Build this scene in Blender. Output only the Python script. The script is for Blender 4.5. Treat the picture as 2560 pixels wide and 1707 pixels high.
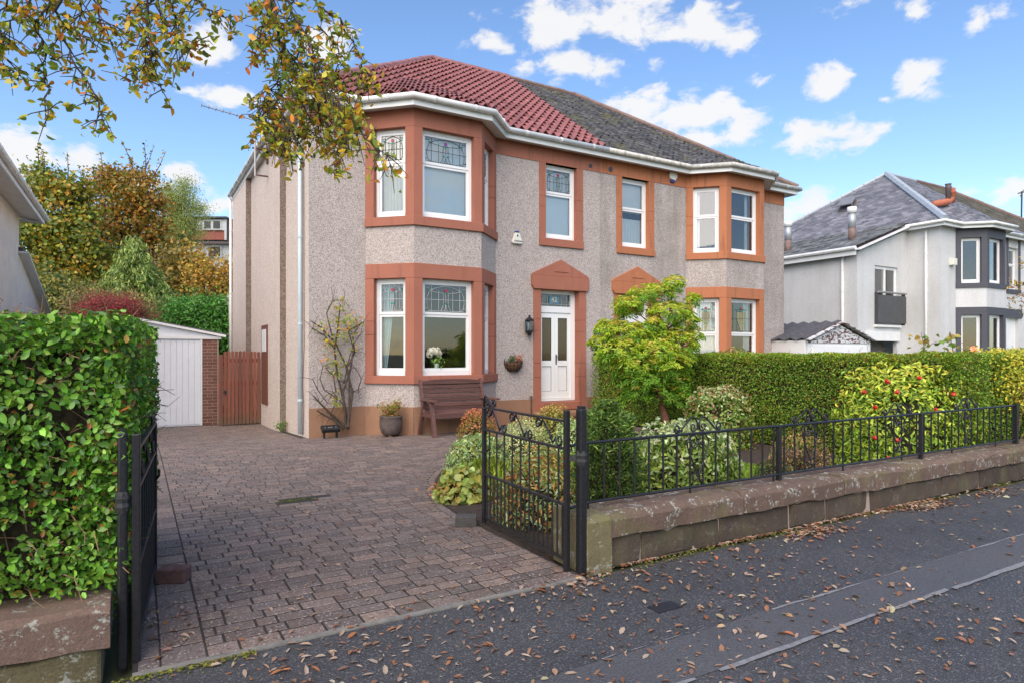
import bpy, bmesh, math, random
import numpy as np
from mathutils import Vector, Matrix
for o in list(bpy.data.objects): bpy.data.objects.remove(o)
S = bpy.context.scene
COL = S.collection
rng = np.random.default_rng(7)
random.seed(7)
R = math.radians
# ------------------------------------------------------------------ camera
EYE = 1.45; FPX = 1597.75; YH = 884.26; TH = 1.0406
FW = Vector((math.cos(TH), math.sin(TH), 0)); RT = Vector((math.sin(TH), -math.cos(TH), 0))
cam = bpy.data.cameras.new('camera'); co = bpy.data.objects.new('camera', cam); COL.objects.link(co)
co.location = (0, 0, EYE); co.rotation_euler = (R(90), 0, TH - R(90))
cam.sensor_width = 36; cam.lens = 36*FPX/2560; cam.shift_y = (YH-853.5)/2560
cam.clip_start = .05; cam.clip_end = 3000
S.camera = co
# ------------------------------------------------------------------ light
SUN_DIR = Vector((-.60, -.60, .82)).normalized()          # towards the sun
W = bpy.data.worlds.new('World'); S.world = W; W.use_nodes = True
sun = bpy.data.lights.new('sun', 'SUN'); sun.energy = 1.5; sun.angle = R(70); sun.color = (1, .86, .70)
so = bpy.data.objects.new('sun', sun); COL.objects.link(so); so.location = (-20, -20, 30)
so.rotation_euler = SUN_DIR.to_track_quat('Z', 'Y').to_euler()
S.view_settings.view_transform = 'Standard'; S.view_settings.look = 'None'
S.view_settings.exposure = 1.66; S.view_settings.gamma = 1.0
try: S.view_settings.use_curve_mapping = False
except Exception: pass
SKY_STRENGTH = .078

# pixel helpers: picture coordinates of the 2352 px wide view -> world
K = 2560/2352
def ray(px, py): return (px*K-1280)/FPX, (YH-py*K)/FPX
def at_d(px, py, d):
    t, v = ray(px, py); return FW*d + RT*(t*d) + Vector((0, 0, EYE+v*d))
def on_z(px, py, z=0.0):
    t, v = ray(px, py); d = (z-EYE)/v; return at_d(px, py, d)
def on_y(px, py, y):
    t, v = ray(px, py); k = FW.y + RT.y*t; return at_d(px, py, y/k)
def on_x(px, py, x):
    t, v = ray(px, py); k = FW.x + RT.x*t; return at_d(px, py, x/k)

# ------------------------------------------------------------------ sky with clouds
def build_world():
    nt = W.node_tree; N = nt.nodes; L = nt.links; N.clear()
    out = N.new('ShaderNodeOutputWorld'); bg = N.new('ShaderNodeBackground'); L.new(bg.outputs[0], out.inputs[0])
    sky = N.new('ShaderNodeTexSky'); sky.sky_type = 'NISHITA'; sky.sun_disc = False
    sky.sun_elevation = math.asin(SUN_DIR.z); sky.sun_rotation = math.atan2(SUN_DIR.x, SUN_DIR.y)
    sky.air_density = 1.0; sky.dust_density = .5; sky.ozone_density = 1.2
    geo = N.new('ShaderNodeNewGeometry')
    tc = N.new('ShaderNodeTexCoord')
    def M(op, a, b=None, c=None, clamp=False):
        n = N.new('ShaderNodeMath'); n.operation = op; n.use_clamp = clamp
        for i, v in enumerate((a, b, c)):
            if v is None: continue
            if isinstance(v, (int, float)): n.inputs[i].default_value = v
            else: L.new(v, n.inputs[i])
        return n.outputs[0]
    def VM(op, a, b=None):
        n = N.new('ShaderNodeVectorMath'); n.operation = op
        for i, v in enumerate((a, b)):
            if v is None: continue
            if isinstance(v, (tuple, list, Vector)): n.inputs[i].default_value = v
            else: L.new(v, n.inputs[i])
        return n
    sep = N.new('ShaderNodeSeparateXYZ'); L.new(tc.outputs['Generated'], sep.inputs[0])
    az = M('ARCTAN2', sep.outputs[1], sep.outputs[0]); el = M('ARCSINE', sep.outputs[2])
    cb = N.new('ShaderNodeCombineXYZ'); L.new(az, cb.inputs[0]); L.new(el, cb.inputs[1])
    # detail noise in direction space (stretched sideways like cumulus seen low)
    mp = VM('MULTIPLY', tc.outputs['Generated'], (1, 1, 1.7))
    def noise(scale, detail, rough, off, dist=0):
        v = VM('ADD', mp.outputs[0], off)
        n = N.new('ShaderNodeTexNoise'); n.inputs['Scale'].default_value = scale; n.inputs['Detail'].default_value = detail
        n.inputs['Roughness'].default_value = rough; n.inputs['Distortion'].default_value = dist
        L.new(v.outputs[0], n.inputs['Vector']); return n.outputs['Fac']
    n1 = noise(17, 9, .6, (3.1, 1.7, .3), .25); n2 = noise(3.2, 6, .55, (8, 2, 5))
    # cumulus banks: (px, py, half width, half height, weight) in picture directions, kept as world azimuth and elevation
    B = [(1280, 55, 130, 75, 1.0), (1450, 45, 170, 70, 1.0), (1610, 60, 120, 60, 1.0), (1120, 95, 90, 40, .8), (1690, 100, 60, 34, .8), (1300, 150, 130, 46, 1.0),
         (1390, 150, 70, 40, .8), (1510, 140, 34, 26, .6), (1480, 250, 95, 60, 1.3), (1600, 255, 140, 60, 1.3), (1720, 280, 90, 44, .9), (1600, 318, 120, 32, .9),
         (1745, 188, 42, 26, .9), (1905, 198, 66, 48, 1.2), (2105, 190, 84, 50, 1.2), (1905, 305, 135, 62, 1.3), (2100, 30, 66, 42, .9), (2285, 30, 90, 42, .9), (1930, 20, 60, 20, .6),
         (60, 335, 130, 50, 1.5), (190, 365, 120, 46, 1.4), (20, 380, 90, 36, 1.2), (405, 395, 70, 24, .8), (480, 105, 80, 46, 1.2), (760, 110, 86, 50, 1.2), (520, 220, 90, 26, 1.1), (440, 210, 50, 14, .7),
         (490, 480, 90, 40, .8), (2290, 440, 130, 40, .8), (1860, 470, 90, 50, .8), (2030, 228, 26, 14, .7), (300, 415, 130, 26, .7),(1040,500,1,1,0)]
    acc = None
    for (px, py, rx, ry, w) in B:
        if w == 0: continue
        t, v = ray(px, py); d = FW + RT*t + Vector((0, 0, v)); d.normalize()
        a = math.atan2(d.y, d.x); e = math.asin(d.z)
        c2 = 1/(1+t*t)
        sa = FPX/(rx*K)/c2; se = FPX/(ry*K)/math.sqrt(c2)
        s = VM('SUBTRACT', cb.outputs[0], (a, e, 0)); s = VM('MULTIPLY', s.outputs[0], (sa, se, 0)); ln = VM('LENGTH', s.outputs[0])
        f = M('MULTIPLY', M('SUBTRACT', 1.0, ln.outputs['Value']), w)
        acc = f if acc is None else M('MAXIMUM', acc, f)
    # broken cloud everywhere else in the sky, thinner inside the picture's blue
    d0 = FW.normalized()
    dt = VM('DOT_PRODUCT', tc.outputs['Generated'], tuple(d0))
    away = M('SUBTRACT', .62, dt.outputs['Value'], clamp=False)
    away = M('MULTIPLY', away, 2.2, clamp=True)
    gen = M('SUBTRACT', M('MULTIPLY', n2, 3.0), 1.75)
    gen = M('SUBTRACT', M('MULTIPLY', away, M('ADD', gen, .9)), .9)
    acc = M('MAXIMUM', acc, gen)
    acc = M('MAXIMUM', acc, -1.2)
    dens = M('ADD', acc, M('MULTIPLY', M('SUBTRACT', n1, .5), 3.4))
    dens = M('SUBTRACT', dens, .16)
    mr = N.new('ShaderNodeMapRange'); mr.interpolation_type = 'SMOOTHSTEP'; L.new(dens, mr.inputs[0])
    mr.inputs[1].default_value = -.08; mr.inputs[2].default_value = .60
    # cloud brightness: whiter where dense, a little grey under the thick middles
    n3 = noise(7, 4, .5, (3.1, 1.75, .42))
    br = M('MULTIPLY_ADD', n3, .5, .72, clamp=False)
    cc = N.new('ShaderNodeMix'); cc.data_type = 'RGBA'; L.new(br, cc.inputs[0]) ; cc.inputs[6].default_value = (2.65, 2.9, 3.3, 1); cc.inputs[7].default_value = (3.95, 3.92, 3.9, 1)
    mx = N.new('ShaderNodeMix'); mx.data_type = 'RGBA'
    L.new(M('MULTIPLY', mr.outputs[0], .94), mx.inputs[0]); hs = N.new('ShaderNodeHueSaturation'); hs.inputs['Saturation'].default_value = 1.14; hs.inputs['Hue'].default_value = .504; L.new(sky.outputs[0], hs.inputs['Color']); L.new(hs.outputs[0], mx.inputs[6]); L.new(cc.outputs[2], mx.inputs[7])
    L.new(mx.outputs[2], bg.inputs[0]); bg.inputs[1].default_value = SKY_STRENGTH
build_world()

# ------------------------------------------------------------------ materials
MATS = {}
class NT:
    def __init__(s, name):
        s.m = bpy.data.materials.new(name); s.m.use_nodes = True; s.t = s.m.node_tree; s.t.nodes.clear()
        s.out = s.n('ShaderNodeOutputMaterial'); s.p = s.n('ShaderNodeBsdfPrincipled'); s.l(s.p.outputs[0], s.out.inputs[0])
        tc = s.n('ShaderNodeTexCoord'); s.obj = tc.outputs['Object']
        g = s.n('ShaderNodeNewGeometry'); s.pos = g.outputs['Position']
        MATS[name] = s.m
    def n(s, t): return s.t.nodes.new(t)
    def l(s, a, b): s.t.links.new(a, b)
    def noise(s, scale, detail=4, rough=.55, vec=None, dist=0, out='Fac'):
        n = s.n('ShaderNodeTexNoise'); n.inputs['Scale'].default_value = scale; n.inputs['Detail'].default_value = detail
        n.inputs['Roughness'].default_value = rough; n.inputs['Distortion'].default_value = dist
        s.l(vec or s.pos, n.inputs['Vector']); return n.outputs[out]
    def voro(s, scale, vec=None, feat='F1', out='Distance', rnd=1):
        n = s.n('ShaderNodeTexVoronoi'); n.feature = feat; n.inputs['Scale'].default_value = scale; n.inputs['Randomness'].default_value = rnd
        s.l(vec or s.pos, n.inputs['Vector']); return n.outputs[out]
    def scale(s, v, xyz):
        n = s.n('ShaderNodeVectorMath'); n.operation = 'MULTIPLY'; s.l(v, n.inputs[0]); n.inputs[1].default_value = xyz; return n.outputs[0]
    def ramp(s, f, stops, interp='LINEAR'):
        n = s.n('ShaderNodeValToRGB'); n.color_ramp.interpolation = interp; e = n.color_ramp.elements
        while len(e) < len(stops): e.new(.5)
        for i, (p, c) in enumerate(stops): e[i].position = p; e[i].color = (c[0], c[1], c[2], 1) if not isinstance(c, (int, float)) else (c, c, c, 1)
        s.l(f, n.inputs[0]); return n.outputs[0]
    def mix(s, f, a, b, mode='MIX'):
        n = s.n('ShaderNodeMix'); n.data_type = 'RGBA'; n.blend_type = mode
        for i, v in ((0, f), (6, a), (7, b)):
            if isinstance(v, (int, float)): n.inputs[i].default_value = v
            elif isinstance(v, tuple): n.inputs[i].default_value = (v[0], v[1], v[2], 1)
            else: s.l(v, n.inputs[i])
        return n.outputs[2]
    def math(s, op, a, b=0, clamp=False):
        n = s.n('ShaderNodeMath'); n.operation = op; n.use_clamp = clamp
        for i, v in ((0, a), (1, b)):
            if isinstance(v, (int, float)): n.inputs[i].default_value = v
            else: s.l(v, n.inputs[i])
        return n.outputs[0]
    def bump(s, h, strength=.3, dist=.01):
        n = s.n('ShaderNodeBump'); n.inputs['Strength'].default_value = strength; n.inputs['Distance'].default_value = dist
        s.l(h, n.inputs['Height']); s.l(n.outputs[0], s.p.inputs['Normal'])
    def col(s, c): 
        if isinstance(c, tuple): s.p.inputs['Base Color'].default_value = (c[0], c[1], c[2], 1)
        else: s.l(c, s.p.inputs['Base Color'])
    def rough(s, r):
        if isinstance(r, (int, float)): s.p.inputs['Roughness'].default_value = r
        else: s.l(r, s.p.inputs['Roughness'])
    def attr(s, name='col'):
        n = s.n('ShaderNodeAttribute'); n.attribute_name = name; return n.outputs['Color']
    def sepz(s):
        n = s.n('ShaderNodeSeparateXYZ'); s.l(s.pos, n.inputs[0]); return n.outputs[2]

def plain(name, c, rough=.5, metal=0, var=.12, vs=6, bump=0, bs=60):
    n = NT(name); f = n.noise(vs, 5, .6)
    n.col(n.mix(1.0, c, n.ramp(f, [(.3, 1-var), (.7, 1+var)]), 'MULTIPLY')); n.rough(rough); n.p.inputs['Metallic'].default_value = metal
    if bump: n.bump(n.noise(bs, 4, .6), bump, .005)
    return n
# roughcast (pebble dash)
def roughcast(name, a, b, c, dirt=.25, dirtc=(.18, .16, .13)):
    n = NT(name)
    v = n.voro(95, out='Color'); s = n.n('ShaderNodeSeparateColor'); n.l(v, s.inputs[0])
    n2 = n.noise(75, 3, .7)
    f = n.math('ADD', n.math('MULTIPLY', s.outputs[0], .55), n.math('MULTIPLY', n2, .55))
    col = n.ramp(f, [(.26, a), (.5, b), (.78, c)])
    big = n.noise(1.1, 5, .6); st = n.noise(1, 4, .6, n.scale(n.pos, (3.2, 3.2, .28)))
    d = n.math('MULTIPLY', n.ramp(n.math('ADD', n.math('MULTIPLY', big, .5), n.math('MULTIPLY', st, .5)), [(.42, 0), (.72, 1)]), dirt)
    n.col(n.mix(d, col, dirtc)); n.rough(.9)
    n.bump(n.math('SUBTRACT', n.math('MULTIPLY', n2, .6), n.voro(95)), .5, .010); return n
roughcast('roughcast_pink', (.21, .17, .15), (.42, .36, .33), (.60, .53, .495), .22, (.26, .20, .16))
roughcast('roughcast_grey', (.17, .14, .125), (.42, .355, .33), (.63, .56, .52), .75, (.20, .175, .14))
roughcast('roughcast_darker', (.06, .045, .038), (.16, .115, .095), (.34, .27, .23), .2)
roughcast('roughcast_side', (.36, .28, .23), (.66, .53, .45), (.82, .72, .64), .25, (.40, .30, .22))
def sandstone(name, a, b, dark, dk=.35):
    n = NT(name); g = n.noise(2.2, 6, .65); st = n.noise(1, 4, .6, n.scale(n.pos, (7, 7, .9)))
    fine = n.noise(140, 3, .7)
    c = n.mix(g, a, b); c = n.mix(n.math('MULTIPLY', n.ramp(st, [(.55, 0), (.8, 1)]), dk), c, dark)
    c = n.mix(1.0, c, n.ramp(fine, [(.3, .86), (.7, 1.1)]), 'MULTIPLY'); n.col(c); n.rough(.85); n.bump(fine, .25, .004); return n
sandstone('stone_red', (.30, .105, .066), (.40, .152, .096), (.17, .075, .055), .65)
sandstone('stone_orange', (.40, .14, .062), (.46, .175, .08), (.13, .055, .035), .8)
sandstone('stone_plinth', (.25, .13, .08), (.36, .20, .115), (.13, .08, .055), .8)
def wallstone(name, a, b, lich=.5, moss=.3):
    n = NT(name); g = n.noise(4, 6, .65); fine = n.noise(90, 4, .7); c = n.mix(g, a, b)
    oi = n.n('ShaderNodeObjectInfo'); c = n.mix(1.0, c, n.ramp(oi.outputs['Random'], [(0, .8), (1, 1.2)]), 'MULTIPLY')
    ms = n.ramp(n.noise(2.3, 5, .6), [(.5, 0), (.68, 1)]); c = n.mix(n.math('MULTIPLY', ms, moss), c, (.16, .16, .055))
    l1 = n.ramp(n.noise(9, 7, .8, n.scale(n.pos, (1, 1, 1))), [(.545, 0), (.575, 1)]); l2 = n.ramp(n.noise(38, 3, .6), [(.45, 0), (.55, 1)])
    c = n.mix(n.math('MULTIPLY', n.math('MULTIPLY', l1, l2), lich), c, (.40, .41, .35))
    c = n.mix(1.0, c, n.ramp(fine, [(.3, .7), (.7, 1.2)]), 'MULTIPLY'); n.col(c); n.rough(.9)
    n.bump(n.math('ADD', n.noise(14, 6, .7), n.math('MULTIPLY', fine, .3)), .6, .02); return n
wallstone('wall_coping', (.115, .072, .055), (.18, .12, .09), .9, .5)
wallstone('wall_stone', (.065, .046, .036), (.105, .078, .055), .15, .4)
wallstone('wall_quoin', (.13, .10, .06), (.165, .145, .065), .75, .85)
plain('mortar', (.42, .33, .27), .9, var=.1)
plain('white_upvc', (.80, .80, .79), .32, var=.03, vs=2)
plain('white_paint', (.76, .76, .745), .45, var=.05, vs=3)
n = plain('gutter_white', (.70, .70, .68), .4, var=.12, vs=5)
plain('gutter_dirty', (.50, .49, .45), .6, var=.35, vs=9)
plain('soffit_white', (.66, .64, .61), .6, var=.08, vs=3)
plain('black_iron', (.016, .016, .018), .38, var=.5, vs=60, bump=.25, bs=120)
plain('pipe_blue', (.50, .60, .65), .45, var=.05)
plain('rust_metal', (.10, .05, .035), .7, var=.4, vs=30)
plain('aluminium', (.36, .35, .34), .5, .6, var=.15)
plain('stain_brown', (.16, .058, .034), .6, var=.3, vs=20, bump=.2)
plain('soil', (.045, .03, .022), .95, var=.5, vs=14, bump=.9, bs=30)
plain('bark_dark', (.07, .05, .036), .9, var=.4, vs=25, bump=.6, bs=50)
plain('bark_red', (.15, .062, .038), .9, var=.45, vs=25, bump=.6, bs=50)
plain('twig_brown', (.20, .12, .065), .9, var=.4, vs=25)
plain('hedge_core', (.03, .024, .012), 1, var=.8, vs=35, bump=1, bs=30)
plain('pot_grey', (.10, .075, .065), .75, var=.35, vs=10, bump=.3)
plain('dark_room', (.17, .15, .13), .9, var=.1)
plain('carpet', (.12, .09, .07), .9, var=.1)
plain('curtain_cream', (.74, .70, .62), .9, var=.04)
plain('curtain_white', (.80, .80, .79), .9, var=.03)
plain('curtain_blue', (.42, .56, .60), .9, var=.06)
plain('sky_reflection_pale', (.80, .84, .86), .8, var=.02)  # pale tone standing in for sky mirrored in the upstairs panes
plain('brown_drape', (.12, .07, .045), .9, var=.2)
plain('lead_came', (.07, .08, .085), .5, var=.1)
plain('lead_pale', (.42, .44, .45), .5, var=.1)
plain('glass_rose', (.34, .03, .07), .2, var=.1)
plain('glass_purple', (.22, .05, .25), .2, var=.1)
plain('glass_green', (.02, .20, .13), .2, var=.1)
plain('glass_amber', (.26, .24, .12), .2, var=.1)
plain('number_blue', (.12, .26, .38), .3, var=.05)
plain('number_gold', (.80, .66, .36), .4, var=.05)
plain('alarm_white', (.72, .71, .62), .4, var=.04)
plain('alarm_blue', (.03, .05, .22), .3, var=.04)
plain('dark_print', (.05, .05, .06), .5, var=.1)
plain('pink_print', (.55, .20, .25), .5, var=.1)
plain('coir', (.20, .10, .045), .95, var=.4, vs=40)
plain('grey_surround', (.058, .058, .072), .6, var=.08)
roughcast('white_roughcast', (.47, .47, .465), (.60, .60, .595), (.68, .68, .675), .38, (.36, .35, .32))
plain('cream_roughcast', (.82, .73, .63), .9, var=.10, vs=2.5, bump=.6, bs=45)
plain('cream_board', (.66, .63, .54), .6, var=.05)
plain('dark_panel', (.07, .07, .072), .5, var=.15)
plain('lead_grey', (.36, .40, .44), .5, var=.12)
plain('orange_clay', (.42, .13, .07), .8, var=.2)
plain('moss_green', (.09, .115, .02), .95, var=.4, vs=40, bump=.8, bs=60)
plain('concrete_edge', (.19, .18, .16), .9, var=.3, vs=12, bump=.4)
plain('stop_brick', (.14, .075, .065), .9, var=.3, vs=30, bump=.4)
plain('stop_block', (.06, .058, .055), .8, var=.3, vs=20, bump=.4)
plain('hinge_iron', (.03, .03, .03), .7, var=.6, vs=60, bump=.8, bs=90)
plain('garage_white', (.72, .73, .76), .45, var=.04)
plain('far_white', (.62, .62, .62), .8, var=.06)
plain('far_roof', (.11, .085, .085), .8, var=.2)
plain('far_red', (.38, .12, .09), .8, var=.1)
plain('far_brown', (.20, .13, .11), .8, var=.2)
plain('steel_flue', (.42, .44, .45), .45, .35, var=.1)
plain('flower_white', (.85, .85, .80), .7, var=.05)
plain('vase_glass', (.35, .50, .35), .1, var=.1)
plain('green_leaf_plain', (.10, .17, .04), .6, var=.3)
plain('red_berry', (.55, .02, .015), .35, var=.1)
plain('yellow_bloom', (.80, .62, .05), .6, var=.1)
plain('pink_bloom', (.60, .22, .20), .6, var=.1)
plain('teal_sheen', (.35, .38, .38), .2)
plain('corrugated', (.075, .072, .078), .7, var=.3, vs=10)
# wood bench
n = NT('bench_wood'); g = n.noise(2, 6, .65, n.scale(n.pos, (1.5, 30, 30))); oi = n.n('ShaderNodeObjectInfo')
c = n.ramp(g, [(.3, (.075, .034, .028)), (.6, (.145, .068, .055)), (.8, (.20, .105, .085))]); c = n.mix(1.0, c, n.ramp(oi.outputs['Random'], [(0, .75), (1, 1.25)]), 'MULTIPLY')
n.col(c); n.rough(.55); n.bump(g, .3, .004)
# fence pales
n = NT('pale_wood'); g = n.noise(2, 5, .65, n.scale(n.pos, (30, 30, 1.5))); oi = n.n('ShaderNodeObjectInfo')
c = n.ramp(g, [(.3, (.15, .045, .026)), (.7, (.24, .078, .045))]); c = n.mix(1.0, c, n.ramp(oi.outputs['Random'], [(0, .8), (1, 1.2)]), 'MULTIPLY')
c = n.mix(n.ramp(n.math('ADD', n.sepz(), n.math('MULTIPLY', n.noise(5), .3)), [(.0, .6), (.35, 0)]), c, (.10, .085, .045)); n.col(c); n.rough(.6); n.bump(g, .2, .004)
# glass pane
def glass(name, tint=(.9, .95, .95), boost=1.0, frost=0.0):
    n = NT(name); n.t.nodes.remove(n.p)
    tr = n.n('ShaderNodeBsdfTransparent'); tr.inputs[0].default_value = (*tint, 1)
    gl = n.n('ShaderNodeBsdfGlossy'); gl.inputs['Roughness'].default_value = .015; gl.inputs[0].default_value = (1, 1, 1, 1)
    fr = n.n('ShaderNodeFresnel'); fr.inputs[0].default_value = 1.52
    f = n.math('MULTIPLY', fr.outputs[0], 2.5*boost, True)
    w = n.noise(1.4, 2, .5); b = n.n('ShaderNodeBump'); b.inputs['Strength'].default_value = .03; b.inputs['Distance'].default_value = .02
    n.l(w, b.inputs['Height']); n.l(b.outputs[0], gl.inputs['Normal'])
    mx = n.n('ShaderNodeMixShader'); n.l(f, mx.inputs[0]); n.l(tr.outputs[0], mx.inputs[1]); n.l(gl.outputs[0], mx.inputs[2])
    n.l(mx.outputs[0], n.out.inputs[0]); return n
glass('pane_glass'); glass('pane_dark', (.55, .57, .57)); 
n = NT('pane_obscure'); n.col(n.mix(n.noise(20, 5, .6), (.055, .048, .03), (.10, .075, .04))); n.rough(.12); n.bump(n.noise(40, 3), .15, .004)
# roof tiles
n = NT('roof_tile_red'); oi = n.n('ShaderNodeObjectInfo'); at = n.attr()
g = n.noise(9, 5, .65); c = n.ramp(g, [(.3, (.20, .07, .066)), (.6, (.31, .12, .11)), (.8, (.38, .19, .175))])
c = n.mix(1.0, c, n.ramp(oi.outputs['Random'], [(0, .8), (1, 1.2)]), 'MULTIPLY'); n.col(c); n.rough(n.ramp(g, [(.3, .22), (.7, .38)])); n.bump(n.noise(60, 4), .2, .006)
n = NT('ridge_red'); g = n.noise(9, 5, .65); n.col(n.ramp(g, [(.3, (.24, .10, .095)), (.7, (.34, .17, .16))])); n.rough(.6)
def vcol(name, rough=.8, bump=.3, fine=60, spec=None, moss=None):
    n = NT(name); c = n.attr(); f = n.noise(fine, 4, .65)
    c = n.mix(1.0, c, n.ramp(f, [(.3, .72), (.7, 1.25)]), 'MULTIPLY')
    if moss: c = n.mix(n.math('MULTIPLY', n.ramp(n.noise(moss, 5, .65), [(.52, 0), (.66, 1)]), .55), c, (.15, .14, .035))
    n.col(c); n.rough(rough); n.bump(f, bump, .008); return n
vcol('slate_dark', .72, .4, 40, moss=1.3); vcol('slate_grey', .6, .3, 40); vcol('slate_moss', .85, .5, 30, moss=2.5)
# pavers
def paver(name, single):
    n = NT(name)
    if single: c = n.n('ShaderNodeObjectInfo').outputs['Color']
    else: c = n.attr()
    f = n.noise(70, 4, .7); sp = n.voro(130, out='Color'); s = n.n('ShaderNodeSeparateColor'); n.l(sp, s.inputs[0])
    c = n.mix(1.0, c, n.ramp(f, [(.28, .62), (.72, 1.3)]), 'MULTIPLY')
    c = n.mix(n.ramp(s.outputs[0], [(.93, 0), (.95, .85)]), c, (.42, .37, .34)); c = n.mix(n.ramp(s.outputs[1], [(.90, 0), (.93, .7)]), c, (.05, .04, .038))
    big = n.noise(.9, 5, .6); c = n.mix(n.ramp(big, [(.5, 0), (.75, .4)]), c, (.10, .085, .06)); n.col(c)
    n.rough(n.ramp(n.noise(3, 4, .6), [(.3, .55), (.7, .85)])); n.bump(f, .5, .006); return n
paver('paver_single', True); paver('paver_joined', False)
plain('paver_joint', (.034, .029, .024), .95, var=.4, vs=9, bump=.6)
# asphalt
def asphalt(name, a, b, agg=.5, fine=False):
    n = NT(name); sp = n.voro(220 if fine else 130, out='Color'); s = n.n('ShaderNodeSeparateColor'); n.l(sp, s.inputs[0])
    f = n.noise(90, 4, .7); big = n.noise(.8, 6, .65)
    c = n.mix(big, a, b); c = n.mix(1.0, c, n.ramp(f, [(.3, .6), (.7, 1.4)]), 'MULTIPLY'); c = n.mix(n.math('MULTIPLY', n.ramp(s.outputs[0], [(.86, 0), (.9, 1)]), agg), c, (.20, .195, .19))
    dirt = n.ramp(n.noise(2.2, 6, .7), [(.58, 0), (.74, .3)]); c = n.mix(dirt, c, (.06, .054, .048)); n.col(c)
    n.rough(n.ramp(n.noise(1.6, 4, .6), [(.35, .42), (.65, .7)])); n.bump(n.math('ADD', n.voro(130), f), .6, .01); return n
asphalt('asphalt', (.036, .036, .039), (.082, .081, .085), .6)
asphalt('asphalt_patch', (.075, .075, .080), (.10, .10, .106), .3, True)
asphalt('asphalt_road', (.05, .05, .054), (.07, .07, .075))
plain('tar_edge', (.21, .21, .215), .6, var=.25, vs=30, bump=.4)
plain('iron_cover', (.02, .02, .022), .55, var=.4, vs=40)
n = NT('ground_far'); n.col(n.mix(n.noise(.4, 5), (.06, .075, .03), (.10, .10, .05))); n.rough(.95)
n = NT('lawn_soil'); n.col(n.mix(n.noise(12, 5), (.07, .11, .022), (.10, .155, .03))); n.rough(.95); n.bump(n.noise(60, 4), .8, .02)
# brick
n = NT('brick_brown'); oi = n.n('ShaderNodeObjectInfo'); f = n.noise(60, 4, .7); c = n.mix(oi.outputs['Random'], (.15, .06, .042), (.23, .105, .075)); c = n.mix(1.0, c, n.ramp(f, [(.3, .75), (.7, 1.25)]), 'MULTIPLY'); n.col(c); n.rough(.9)
# peeling paint
n = NT('peeling_paint'); g = n.noise(1, 6, .7, n.scale(n.pos, (7, 7, 16)), dist=.6); f = n.ramp(g, [(.50, 0), (.525, 1)]); n.col(n.mix(f, (.66, .66, .67), n.mix(n.noise(3), (.16, .045, .035), (.11, .10, .09)))); n.rough(.8); n.bump(f, -.3, .004)
# leaf
def leafmat(name, trans=.34, rough=.45):
    n = NT(name); c = n.attr()
    if name != 'leaf_dry': c = n.mix(1.0, c, (1.68, 1.62, 1.3), 'MULTIPLY')
    n.col(c); n.rough(rough); n.p.inputs['Specular IOR Level'].default_value = .35
    tl = n.n('ShaderNodeBsdfTranslucent'); n.l(n.mix(1.0, c, (1.25, 1.2, .7), 'MULTIPLY'), tl.inputs[0]); mx = n.n('ShaderNodeMixShader'); mx.inputs[0].default_value = trans
    n.l(n.p.outputs[0], mx.inputs[1]); n.l(tl.outputs[0], mx.inputs[2]); n.l(mx.outputs[0], n.out.inputs[0]); return n
leafmat('leaf'); leafmat('leaf_lime', .45, .4); leafmat('leaf_gloss', .2, .28); leafmat('leaf_dry', .1, .7)
n = NT('leaf_single'); c = n.mix(1.0, n.n('ShaderNodeObjectInfo').outputs['Color'], (1.68, 1.62, 1.3), 'MULTIPLY'); n.col(c); n.rough(.35)
tl = n.n('ShaderNodeBsdfTranslucent'); n.l(c, tl.inputs[0]); mx = n.n('ShaderNodeMixShader'); mx.inputs[0].default_value = .25; n.l(n.p.outputs[0], mx.inputs[1]); n.l(tl.outputs[0], mx.inputs[2]); n.l(mx.outputs[0], n.out.inputs[0])

n = NT('leaf_fallen'); n.col(n.n('ShaderNodeObjectInfo').outputs['Color']); n.rough(.7)
# ------------------------------------------------------------------ mesh helpers
ORG = {}
def link(o, parent=None):
    COL.objects.link(o)
    if parent is not None: o.parent = parent
    return o
def tag(o, label=None, cat=None, group=None, kind=None):
    if label: o['label'] = label
    if cat: o['category'] = cat
    if group: o['group'] = group
    if kind: o['kind'] = kind
    return o
def thing(name, loc, label, cat, group=None):
    o = bpy.data.objects.new(name, None); o.empty_display_size = .1; link(o); o.location = loc; ORG[o.name] = Vector(loc)
    return tag(o, label, cat, group)
def org(parent): return ORG.get(parent.name, Vector((0, 0, 0))) if parent is not None else Vector((0, 0, 0))
def meshobj(name, me, parent=None, origin=None):
    o = bpy.data.objects.new(name, me); link(o, parent)
    if parent is not None: ORG[o.name] = org(parent)
    elif origin is not None: o.location = origin; ORG[o.name] = Vector(origin)
    return o
def put(name, me, parent, loc, rz=0, scale=None, rot=None, color=None):
    o = bpy.data.objects.new(name, me); link(o, parent); b = org(parent)
    o.location = Vector(loc) - b
    o.rotation_euler = rot if rot is not None else (0, 0, rz)
    if scale is not None: o.scale = scale
    if color is not None: o.color = (color[0], color[1], color[2], 1)
    ORG[o.name] = b
    return o
class Fr:      # local frame on a wall: s along, z up, n outwards
    def __init__(f, A, B, n=None):
        f.A = Vector((A[0], A[1], 0)); d = Vector((B[0]-A[0], B[1]-A[1], 0)); f.L = d.length; f.e = d/f.L
        f.n = Vector((f.e.y, -f.e.x, 0)) if n is None else Vector((n[0], n[1], 0)).normalized()
    def __call__(f, s, z, n=0): return f.A + f.e*s + f.n*n + Vector((0, 0, z))
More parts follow.
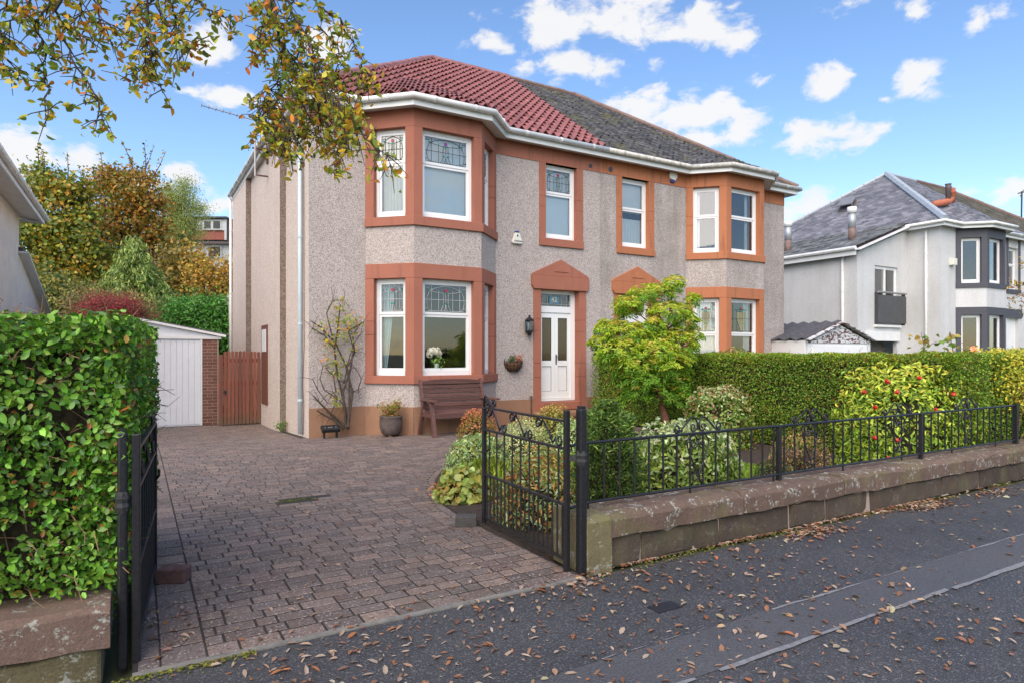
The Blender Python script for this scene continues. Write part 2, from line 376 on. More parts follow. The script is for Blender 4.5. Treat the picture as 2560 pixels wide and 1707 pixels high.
class MB:
    def __init__(s): s.v = []; s.f = []; s.c = []
    def add(s, vs, fs, col=None):
        b = len(s.v); s.v += [tuple(v) for v in vs]; s.f += [tuple(i+b for i in f) for f in fs]
        if col is not None: s.c += [col]*len(vs)
        return s
    BF = [(0, 1, 2, 3), (7, 6, 5, 4), (0, 4, 5, 1), (1, 5, 6, 2), (2, 6, 7, 3), (3, 7, 4, 0)]
    def hexa(s, p): return s.add(p, [(3, 2, 1, 0), (4, 5, 6, 7), (0, 1, 5, 4), (1, 2, 6, 5), (2, 3, 7, 6), (3, 0, 4, 7)])
    def box(s, a, b):
        x0, y0, z0 = a; x1, y1, z1 = b
        return s.hexa([(x0, y0, z0), (x1, y0, z0), (x1, y1, z0), (x0, y1, z0), (x0, y0, z1), (x1, y0, z1), (x1, y1, z1), (x0, y1, z1)])
    def lbox(s, F, s0, s1, z0, z1, n0, n1):
        return s.hexa([F(s0, z0, n1), F(s1, z0, n1), F(s1, z0, n0), F(s0, z0, n0), F(s0, z1, n1), F(s1, z1, n1), F(s1, z1, n0), F(s0, z1, n0)])
    def obox(s, c, ex, ey, ez):   # oriented box from centre and half vectors
        c, ex, ey, ez = map(Vector, (c, ex, ey, ez))
        return s.hexa([c-ex-ey-ez, c+ex-ey-ez, c+ex+ey-ez, c-ex+ey-ez, c-ex-ey+ez, c+ex-ey+ez, c+ex+ey+ez, c-ex+ey+ez])
    def beam(s, a, b, w, h, up=(0, 0, 1)):
        a, b = Vector(a), Vector(b); d = (b-a); L = d.length; d.normalize(); u = Vector(up); sd = d.cross(u)
        if sd.length < 1e-4: sd = d.cross(Vector((0, 1, 0)))
        sd.normalize(); u = sd.cross(d)
        return s.obox((a+b)/2, d*(L/2), sd*(w/2), u*(h/2))
    def prism(s, poly, z0, z1):
        n = len(poly); vs = [(p[0], p[1], z0) for p in poly]+[(p[0], p[1], z1) for p in poly]
        fs = [tuple(range(n-1, -1, -1)), tuple(range(n, 2*n))]+[(i, (i+1) % n, n+(i+1) % n, n+i) for i in range(n)]
        return s.add(vs, fs)
    def lprism(s, F, poly, n0, n1):   # poly of (s,z) extruded along n
        m = len(poly); vs = [F(p[0], p[1], n1) for p in poly]+[F(p[0], p[1], n0) for p in poly]
        fs = [tuple(range(m)), tuple(range(2*m-1, m-1, -1))]+[((i+1) % m, i, m+i, m+(i+1) % m) for i in range(m)]
        return s.add(vs, fs)
    def poly(s, pts): return s.add(pts, [tuple(range(len(pts)))])
    def tube(s, pts, r, n=6, cap=True, col=None):
        pts = [Vector(p) for p in pts]; m = len(pts)
        if isinstance(r, (int, float)): r = [r]*m
        vs = []; prev = None
        for i, p in enumerate(pts):
            d = (pts[min(i+1, m-1)]-pts[max(i-1, 0)])
            if d.length < 1e-7: d = Vector((0, 0, 1))
            d.normalize()
            if prev is None:
                a = Vector((0, 0, 1)) if abs(d.z) < .9 else Vector((1, 0, 0)); sd = d.cross(a).normalized()
            else:
                sd = prev - d*prev.dot(d)
                if sd.length < 1e-5: sd = d.orthogonal()
                sd.normalize()
            prev = sd; u = d.cross(sd)
            for k in range(n):
                a = 2*math.pi*k/n; vs.append(p+sd*(math.cos(a)*r[i])+u*(math.sin(a)*r[i]))
        fs = [(i*n+k, i*n+(k+1) % n, (i+1)*n+(k+1) % n, (i+1)*n+k) for i in range(m-1) for k in range(n)]
        if cap: fs += [tuple(range(n-1, -1, -1)), tuple((m-1)*n+k for k in range(n))]
        return s.add(vs, fs, col)
    def lathe(s, c, prof, n=16):
        c = Vector(c); vs = []
        for r, z in prof:
            for k in range(n): a = 2*math.pi*k/n; vs.append(c+Vector((math.cos(a)*r, math.sin(a)*r, z)))
        m = len(prof); fs = [(i*n+k, i*n+(k+1) % n, (i+1)*n+(k+1) % n, (i+1)*n+k) for i in range(m-1) for k in range(n)]
        fs += [tuple(range(n-1, -1, -1)), tuple((m-1)*n+k for k in range(n))]
        return s.add(vs, fs)
    def mesh(s, name, mat, o=(0, 0, 0), smooth=False):
        me = bpy.data.meshes.new(name); o = Vector(o)
        me.from_pydata([(v[0]-o.x, v[1]-o.y, v[2]-o.z) for v in s.v], [], s.f)
        if s.c and len(s.c) == len(s.v):
            a = me.attributes.new('col', 'FLOAT_COLOR', 'POINT'); a.data.foreach_set('color', [x for c in s.c for x in (c[0], c[1], c[2], 1)])
        me.materials.append(MATS[mat])
        if smooth: me.shade_smooth()
        me.update(); return me
    def build(s, name, mat, parent=None, origin=None, smooth=False, bevel=0):
        b = org(parent) if parent is not None else Vector(origin or (0, 0, 0))
        o = meshobj(name, s.mesh(name, mat, b, smooth), parent, origin)
        if bevel: addbevel(o, bevel)
        return o
def addbevel(o, w, seg=2):
    m = o.modifiers.new('bevel', 'BEVEL'); m.width = w; m.segments = seg; m.limit_method = 'ANGLE'; m.angle_limit = R(40)
def offset_poly(pts, d):          # offset an open polyline to its right by d (outwards), mitred
    P = [Vector((p[0], p[1])) for p in pts]; out = []
    for i, p in enumerate(P):
        ns = []
        for j in (i-1, i):
            if 0 <= j < len(P)-1:
                e = (P[j+1]-P[j]).normalized(); ns.append(Vector((e.y, -e.x)))
        if len(ns) == 1: out.append(p+ns[0]*d)
        else:
            m = (ns[0]+ns[1]).normalized(); out.append(p+m*(d/max(.2, m.dot(ns[0]))))
    return out
def npmesh(name, V, F, mat, C=None, smooth=False):
    """V (n,3), F (m,k) arrays, C (n,3) colours"""
    me = bpy.data.meshes.new(name); k = F.shape[1]
    me.vertices.add(len(V)); me.vertices.foreach_set('co', V.astype(np.float32).ravel())
    me.loops.add(F.size); me.loops.foreach_set('vertex_index', F.astype(np.int32).ravel())
    me.polygons.add(len(F)); me.polygons.foreach_set('loop_start', np.arange(0, F.size, k, dtype=np.int32))
    if C is not None:
        a = me.attributes.new('col', 'FLOAT_COLOR', 'POINT'); a.data.foreach_set('color', np.c_[C, np.ones(len(C))].astype(np.float32).ravel())
    me.materials.append(MATS[mat]); me.update(calc_edges=True)
    if smooth: me.shade_smooth()
    return me
def unit(a): return a/np.maximum(np.linalg.norm(a, axis=-1, keepdims=True), 1e-9)
def leaf_mesh(name, C, N, size, col, mat='leaf', aspect=.55, fold=.18, tilt=.6, T=None, shape='oval', droop=0.0):
    """C centres, N outward normals, size lengths, col per-leaf colours -> joined leaf mesh"""
    n = len(C); N = unit(N + rng.normal(0, tilt, (n, 3)))
    if T is None: T = rng.normal(0, 1, (n, 3)); T[:, 2] -= droop
    T = unit(T - N*np.sum(T*N, 1, keepdims=True)); B = np.cross(N, T)
    L = size[:, None]; Wd = L*aspect
    up = N*L*fold
    if shape == 'oval':
        P = [C-T*L*.5, C-T*L*.18+B*Wd*.46+up, C+T*L*.2+B*Wd*.40+up, C+T*L*.5, C+T*L*.2-B*Wd*.40+up, C-T*L*.18-B*Wd*.46+up]
        V = np.stack(P, 1).reshape(-1, 3); b = np.arange(n)[:, None]*6
        F = np.concatenate([b+np.array([[0, 1, 2, 3]]), b+np.array([[3, 4, 5, 0]])], 0); k = 6
    else:
        P = [C-T*L*.5, C+B*Wd*.5+up, C+T*L*.5, C-B*Wd*.5+up]
        V = np.stack(P, 1).reshape(-1, 3); b = np.arange(n)[:, None]*4
        F = np.concatenate([b+np.array([[0, 1, 2]]), b+np.array([[0, 2, 3]])], 0); k = 4
    return npmesh(name, V, F, mat, np.repeat(col, k, 0))
def pal(n, cols, w=None, var=.18):
    cols = np.array(cols, float); i = rng.choice(len(cols), n, p=None if w is None else np.array(w)/np.sum(w))
    c = cols[i]*(1+rng.normal(0, var, (n, 1))); c *= 1+rng.normal(0, var*.35, (n, 3)); return np.clip(c, .004, .9)
def leaves(name, parent, C, N, size, col, **k):
    o = org(parent); me = leaf_mesh(name, C-np.array(o), N, size, col, **k)
    ob = meshobj(name, me, parent); ob['kind'] = 'stuff'; return ob
def grow(start, d, length, rad, depth, segs, tips, spread=.6, up=.15, kids=(2, 4), shrink=.68, wig=.18, steps=4):
    p = Vector(start); d = Vector(d).normalized(); pts = [p.copy()]; rr = [rad]
    for i in range(steps):
        d = (d + Vector((random.gauss(0, wig), random.gauss(0, wig), random.gauss(0, wig)+up))).normalized()
        p = p + d*(length/steps); pts.append(p.copy()); rr.append(rad*(1-.55*(i+1)/steps))
        if depth <= 1: tips.append((p.copy(), d.copy()))
    segs.append((pts, rr))
    if depth > 0:
        for k in range(random.randint(*kids)):
            j = random.randint(max(1, steps//3), steps); q = pts[j]
            a = random.uniform(0, 2*math.pi); o = d.orthogonal().normalized(); o.rotate(Matrix.Rotation(a, 3, d))
            nd = (d + o*random.uniform(spread*.5, spread*1.5)).normalized()
            grow(q, nd, length*shrink*random.uniform(.75, 1.2), rr[j]*.7, depth-1, segs, tips, spread, up, kids, shrink, wig, steps)
def tube_obj(name, parent, segs, mat, n=5, kind=None):
    m = MB()
    for pts, rr in segs: m.tube(pts, rr, n, cap=False)
    o = m.build(name, mat, parent, smooth=True)
    if kind: o['kind'] = kind
    return o
def sstep(a, b, x):
    t = min(1, max(0, (x-a)/(b-a))); return t*t*(3-2*t)
def gz(x, y): return -.2*sstep(9.5, 16, y)
# ------------------------------------------------------------------ setting: ground, road, pavement
PX = 9.177; HW = 6.541; Y0 = 11.662        # party line, half width of the pair, front wall plane
m = MB(); GX = [-300, -60, -20, -6, 0, 3, 8, 14, 20, 32, 60, 300]; GY = [-300, -60, -8.2, -2.6]
me = MB(); ys = [-600, -60, -9, -3.0, -1.0, 2, 9, 12, 14, 16.5, 20, 30, 50, 90, 700]; xs = [-600, -60, -10, 0, 10, 20, 60, 600]
def gh(x, y): return gz(x, y) - .06 + (0.0 if y < 24 else .055*(min(y, 100)-24)*(1 if x < 60 else 1)) - (.1 if y < -.9 else 0)
vs = [(x, y, gh(x, y)) for y in ys for x in xs]; nx = len(xs)
me.add(vs, [(j*nx+i, j*nx+i+1, (j+1)*nx+i+1, (j+1)*nx+i) for j in range(len(ys)-1) for i in range(nx-1)])
tag(me.build('ground', 'ground_far'), kind='structure')
m = MB(); m.box((-60, -.75, -.12), (60, 3.33, -.002)); tag(m.build('pavement', 'asphalt'), kind='structure')
m = MB(); m.box((-60, -8.5, -.2), (60, -.9, -.115)); tag(m.build('road', 'asphalt_road'), kind='structure')
kb = tag(bpy.data.objects.new('kerb', None), kind='structure'); link(kb); ORG['kerb'] = Vector((0, 0, 0))
m = MB(); m.box((0, -.9, -.2), (.9, -.752, .0)); kme = m.mesh('kerb_stone', 'concrete_edge')
for i in range(-12, 16): put('kerb_stone', kme, kb, (i*.905, 0, 0))
# trench patch in the pavement with ragged pale tar edges
def ragged(x0, x1, y0, y1, amp, step=.06):
    a = [(x, y0+random.uniform(-amp, amp)) for x in np.arange(x0, x1, step)]; b = [(x, y1+random.uniform(-amp, amp)) for x in np.arange(x1, x0, -step)]
    return a+b
def strip(name, mat, x0, x1, y0, y1, z, amp, slope=0):
    n = int((x1-x0)/.07); m = MB(); vs = []
    f = 0; g = 0
    for i in range(n+1):
        x = x0+(x1-x0)*i/n; f = .8*f+random.uniform(-amp, amp); g = .8*g+random.uniform(-amp, amp)
        w = 1.0
        vs += [(x, y0+f+slope*(x-x0), z), (x, y1+g+slope*(x-x0), z)]
    m.add(vs, [(2*i, 2*i+2, 2*i+3, 2*i+1) for i in range(n)]); return m
pt = tag(strip('p', '', 1.35, 9.5, 2.06, 2.40, .002, .004, -.006).build('pavement_patch', 'asphalt_patch'), kind='structure')
for (a, b, y, w) in ((1.5, 2.15, 2.05, .012), (2.3, 4.3, 2.045, .022), (4.35, 6.3, 2.03, .03), (6.35, 9.4, 2.02, .022), (3.1, 9.3, 2.375, .012), (1.9, 2.6, 2.40, .008)):
    o = strip('p', '', a, b, y-w/2, y+w/2, .005, .006, -.006).build('tar_seam', 'tar_edge', pt)
m = MB()
q = on_z(1527, 1393, .0); m.box((q.x-.09, q.y-.05, 0), (q.x+.09, q.y+.05, .004)); o = m.build('utility_cover', 'iron_cover', None, (q.x, q.y, 0)); tag(o, 'small black iron utility cover set in the pavement near the wall quoin', 'cover')
# ------------------------------------------------------------------ driveway of block pavers
RB = [(3.36, 2.50), (4.7, 2.48), (5.0, 2.47), (5.6, 2.52), (6.2, 2.68), (6.85, 2.97), (7.3, 3.25), (7.7, 3.6), (8.3, 4.4), (8.7, 5.4), (9.0, 8.6), (20, 8.6)]
def rb(y):
    for (a, xa), (b, xb) in zip(RB, RB[1:]):
        if a <= y <= b: return xa+(xb-xa)*(y-a)/(b-a)
    return RB[-1][1]
drive = tag(bpy.data.objects.new('driveway', None), kind='structure'); link(drive); ORG[drive.name] = Vector((0, 0, 0))
m = MB(); yy = list(np.arange(3.37, 16.3, .25))+[16.3, 24]
vs = []
for y in yy:
    for f in (0, 1): x = (-.02 if y < 16.3 else -.02) if f == 0 else (rb(y)+.02 if y < 11.9 else 2.66); vs.append((x, y, gz(0, y)-.0018))
m.add(vs, [(2*i, 2*i+1, 2*i+3, 2*i+2) for i in range(len(yy)-1)]); m.build('joint_bed', 'paver_joint', drive)
m = MB(); m.box((-.02, 3.325, -.05), (2.5, 3.368, .006)); m.build('edge_strip', 'concrete_edge', drive)
PC = [(.195, .14, .115), (.165, .12, .102), (.215, .155, .125), (.145, .113, .10), (.185, .14, .12), (.155, .122, .108)]
pav = []
hole = on_z(694, 1146)
def pcol():
    c = random.choice(PC); k = random.uniform(.8, 1.2); return tuple(v*k for v in c)
def row(y0, dep, xa, xb, lens, jit=.0):
    x = xa
    while x < xb-.02:
        l = random.choice(lens) if x > xa else random.choice((.06, .09, .12, .15, .2)); e = min(x+l, xb)
        if xb-e < .05: e = xb
        cx, cy = (x+e)/2, y0+dep/2
        if not (abs(cx-hole.x) < .22 and abs(cy-hole.y) < .075): pav.append((cx, cy, e-x-.008, dep-.017))
        x = e
y = 3.372
row(y, .135, .292, 2.49, (.2, .24, .22)); y += .137
while y < 16.2:
    off = random.uniform(0, .1); xb = rb(y+.05) if y < 11.7 else 2.52
    if 11.3 < y < 11.72 : pass
    row(y, .112, .292-off*.0, xb-(.07 if 4.7 < y < 9 else 0), (.2, .2, .2, .15, .11)); y += .113
yb = 3.397
for i in range(52):      # header border down the left side
    pav.append((.193, yb+.075+i*.205, .186, .194)) if i < 52 else None
for i in range(20): pav.append((.047, 3.44+i*.13, .094, .122))
for (a, xa), (b, xb) in zip(RB[1:9], RB[2:10]):   # curved kerb course of the bed
    L = math.hypot(b-a, xb-xa); k = max(1, round(L/.205))
    for i in range(k): t = (i+.5)/k; pav.append((xa+(xb-xa)*t-.03, a+(b-a)*t, .075, L/k-.006, math.atan2(b-a, xb-xa)-math.pi/2))
pav.sort(key=lambda p: p[0]*p[0]+p[1]*p[1] + (0 if -.2 < p[0] else 9))
def pblock(mb, cx, cy, w, d, z, rz=0, col=None, th=.05, ch=.004):
    c, s = math.cos(rz), math.sin(rz)
    def q(x, y, zz): return (cx+x*c-y*s, cy+x*s+y*c, z+zz)
    a, b = w/2, d/2; tz = [random.uniform(-.0005, .0015) for _ in range(4)]
    vs = [q(-a, -b, -th), q(a, -b, -th), q(a, b, -th), q(-a, b, -th), q(-a, -b, -ch), q(a, -b, -ch), q(a, b, -ch), q(-a, b, -ch),
          q(-a+ch, -b+ch, tz[0]), q(a-ch, -b+ch, tz[1]), q(a-ch, b-ch, tz[2]), q(-a+ch, b-ch, tz[3])]
    fs = [(0, 1, 5, 4), (1, 2, 6, 5), (2, 3, 7, 6), (3, 0, 4, 7), (4, 5, 9, 8), (5, 6, 10, 9), (6, 7, 11, 10), (7, 4, 8, 11), (8, 9, 10, 11)]
    mb.add(vs, fs, col)
big = MB(); cache = {}
for i, p in enumerate(pav):
    cx, cy, w, d = p[:4]; rz = p[4] if len(p) > 4 else random.gauss(0, .006)
    z = gz(cx, cy)+random.uniform(0, .0022)
    pass
    if i < 300 and math.hypot(cx, cy) < 8:
        key = (round(w, 2), round(d, 2), i % 3)
        if key not in cache:
            b = MB(); pblock(b, 0, 0, key[0], key[1], 0); cache[key] = b.mesh('paver', 'paver_single')
        put('paver', cache[key], drive, (cx, cy, z), rz, color=pcol())
    else: pblock(big, cx, cy, w, d, z, rz, pcol())
tag(big.build('far_pavers', 'paver_joined', drive), kind='stuff')
C = rng.normal(0, 1, (260, 3))*np.array([.12, .03, .004])+np.array([hole.x-.06, hole.y, -.004]); leaves('moss', drive, C, np.tile([0, 0, 1.], (260, 1)), rng.uniform(.01, .03, 260), pal(260, [(.07, .10, .02), (.10, .13, .03)]))
# edging and garden bed of the house, raised a little
bed = [(2.53, 3.80), (8.7, 3.80), (8.62, 9.0)]+[(x+.02, y) for (y, x) in RB[::-1] if 4.69 < y < 9.01]
n = len(bed)
def flat(name, poly, z, mat, sub=None):
    bm = bmesh.new(); vv = [bm.verts.new((p[0], p[1], z)) for p in poly]; bm.faces.new(vv); bmesh.ops.triangulate(bm, faces=bm.faces[:])
    me = bpy.data.meshes.new(name); bm.to_mesh(me); bm.free(); me.materials.append(MATS[mat]); return tag(meshobj(name, me), kind='structure')
m = MB(); m.prism(bed, -.05, .008); tag(m.build('garden_soil', 'soil'), kind='structure')
lawn = [(3.05, 4.15), (6.3, 4.15), (6.5, 6.0), (6.3, 7.2), (5.0, 7.9), (4.3, 7.3), (3.9, 6.6), (3.25, 5.9), (2.95, 5.0)]
m = MB(); m.prism(lawn, 0, .10); lo = tag(m.build('lawn', 'lawn_soil'), kind='structure')
from mathutils.geometry import tessellate_polygon
def inpoly(P, poly):
    x, y = P[:, 0], P[:, 1]; r = np.zeros(len(P), bool); k = len(poly); j = k-1
    for i in range(k):
        xi, yi = poly[i]; xj, yj = poly[j]
        c = ((yi > y) != (yj > y)) & (x < (xj-xi)*(y-yi)/(yj-yi+1e-12)+xi); r ^= c; j = i
    return r
P = rng.uniform([2.9, 4.0], [6.6, 8.0], (46000, 2)); P = P[inpoly(P, lawn)]; k = len(P)
C = np.c_[P, np.full(k, .118)]
leaves('grass', lo, C, np.c_[rng.normal(0, 1, (k, 2)), np.zeros(k)], rng.uniform(.03, .055, k), pal(k, [(.13, .24, .025), (.19, .30, .04), (.24, .33, .06)]), aspect=.14, tilt=.2, T=np.c_[rng.normal(0, .35, (k, 2)), np.ones(k)], shape='diamond')
# left neighbour's front ground and far gardens stay on 'ground'
# ------------------------------------------------------------------ sandstone boundary walls
def wall_stones(root, xs, y0, y1, z0, z1, name, mat, bev=.02, chamfer=None, inset=0, jit=.012, gap=.008):
    for a, b in zip(xs, xs[1:]):
        m = MB(); k = max(2, int((b-a)/.12))
        prof = [(y0+inset, z0), (y1-inset, z0), (y1-inset, z1), (y0+inset+(chamfer or 0), z1)]
        if chamfer: prof = [(y0+inset, z0), (y1-inset, z0), (y1-inset, z1), (y0+inset+chamfer, z1), (y0+inset+.012, z1-chamfer*.55), (y0+inset, z1-chamfer*.75)]
        n = len(prof); vs = []
        for i in range(k+1):
            x = a+gap/2+(b-a-gap)*i/k
            for (yy_, zz_) in prof: vs.append((x, yy_+random.gauss(0, jit*.5)*(1 if yy_ < (y0+y1)/2 else 0), zz_+random.gauss(0, jit*.45)))
        fs = [(i*n+j, (i+1)*n+j, (i+1)*n+(j+1) % n, i*n+(j+1) % n) for i in range(k) for j in range(n)]+[tuple(range(n)), tuple(k*n+j for j in range(n-1, -1, -1))]
        m.add(vs, fs); o = m.build(name, mat, root); addbevel(o, bev)
wr = thing('boundary_wall', (5.6, 3.6, 0), 'low red sandstone boundary wall with lichened coping carrying the black railings', 'wall')
wall_stones(wr, [2.79, 4.13, 5.45, 6.44, 7.6, 8.7, 9.9, 11.2, 12.4], 3.42, 3.80, .19, .36, 'coping_stone', 'wall_coping', .012, .06)
wall_stones(wr, [2.70, 3.1, 3.9, 4.75, 5.25, 6.3, 7.2, 8.0, 9.1, 10.0, 11.2, 12.4], 3.45, 3.78, -.03, .178, 'wall_stone', 'wall_stone', .02, None, .012, .02)
wall_stones(wr, [2.565, 2.79], 3.40, 3.80, -.03, .36, 'quoin_stone', 'wall_quoin', .03, .05)
m = MB(); m.box((2.72, 3.48, -.03), (12.4, 3.76, .30)); m.build('mortar_core', 'mortar', wr)
wl = thing('boundary_wall', (-1.5, 3.5, 0), 'mossy sandstone wall end under the clipped leafy hedge by the driveway', 'wall')
wall_stones(wl, [-4.6, -3.3, -2.1, -1.0, -.10], 3.34, 3.74, .16, .335, 'coping_stone', 'wall_coping', .012, .04)
wall_stones(wl, [-4.5, -3.4, -2.4, -1.3, -.13], 3.37, 3.72, -.03, .152, 'wall_stone', 'wall_quoin', .02, None, .005, .02)
m = MB(); m.box((-4.5, 3.40, -.03), (-.16, 3.70, .27)); m.build('mortar_core', 'mortar', wl)
# ------------------------------------------------------------------ houses
A1, A2, B0, B1, BC, BP = .485, 1.662, 2.735, 5.505, .69, .676
D1, D2 = .388, 1.788; OV = .257; ZE = 6.08; RU = 2.35; RV = 4.22; ZR = 9.33; DEP = 8.45
ZS0, ZS1, ZL0, ZL1 = .90, 1.05, 2.84, 3.11          # lower sill and lintel
ZT0, ZT1, ZF0, ZF1 = 3.80, 3.967, 5.61, 5.94        # upper sill and frieze
def skin(mb, F, z0, z1, holes, s0=0, s1=None, n=0, reveal=0):
    s1 = F.L if s1 is None else s1
    S_ = sorted({s0, s1, *[h[0] for h in holes], *[h[1] for h in holes]}); Z_ = sorted({z0, z1, *[h[2] for h in holes], *[h[3] for h in holes]})
    for a, b in zip(S_, S_[1:]):
        for c, d in zip(Z_, Z_[1:]):
            ms, mz = (a+b)/2, (c+d)/2
            if any(h[0] < ms < h[1] and h[2] < mz < h[3] for h in holes): continue
            mb.poly([F(a, c, n), F(b, c, n), F(b, d, n), F(a, d, n)])
    for h in (holes if reveal else []):
        a, b, c, d = h
        for q in (((a, c), (a, d)), ((b, d), (b, c)), ((a, d), (b, d)), ((b, c), (a, c))):
            mb.poly([F(*q[0], n), F(*q[1], n), F(*q[1], n-reveal), F(*q[0], n-reveal)])
def curtain(root, F, s0, s1, z0, z1, n, mat, waves=9, amp=.018, sway=0.0, name='curtain'):
    m = MB(); k = waves*6; vs = []
    for i in range(k+1):
        t = i/k; s = s0+(s1-s0)*t
        for j in range(6):
            zz = z1+(z0-z1)*j/5; vs.append(F(s+sway*(j/5)**1.5*(1 if t < 1 else 1), zz, n+math.sin(t*waves*2*math.pi+.5*math.sin(j))*amp))
    m.add(vs, [(i*6+j, i*6+j+1, (i+1)*6+j+1, (i+1)*6+j) for i in range(k) for j in range(5)])
    return m.build(name, mat, root, smooth=True)
def leading(win, F, s0, s1, z0, z1, n, mat='lead_came', flower='glass_rose', r=.0055, urn=False):
    m = MB(); w = s1-s0; h = z1-z0
    def P(a, b): return F(s0+w*a, z0+h*b, n)
    def ln(*pts): m.tube([P(*p) for p in pts], r, 4)
    for a in (.16, .33, .67, .84): ln((a, .04), (a, .80 if .2 < a < .8 else .96))
    for a in (.44, .5, .56): ln((a, .36), (a, .72))
    ln((0, .46), (1, .46)); ln((.06, .04), (.94, .04)); ln((0, .88), (.12, .88)); ln((.88, .88), (1, .88)); ln((0, .14), (.06, .14)); ln((.94, .14), (1, .14))
    if not urn:
        for sg in (0, 1):
            f = (lambda a: 1-a) if sg else (lambda a: a)
            ln((f(.16), .03), (f(.07), .14), (f(.05), .34), (f(.06), .56), (f(.11), .74), (f(.2), .83))
            ln((f(.12), .80), (f(.25), .88), (f(.40), .95), (f(.5), .965)); ln((f(.12), .78), (f(.3), .72), (f(.46), .70))
            ln((f(.44), .36), (f(.43), .2), (f(.38), .04)); ln((f(.5), .30), (f(.49), .14), (f(.46), .04))
    m.build('leading', mat, win)
    def disc(c, rx, rz, mt, k=9, nn='glass_piece'):
        b = MB(); b.lprism(F, [(s0+w*c[0]+rx*math.cos(2*math.pi*i/k), z0+h*c[1]+rz*math.sin(2*math.pi*i/k)) for i in range(k)], n-.003, n+.005); b.build(nn, mt, win)
    disc((.5, .80), .034, .036, flower)
    for a, b in ((.46, .70), (.54, .70), (.10, .80), (.90, .80), (.45, .30), (.55, .30)): disc((a, b), .024, .016, 'glass_green', 6)
    if urn:
        b = MB(); b.lprism(F, [(s0+w*a, z0+h*z) for a, z in ((.46, .05), (.54, .05), (.58, .2), (.70, .50), (.68, .68), (.32, .68), (.30, .50), (.42, .2))], n-.006, n-.001); b.build('glass_piece', 'glass_amber', win)
        for a in (.3, .4, .6, .7): disc((a, .76), .035, .018, 'glass_green', 6)
def window(root, F, s0, s1, z0, z1, inset=.11, split=.60, lead=None, style='upvc', mat='white_upvc', inner=(), flower='glass_rose', urn=False, glass_m='pane_glass', noSplit=False, lead_pane=None):
    fw = .055; a = MB(); n1 = -inset; n0 = -inset-.07
    sill = .085
    a.lbox(F, s0, s0+fw, z0, z1, n0, n1); a.lbox(F, s1-fw, s1, z0, z1, n0, n1); a.lbox(F, s0+fw, s1-fw, z1-fw, z1, n0, n1); a.lbox(F, s0+fw, s1-fw, z0, z0+sill, n0, n1+.012)
    win = a.build('window', mat, root)
    zm = z0+(z1-z0)*split; t = .042
    def sash(za, zb, nn, name):
        b = MB(); q0, q1 = s0+fw+.002, s1-fw-.002; k = t
        b.lbox(F, q0, q0+k, za, zb, nn-.045, nn); b.lbox(F, q1-k, q1, za, zb, nn-.045, nn); b.lbox(F, q0+k, q1-k, zb-k, zb, nn-.045, nn); b.lbox(F, q0+k, q1-k, za, za+k*1.15, nn-.045, nn)
        o = b.build(name, mat, win)
        g = MB(); g.poly([F(q0+k, za+k, nn-.02), F(q1-k, za+k, nn-.02), F(q1-k, zb-k, nn-.02), F(q0+k, zb-k, nn-.02)])
        return o, (q0+k, q1-k, za+k*1.15, zb-k), g
    if noSplit:
        o, b, g = sash(z0+sill+.002, z1-fw-.002, n1-.012, 'sash'); g.build('pane', glass_m, win); bl = b
    else:
        o, bl, g = sash(z0+sill+.002, zm, n1-.022, 'sash'); g.build('pane', glass_m, win)
        o, bu, g = sash(zm+.003, z1-fw-.002, n1-.010, 'sash'); g.build('pane', lead_pane or glass_m, win)
        if lead: leading(win, F, bu[0], bu[1], bu[2], bu[3], n1-.022, lead, flower, urn=urn)
        if style == 'trickle':
            v = MB(); v.lbox(F, s0+.25*(s1-s0), s1-.25*(s1-s0), z1-.04, z1-.025, n1, n1+.012); v.build('trickle_vent', mat, win)
    for it in inner:
        k = it[0]; mt = it[1]
        if k == 'sheer': curtain(win, F, s0+.02, s1-.02, z0+.03, it[2] if len(it) > 2 else z1-.02, n0-.05, mt)
        elif k == 'pane_sheet':
            b = MB(); b.lbox(F, s0+.03, s1-.03, it[2], it[3], n0-.035, n0-.03); b.build('pane_sheet', mt, win)
        elif k == 'side': curtain(win, F, it[2], it[3], z0+.03, z1-.02, n0-.07, mt, waves=5, sway=it[4] if len(it) > 4 else 0)
    return win
def half_points(s):
    U = [(0, 0), (B0, 0), (B0+BC, -BP), (B1-BC, -BP), (B1, 0), (HW, 0)]
    return U if s > 0 else U[::-1]
def roofH(u, v):      # roof surface height over plan point
    zm = ZE+(v+OV)*(ZR-ZE)/(RV+OV)
    g = .548
    f = ZE+(v+BP+OV)*g
    c1 = ZE+((v+OV)+(u-(B0-.106)))*.7071*g; c2 = ZE+((v+OV)+((B1+.106)-u))*.7071*g
    return max(zm, min(f, c1, c2))
def eave_v(u):        # plan position of the eave line
    e = OV; k = e*.4142
    if u < B0-k or u > B1+k: return -e
    if u < B0+BC-k: return -e-(u-(B0-k))*(BP/(BC))
    if u > B1-BC+k: return -e-((B1+k)-u)*(BP/(BC))
    return -BP-e
def hip_u(v): return RU+(HW+OV-RU)*(RV-v)/(RV+OV)
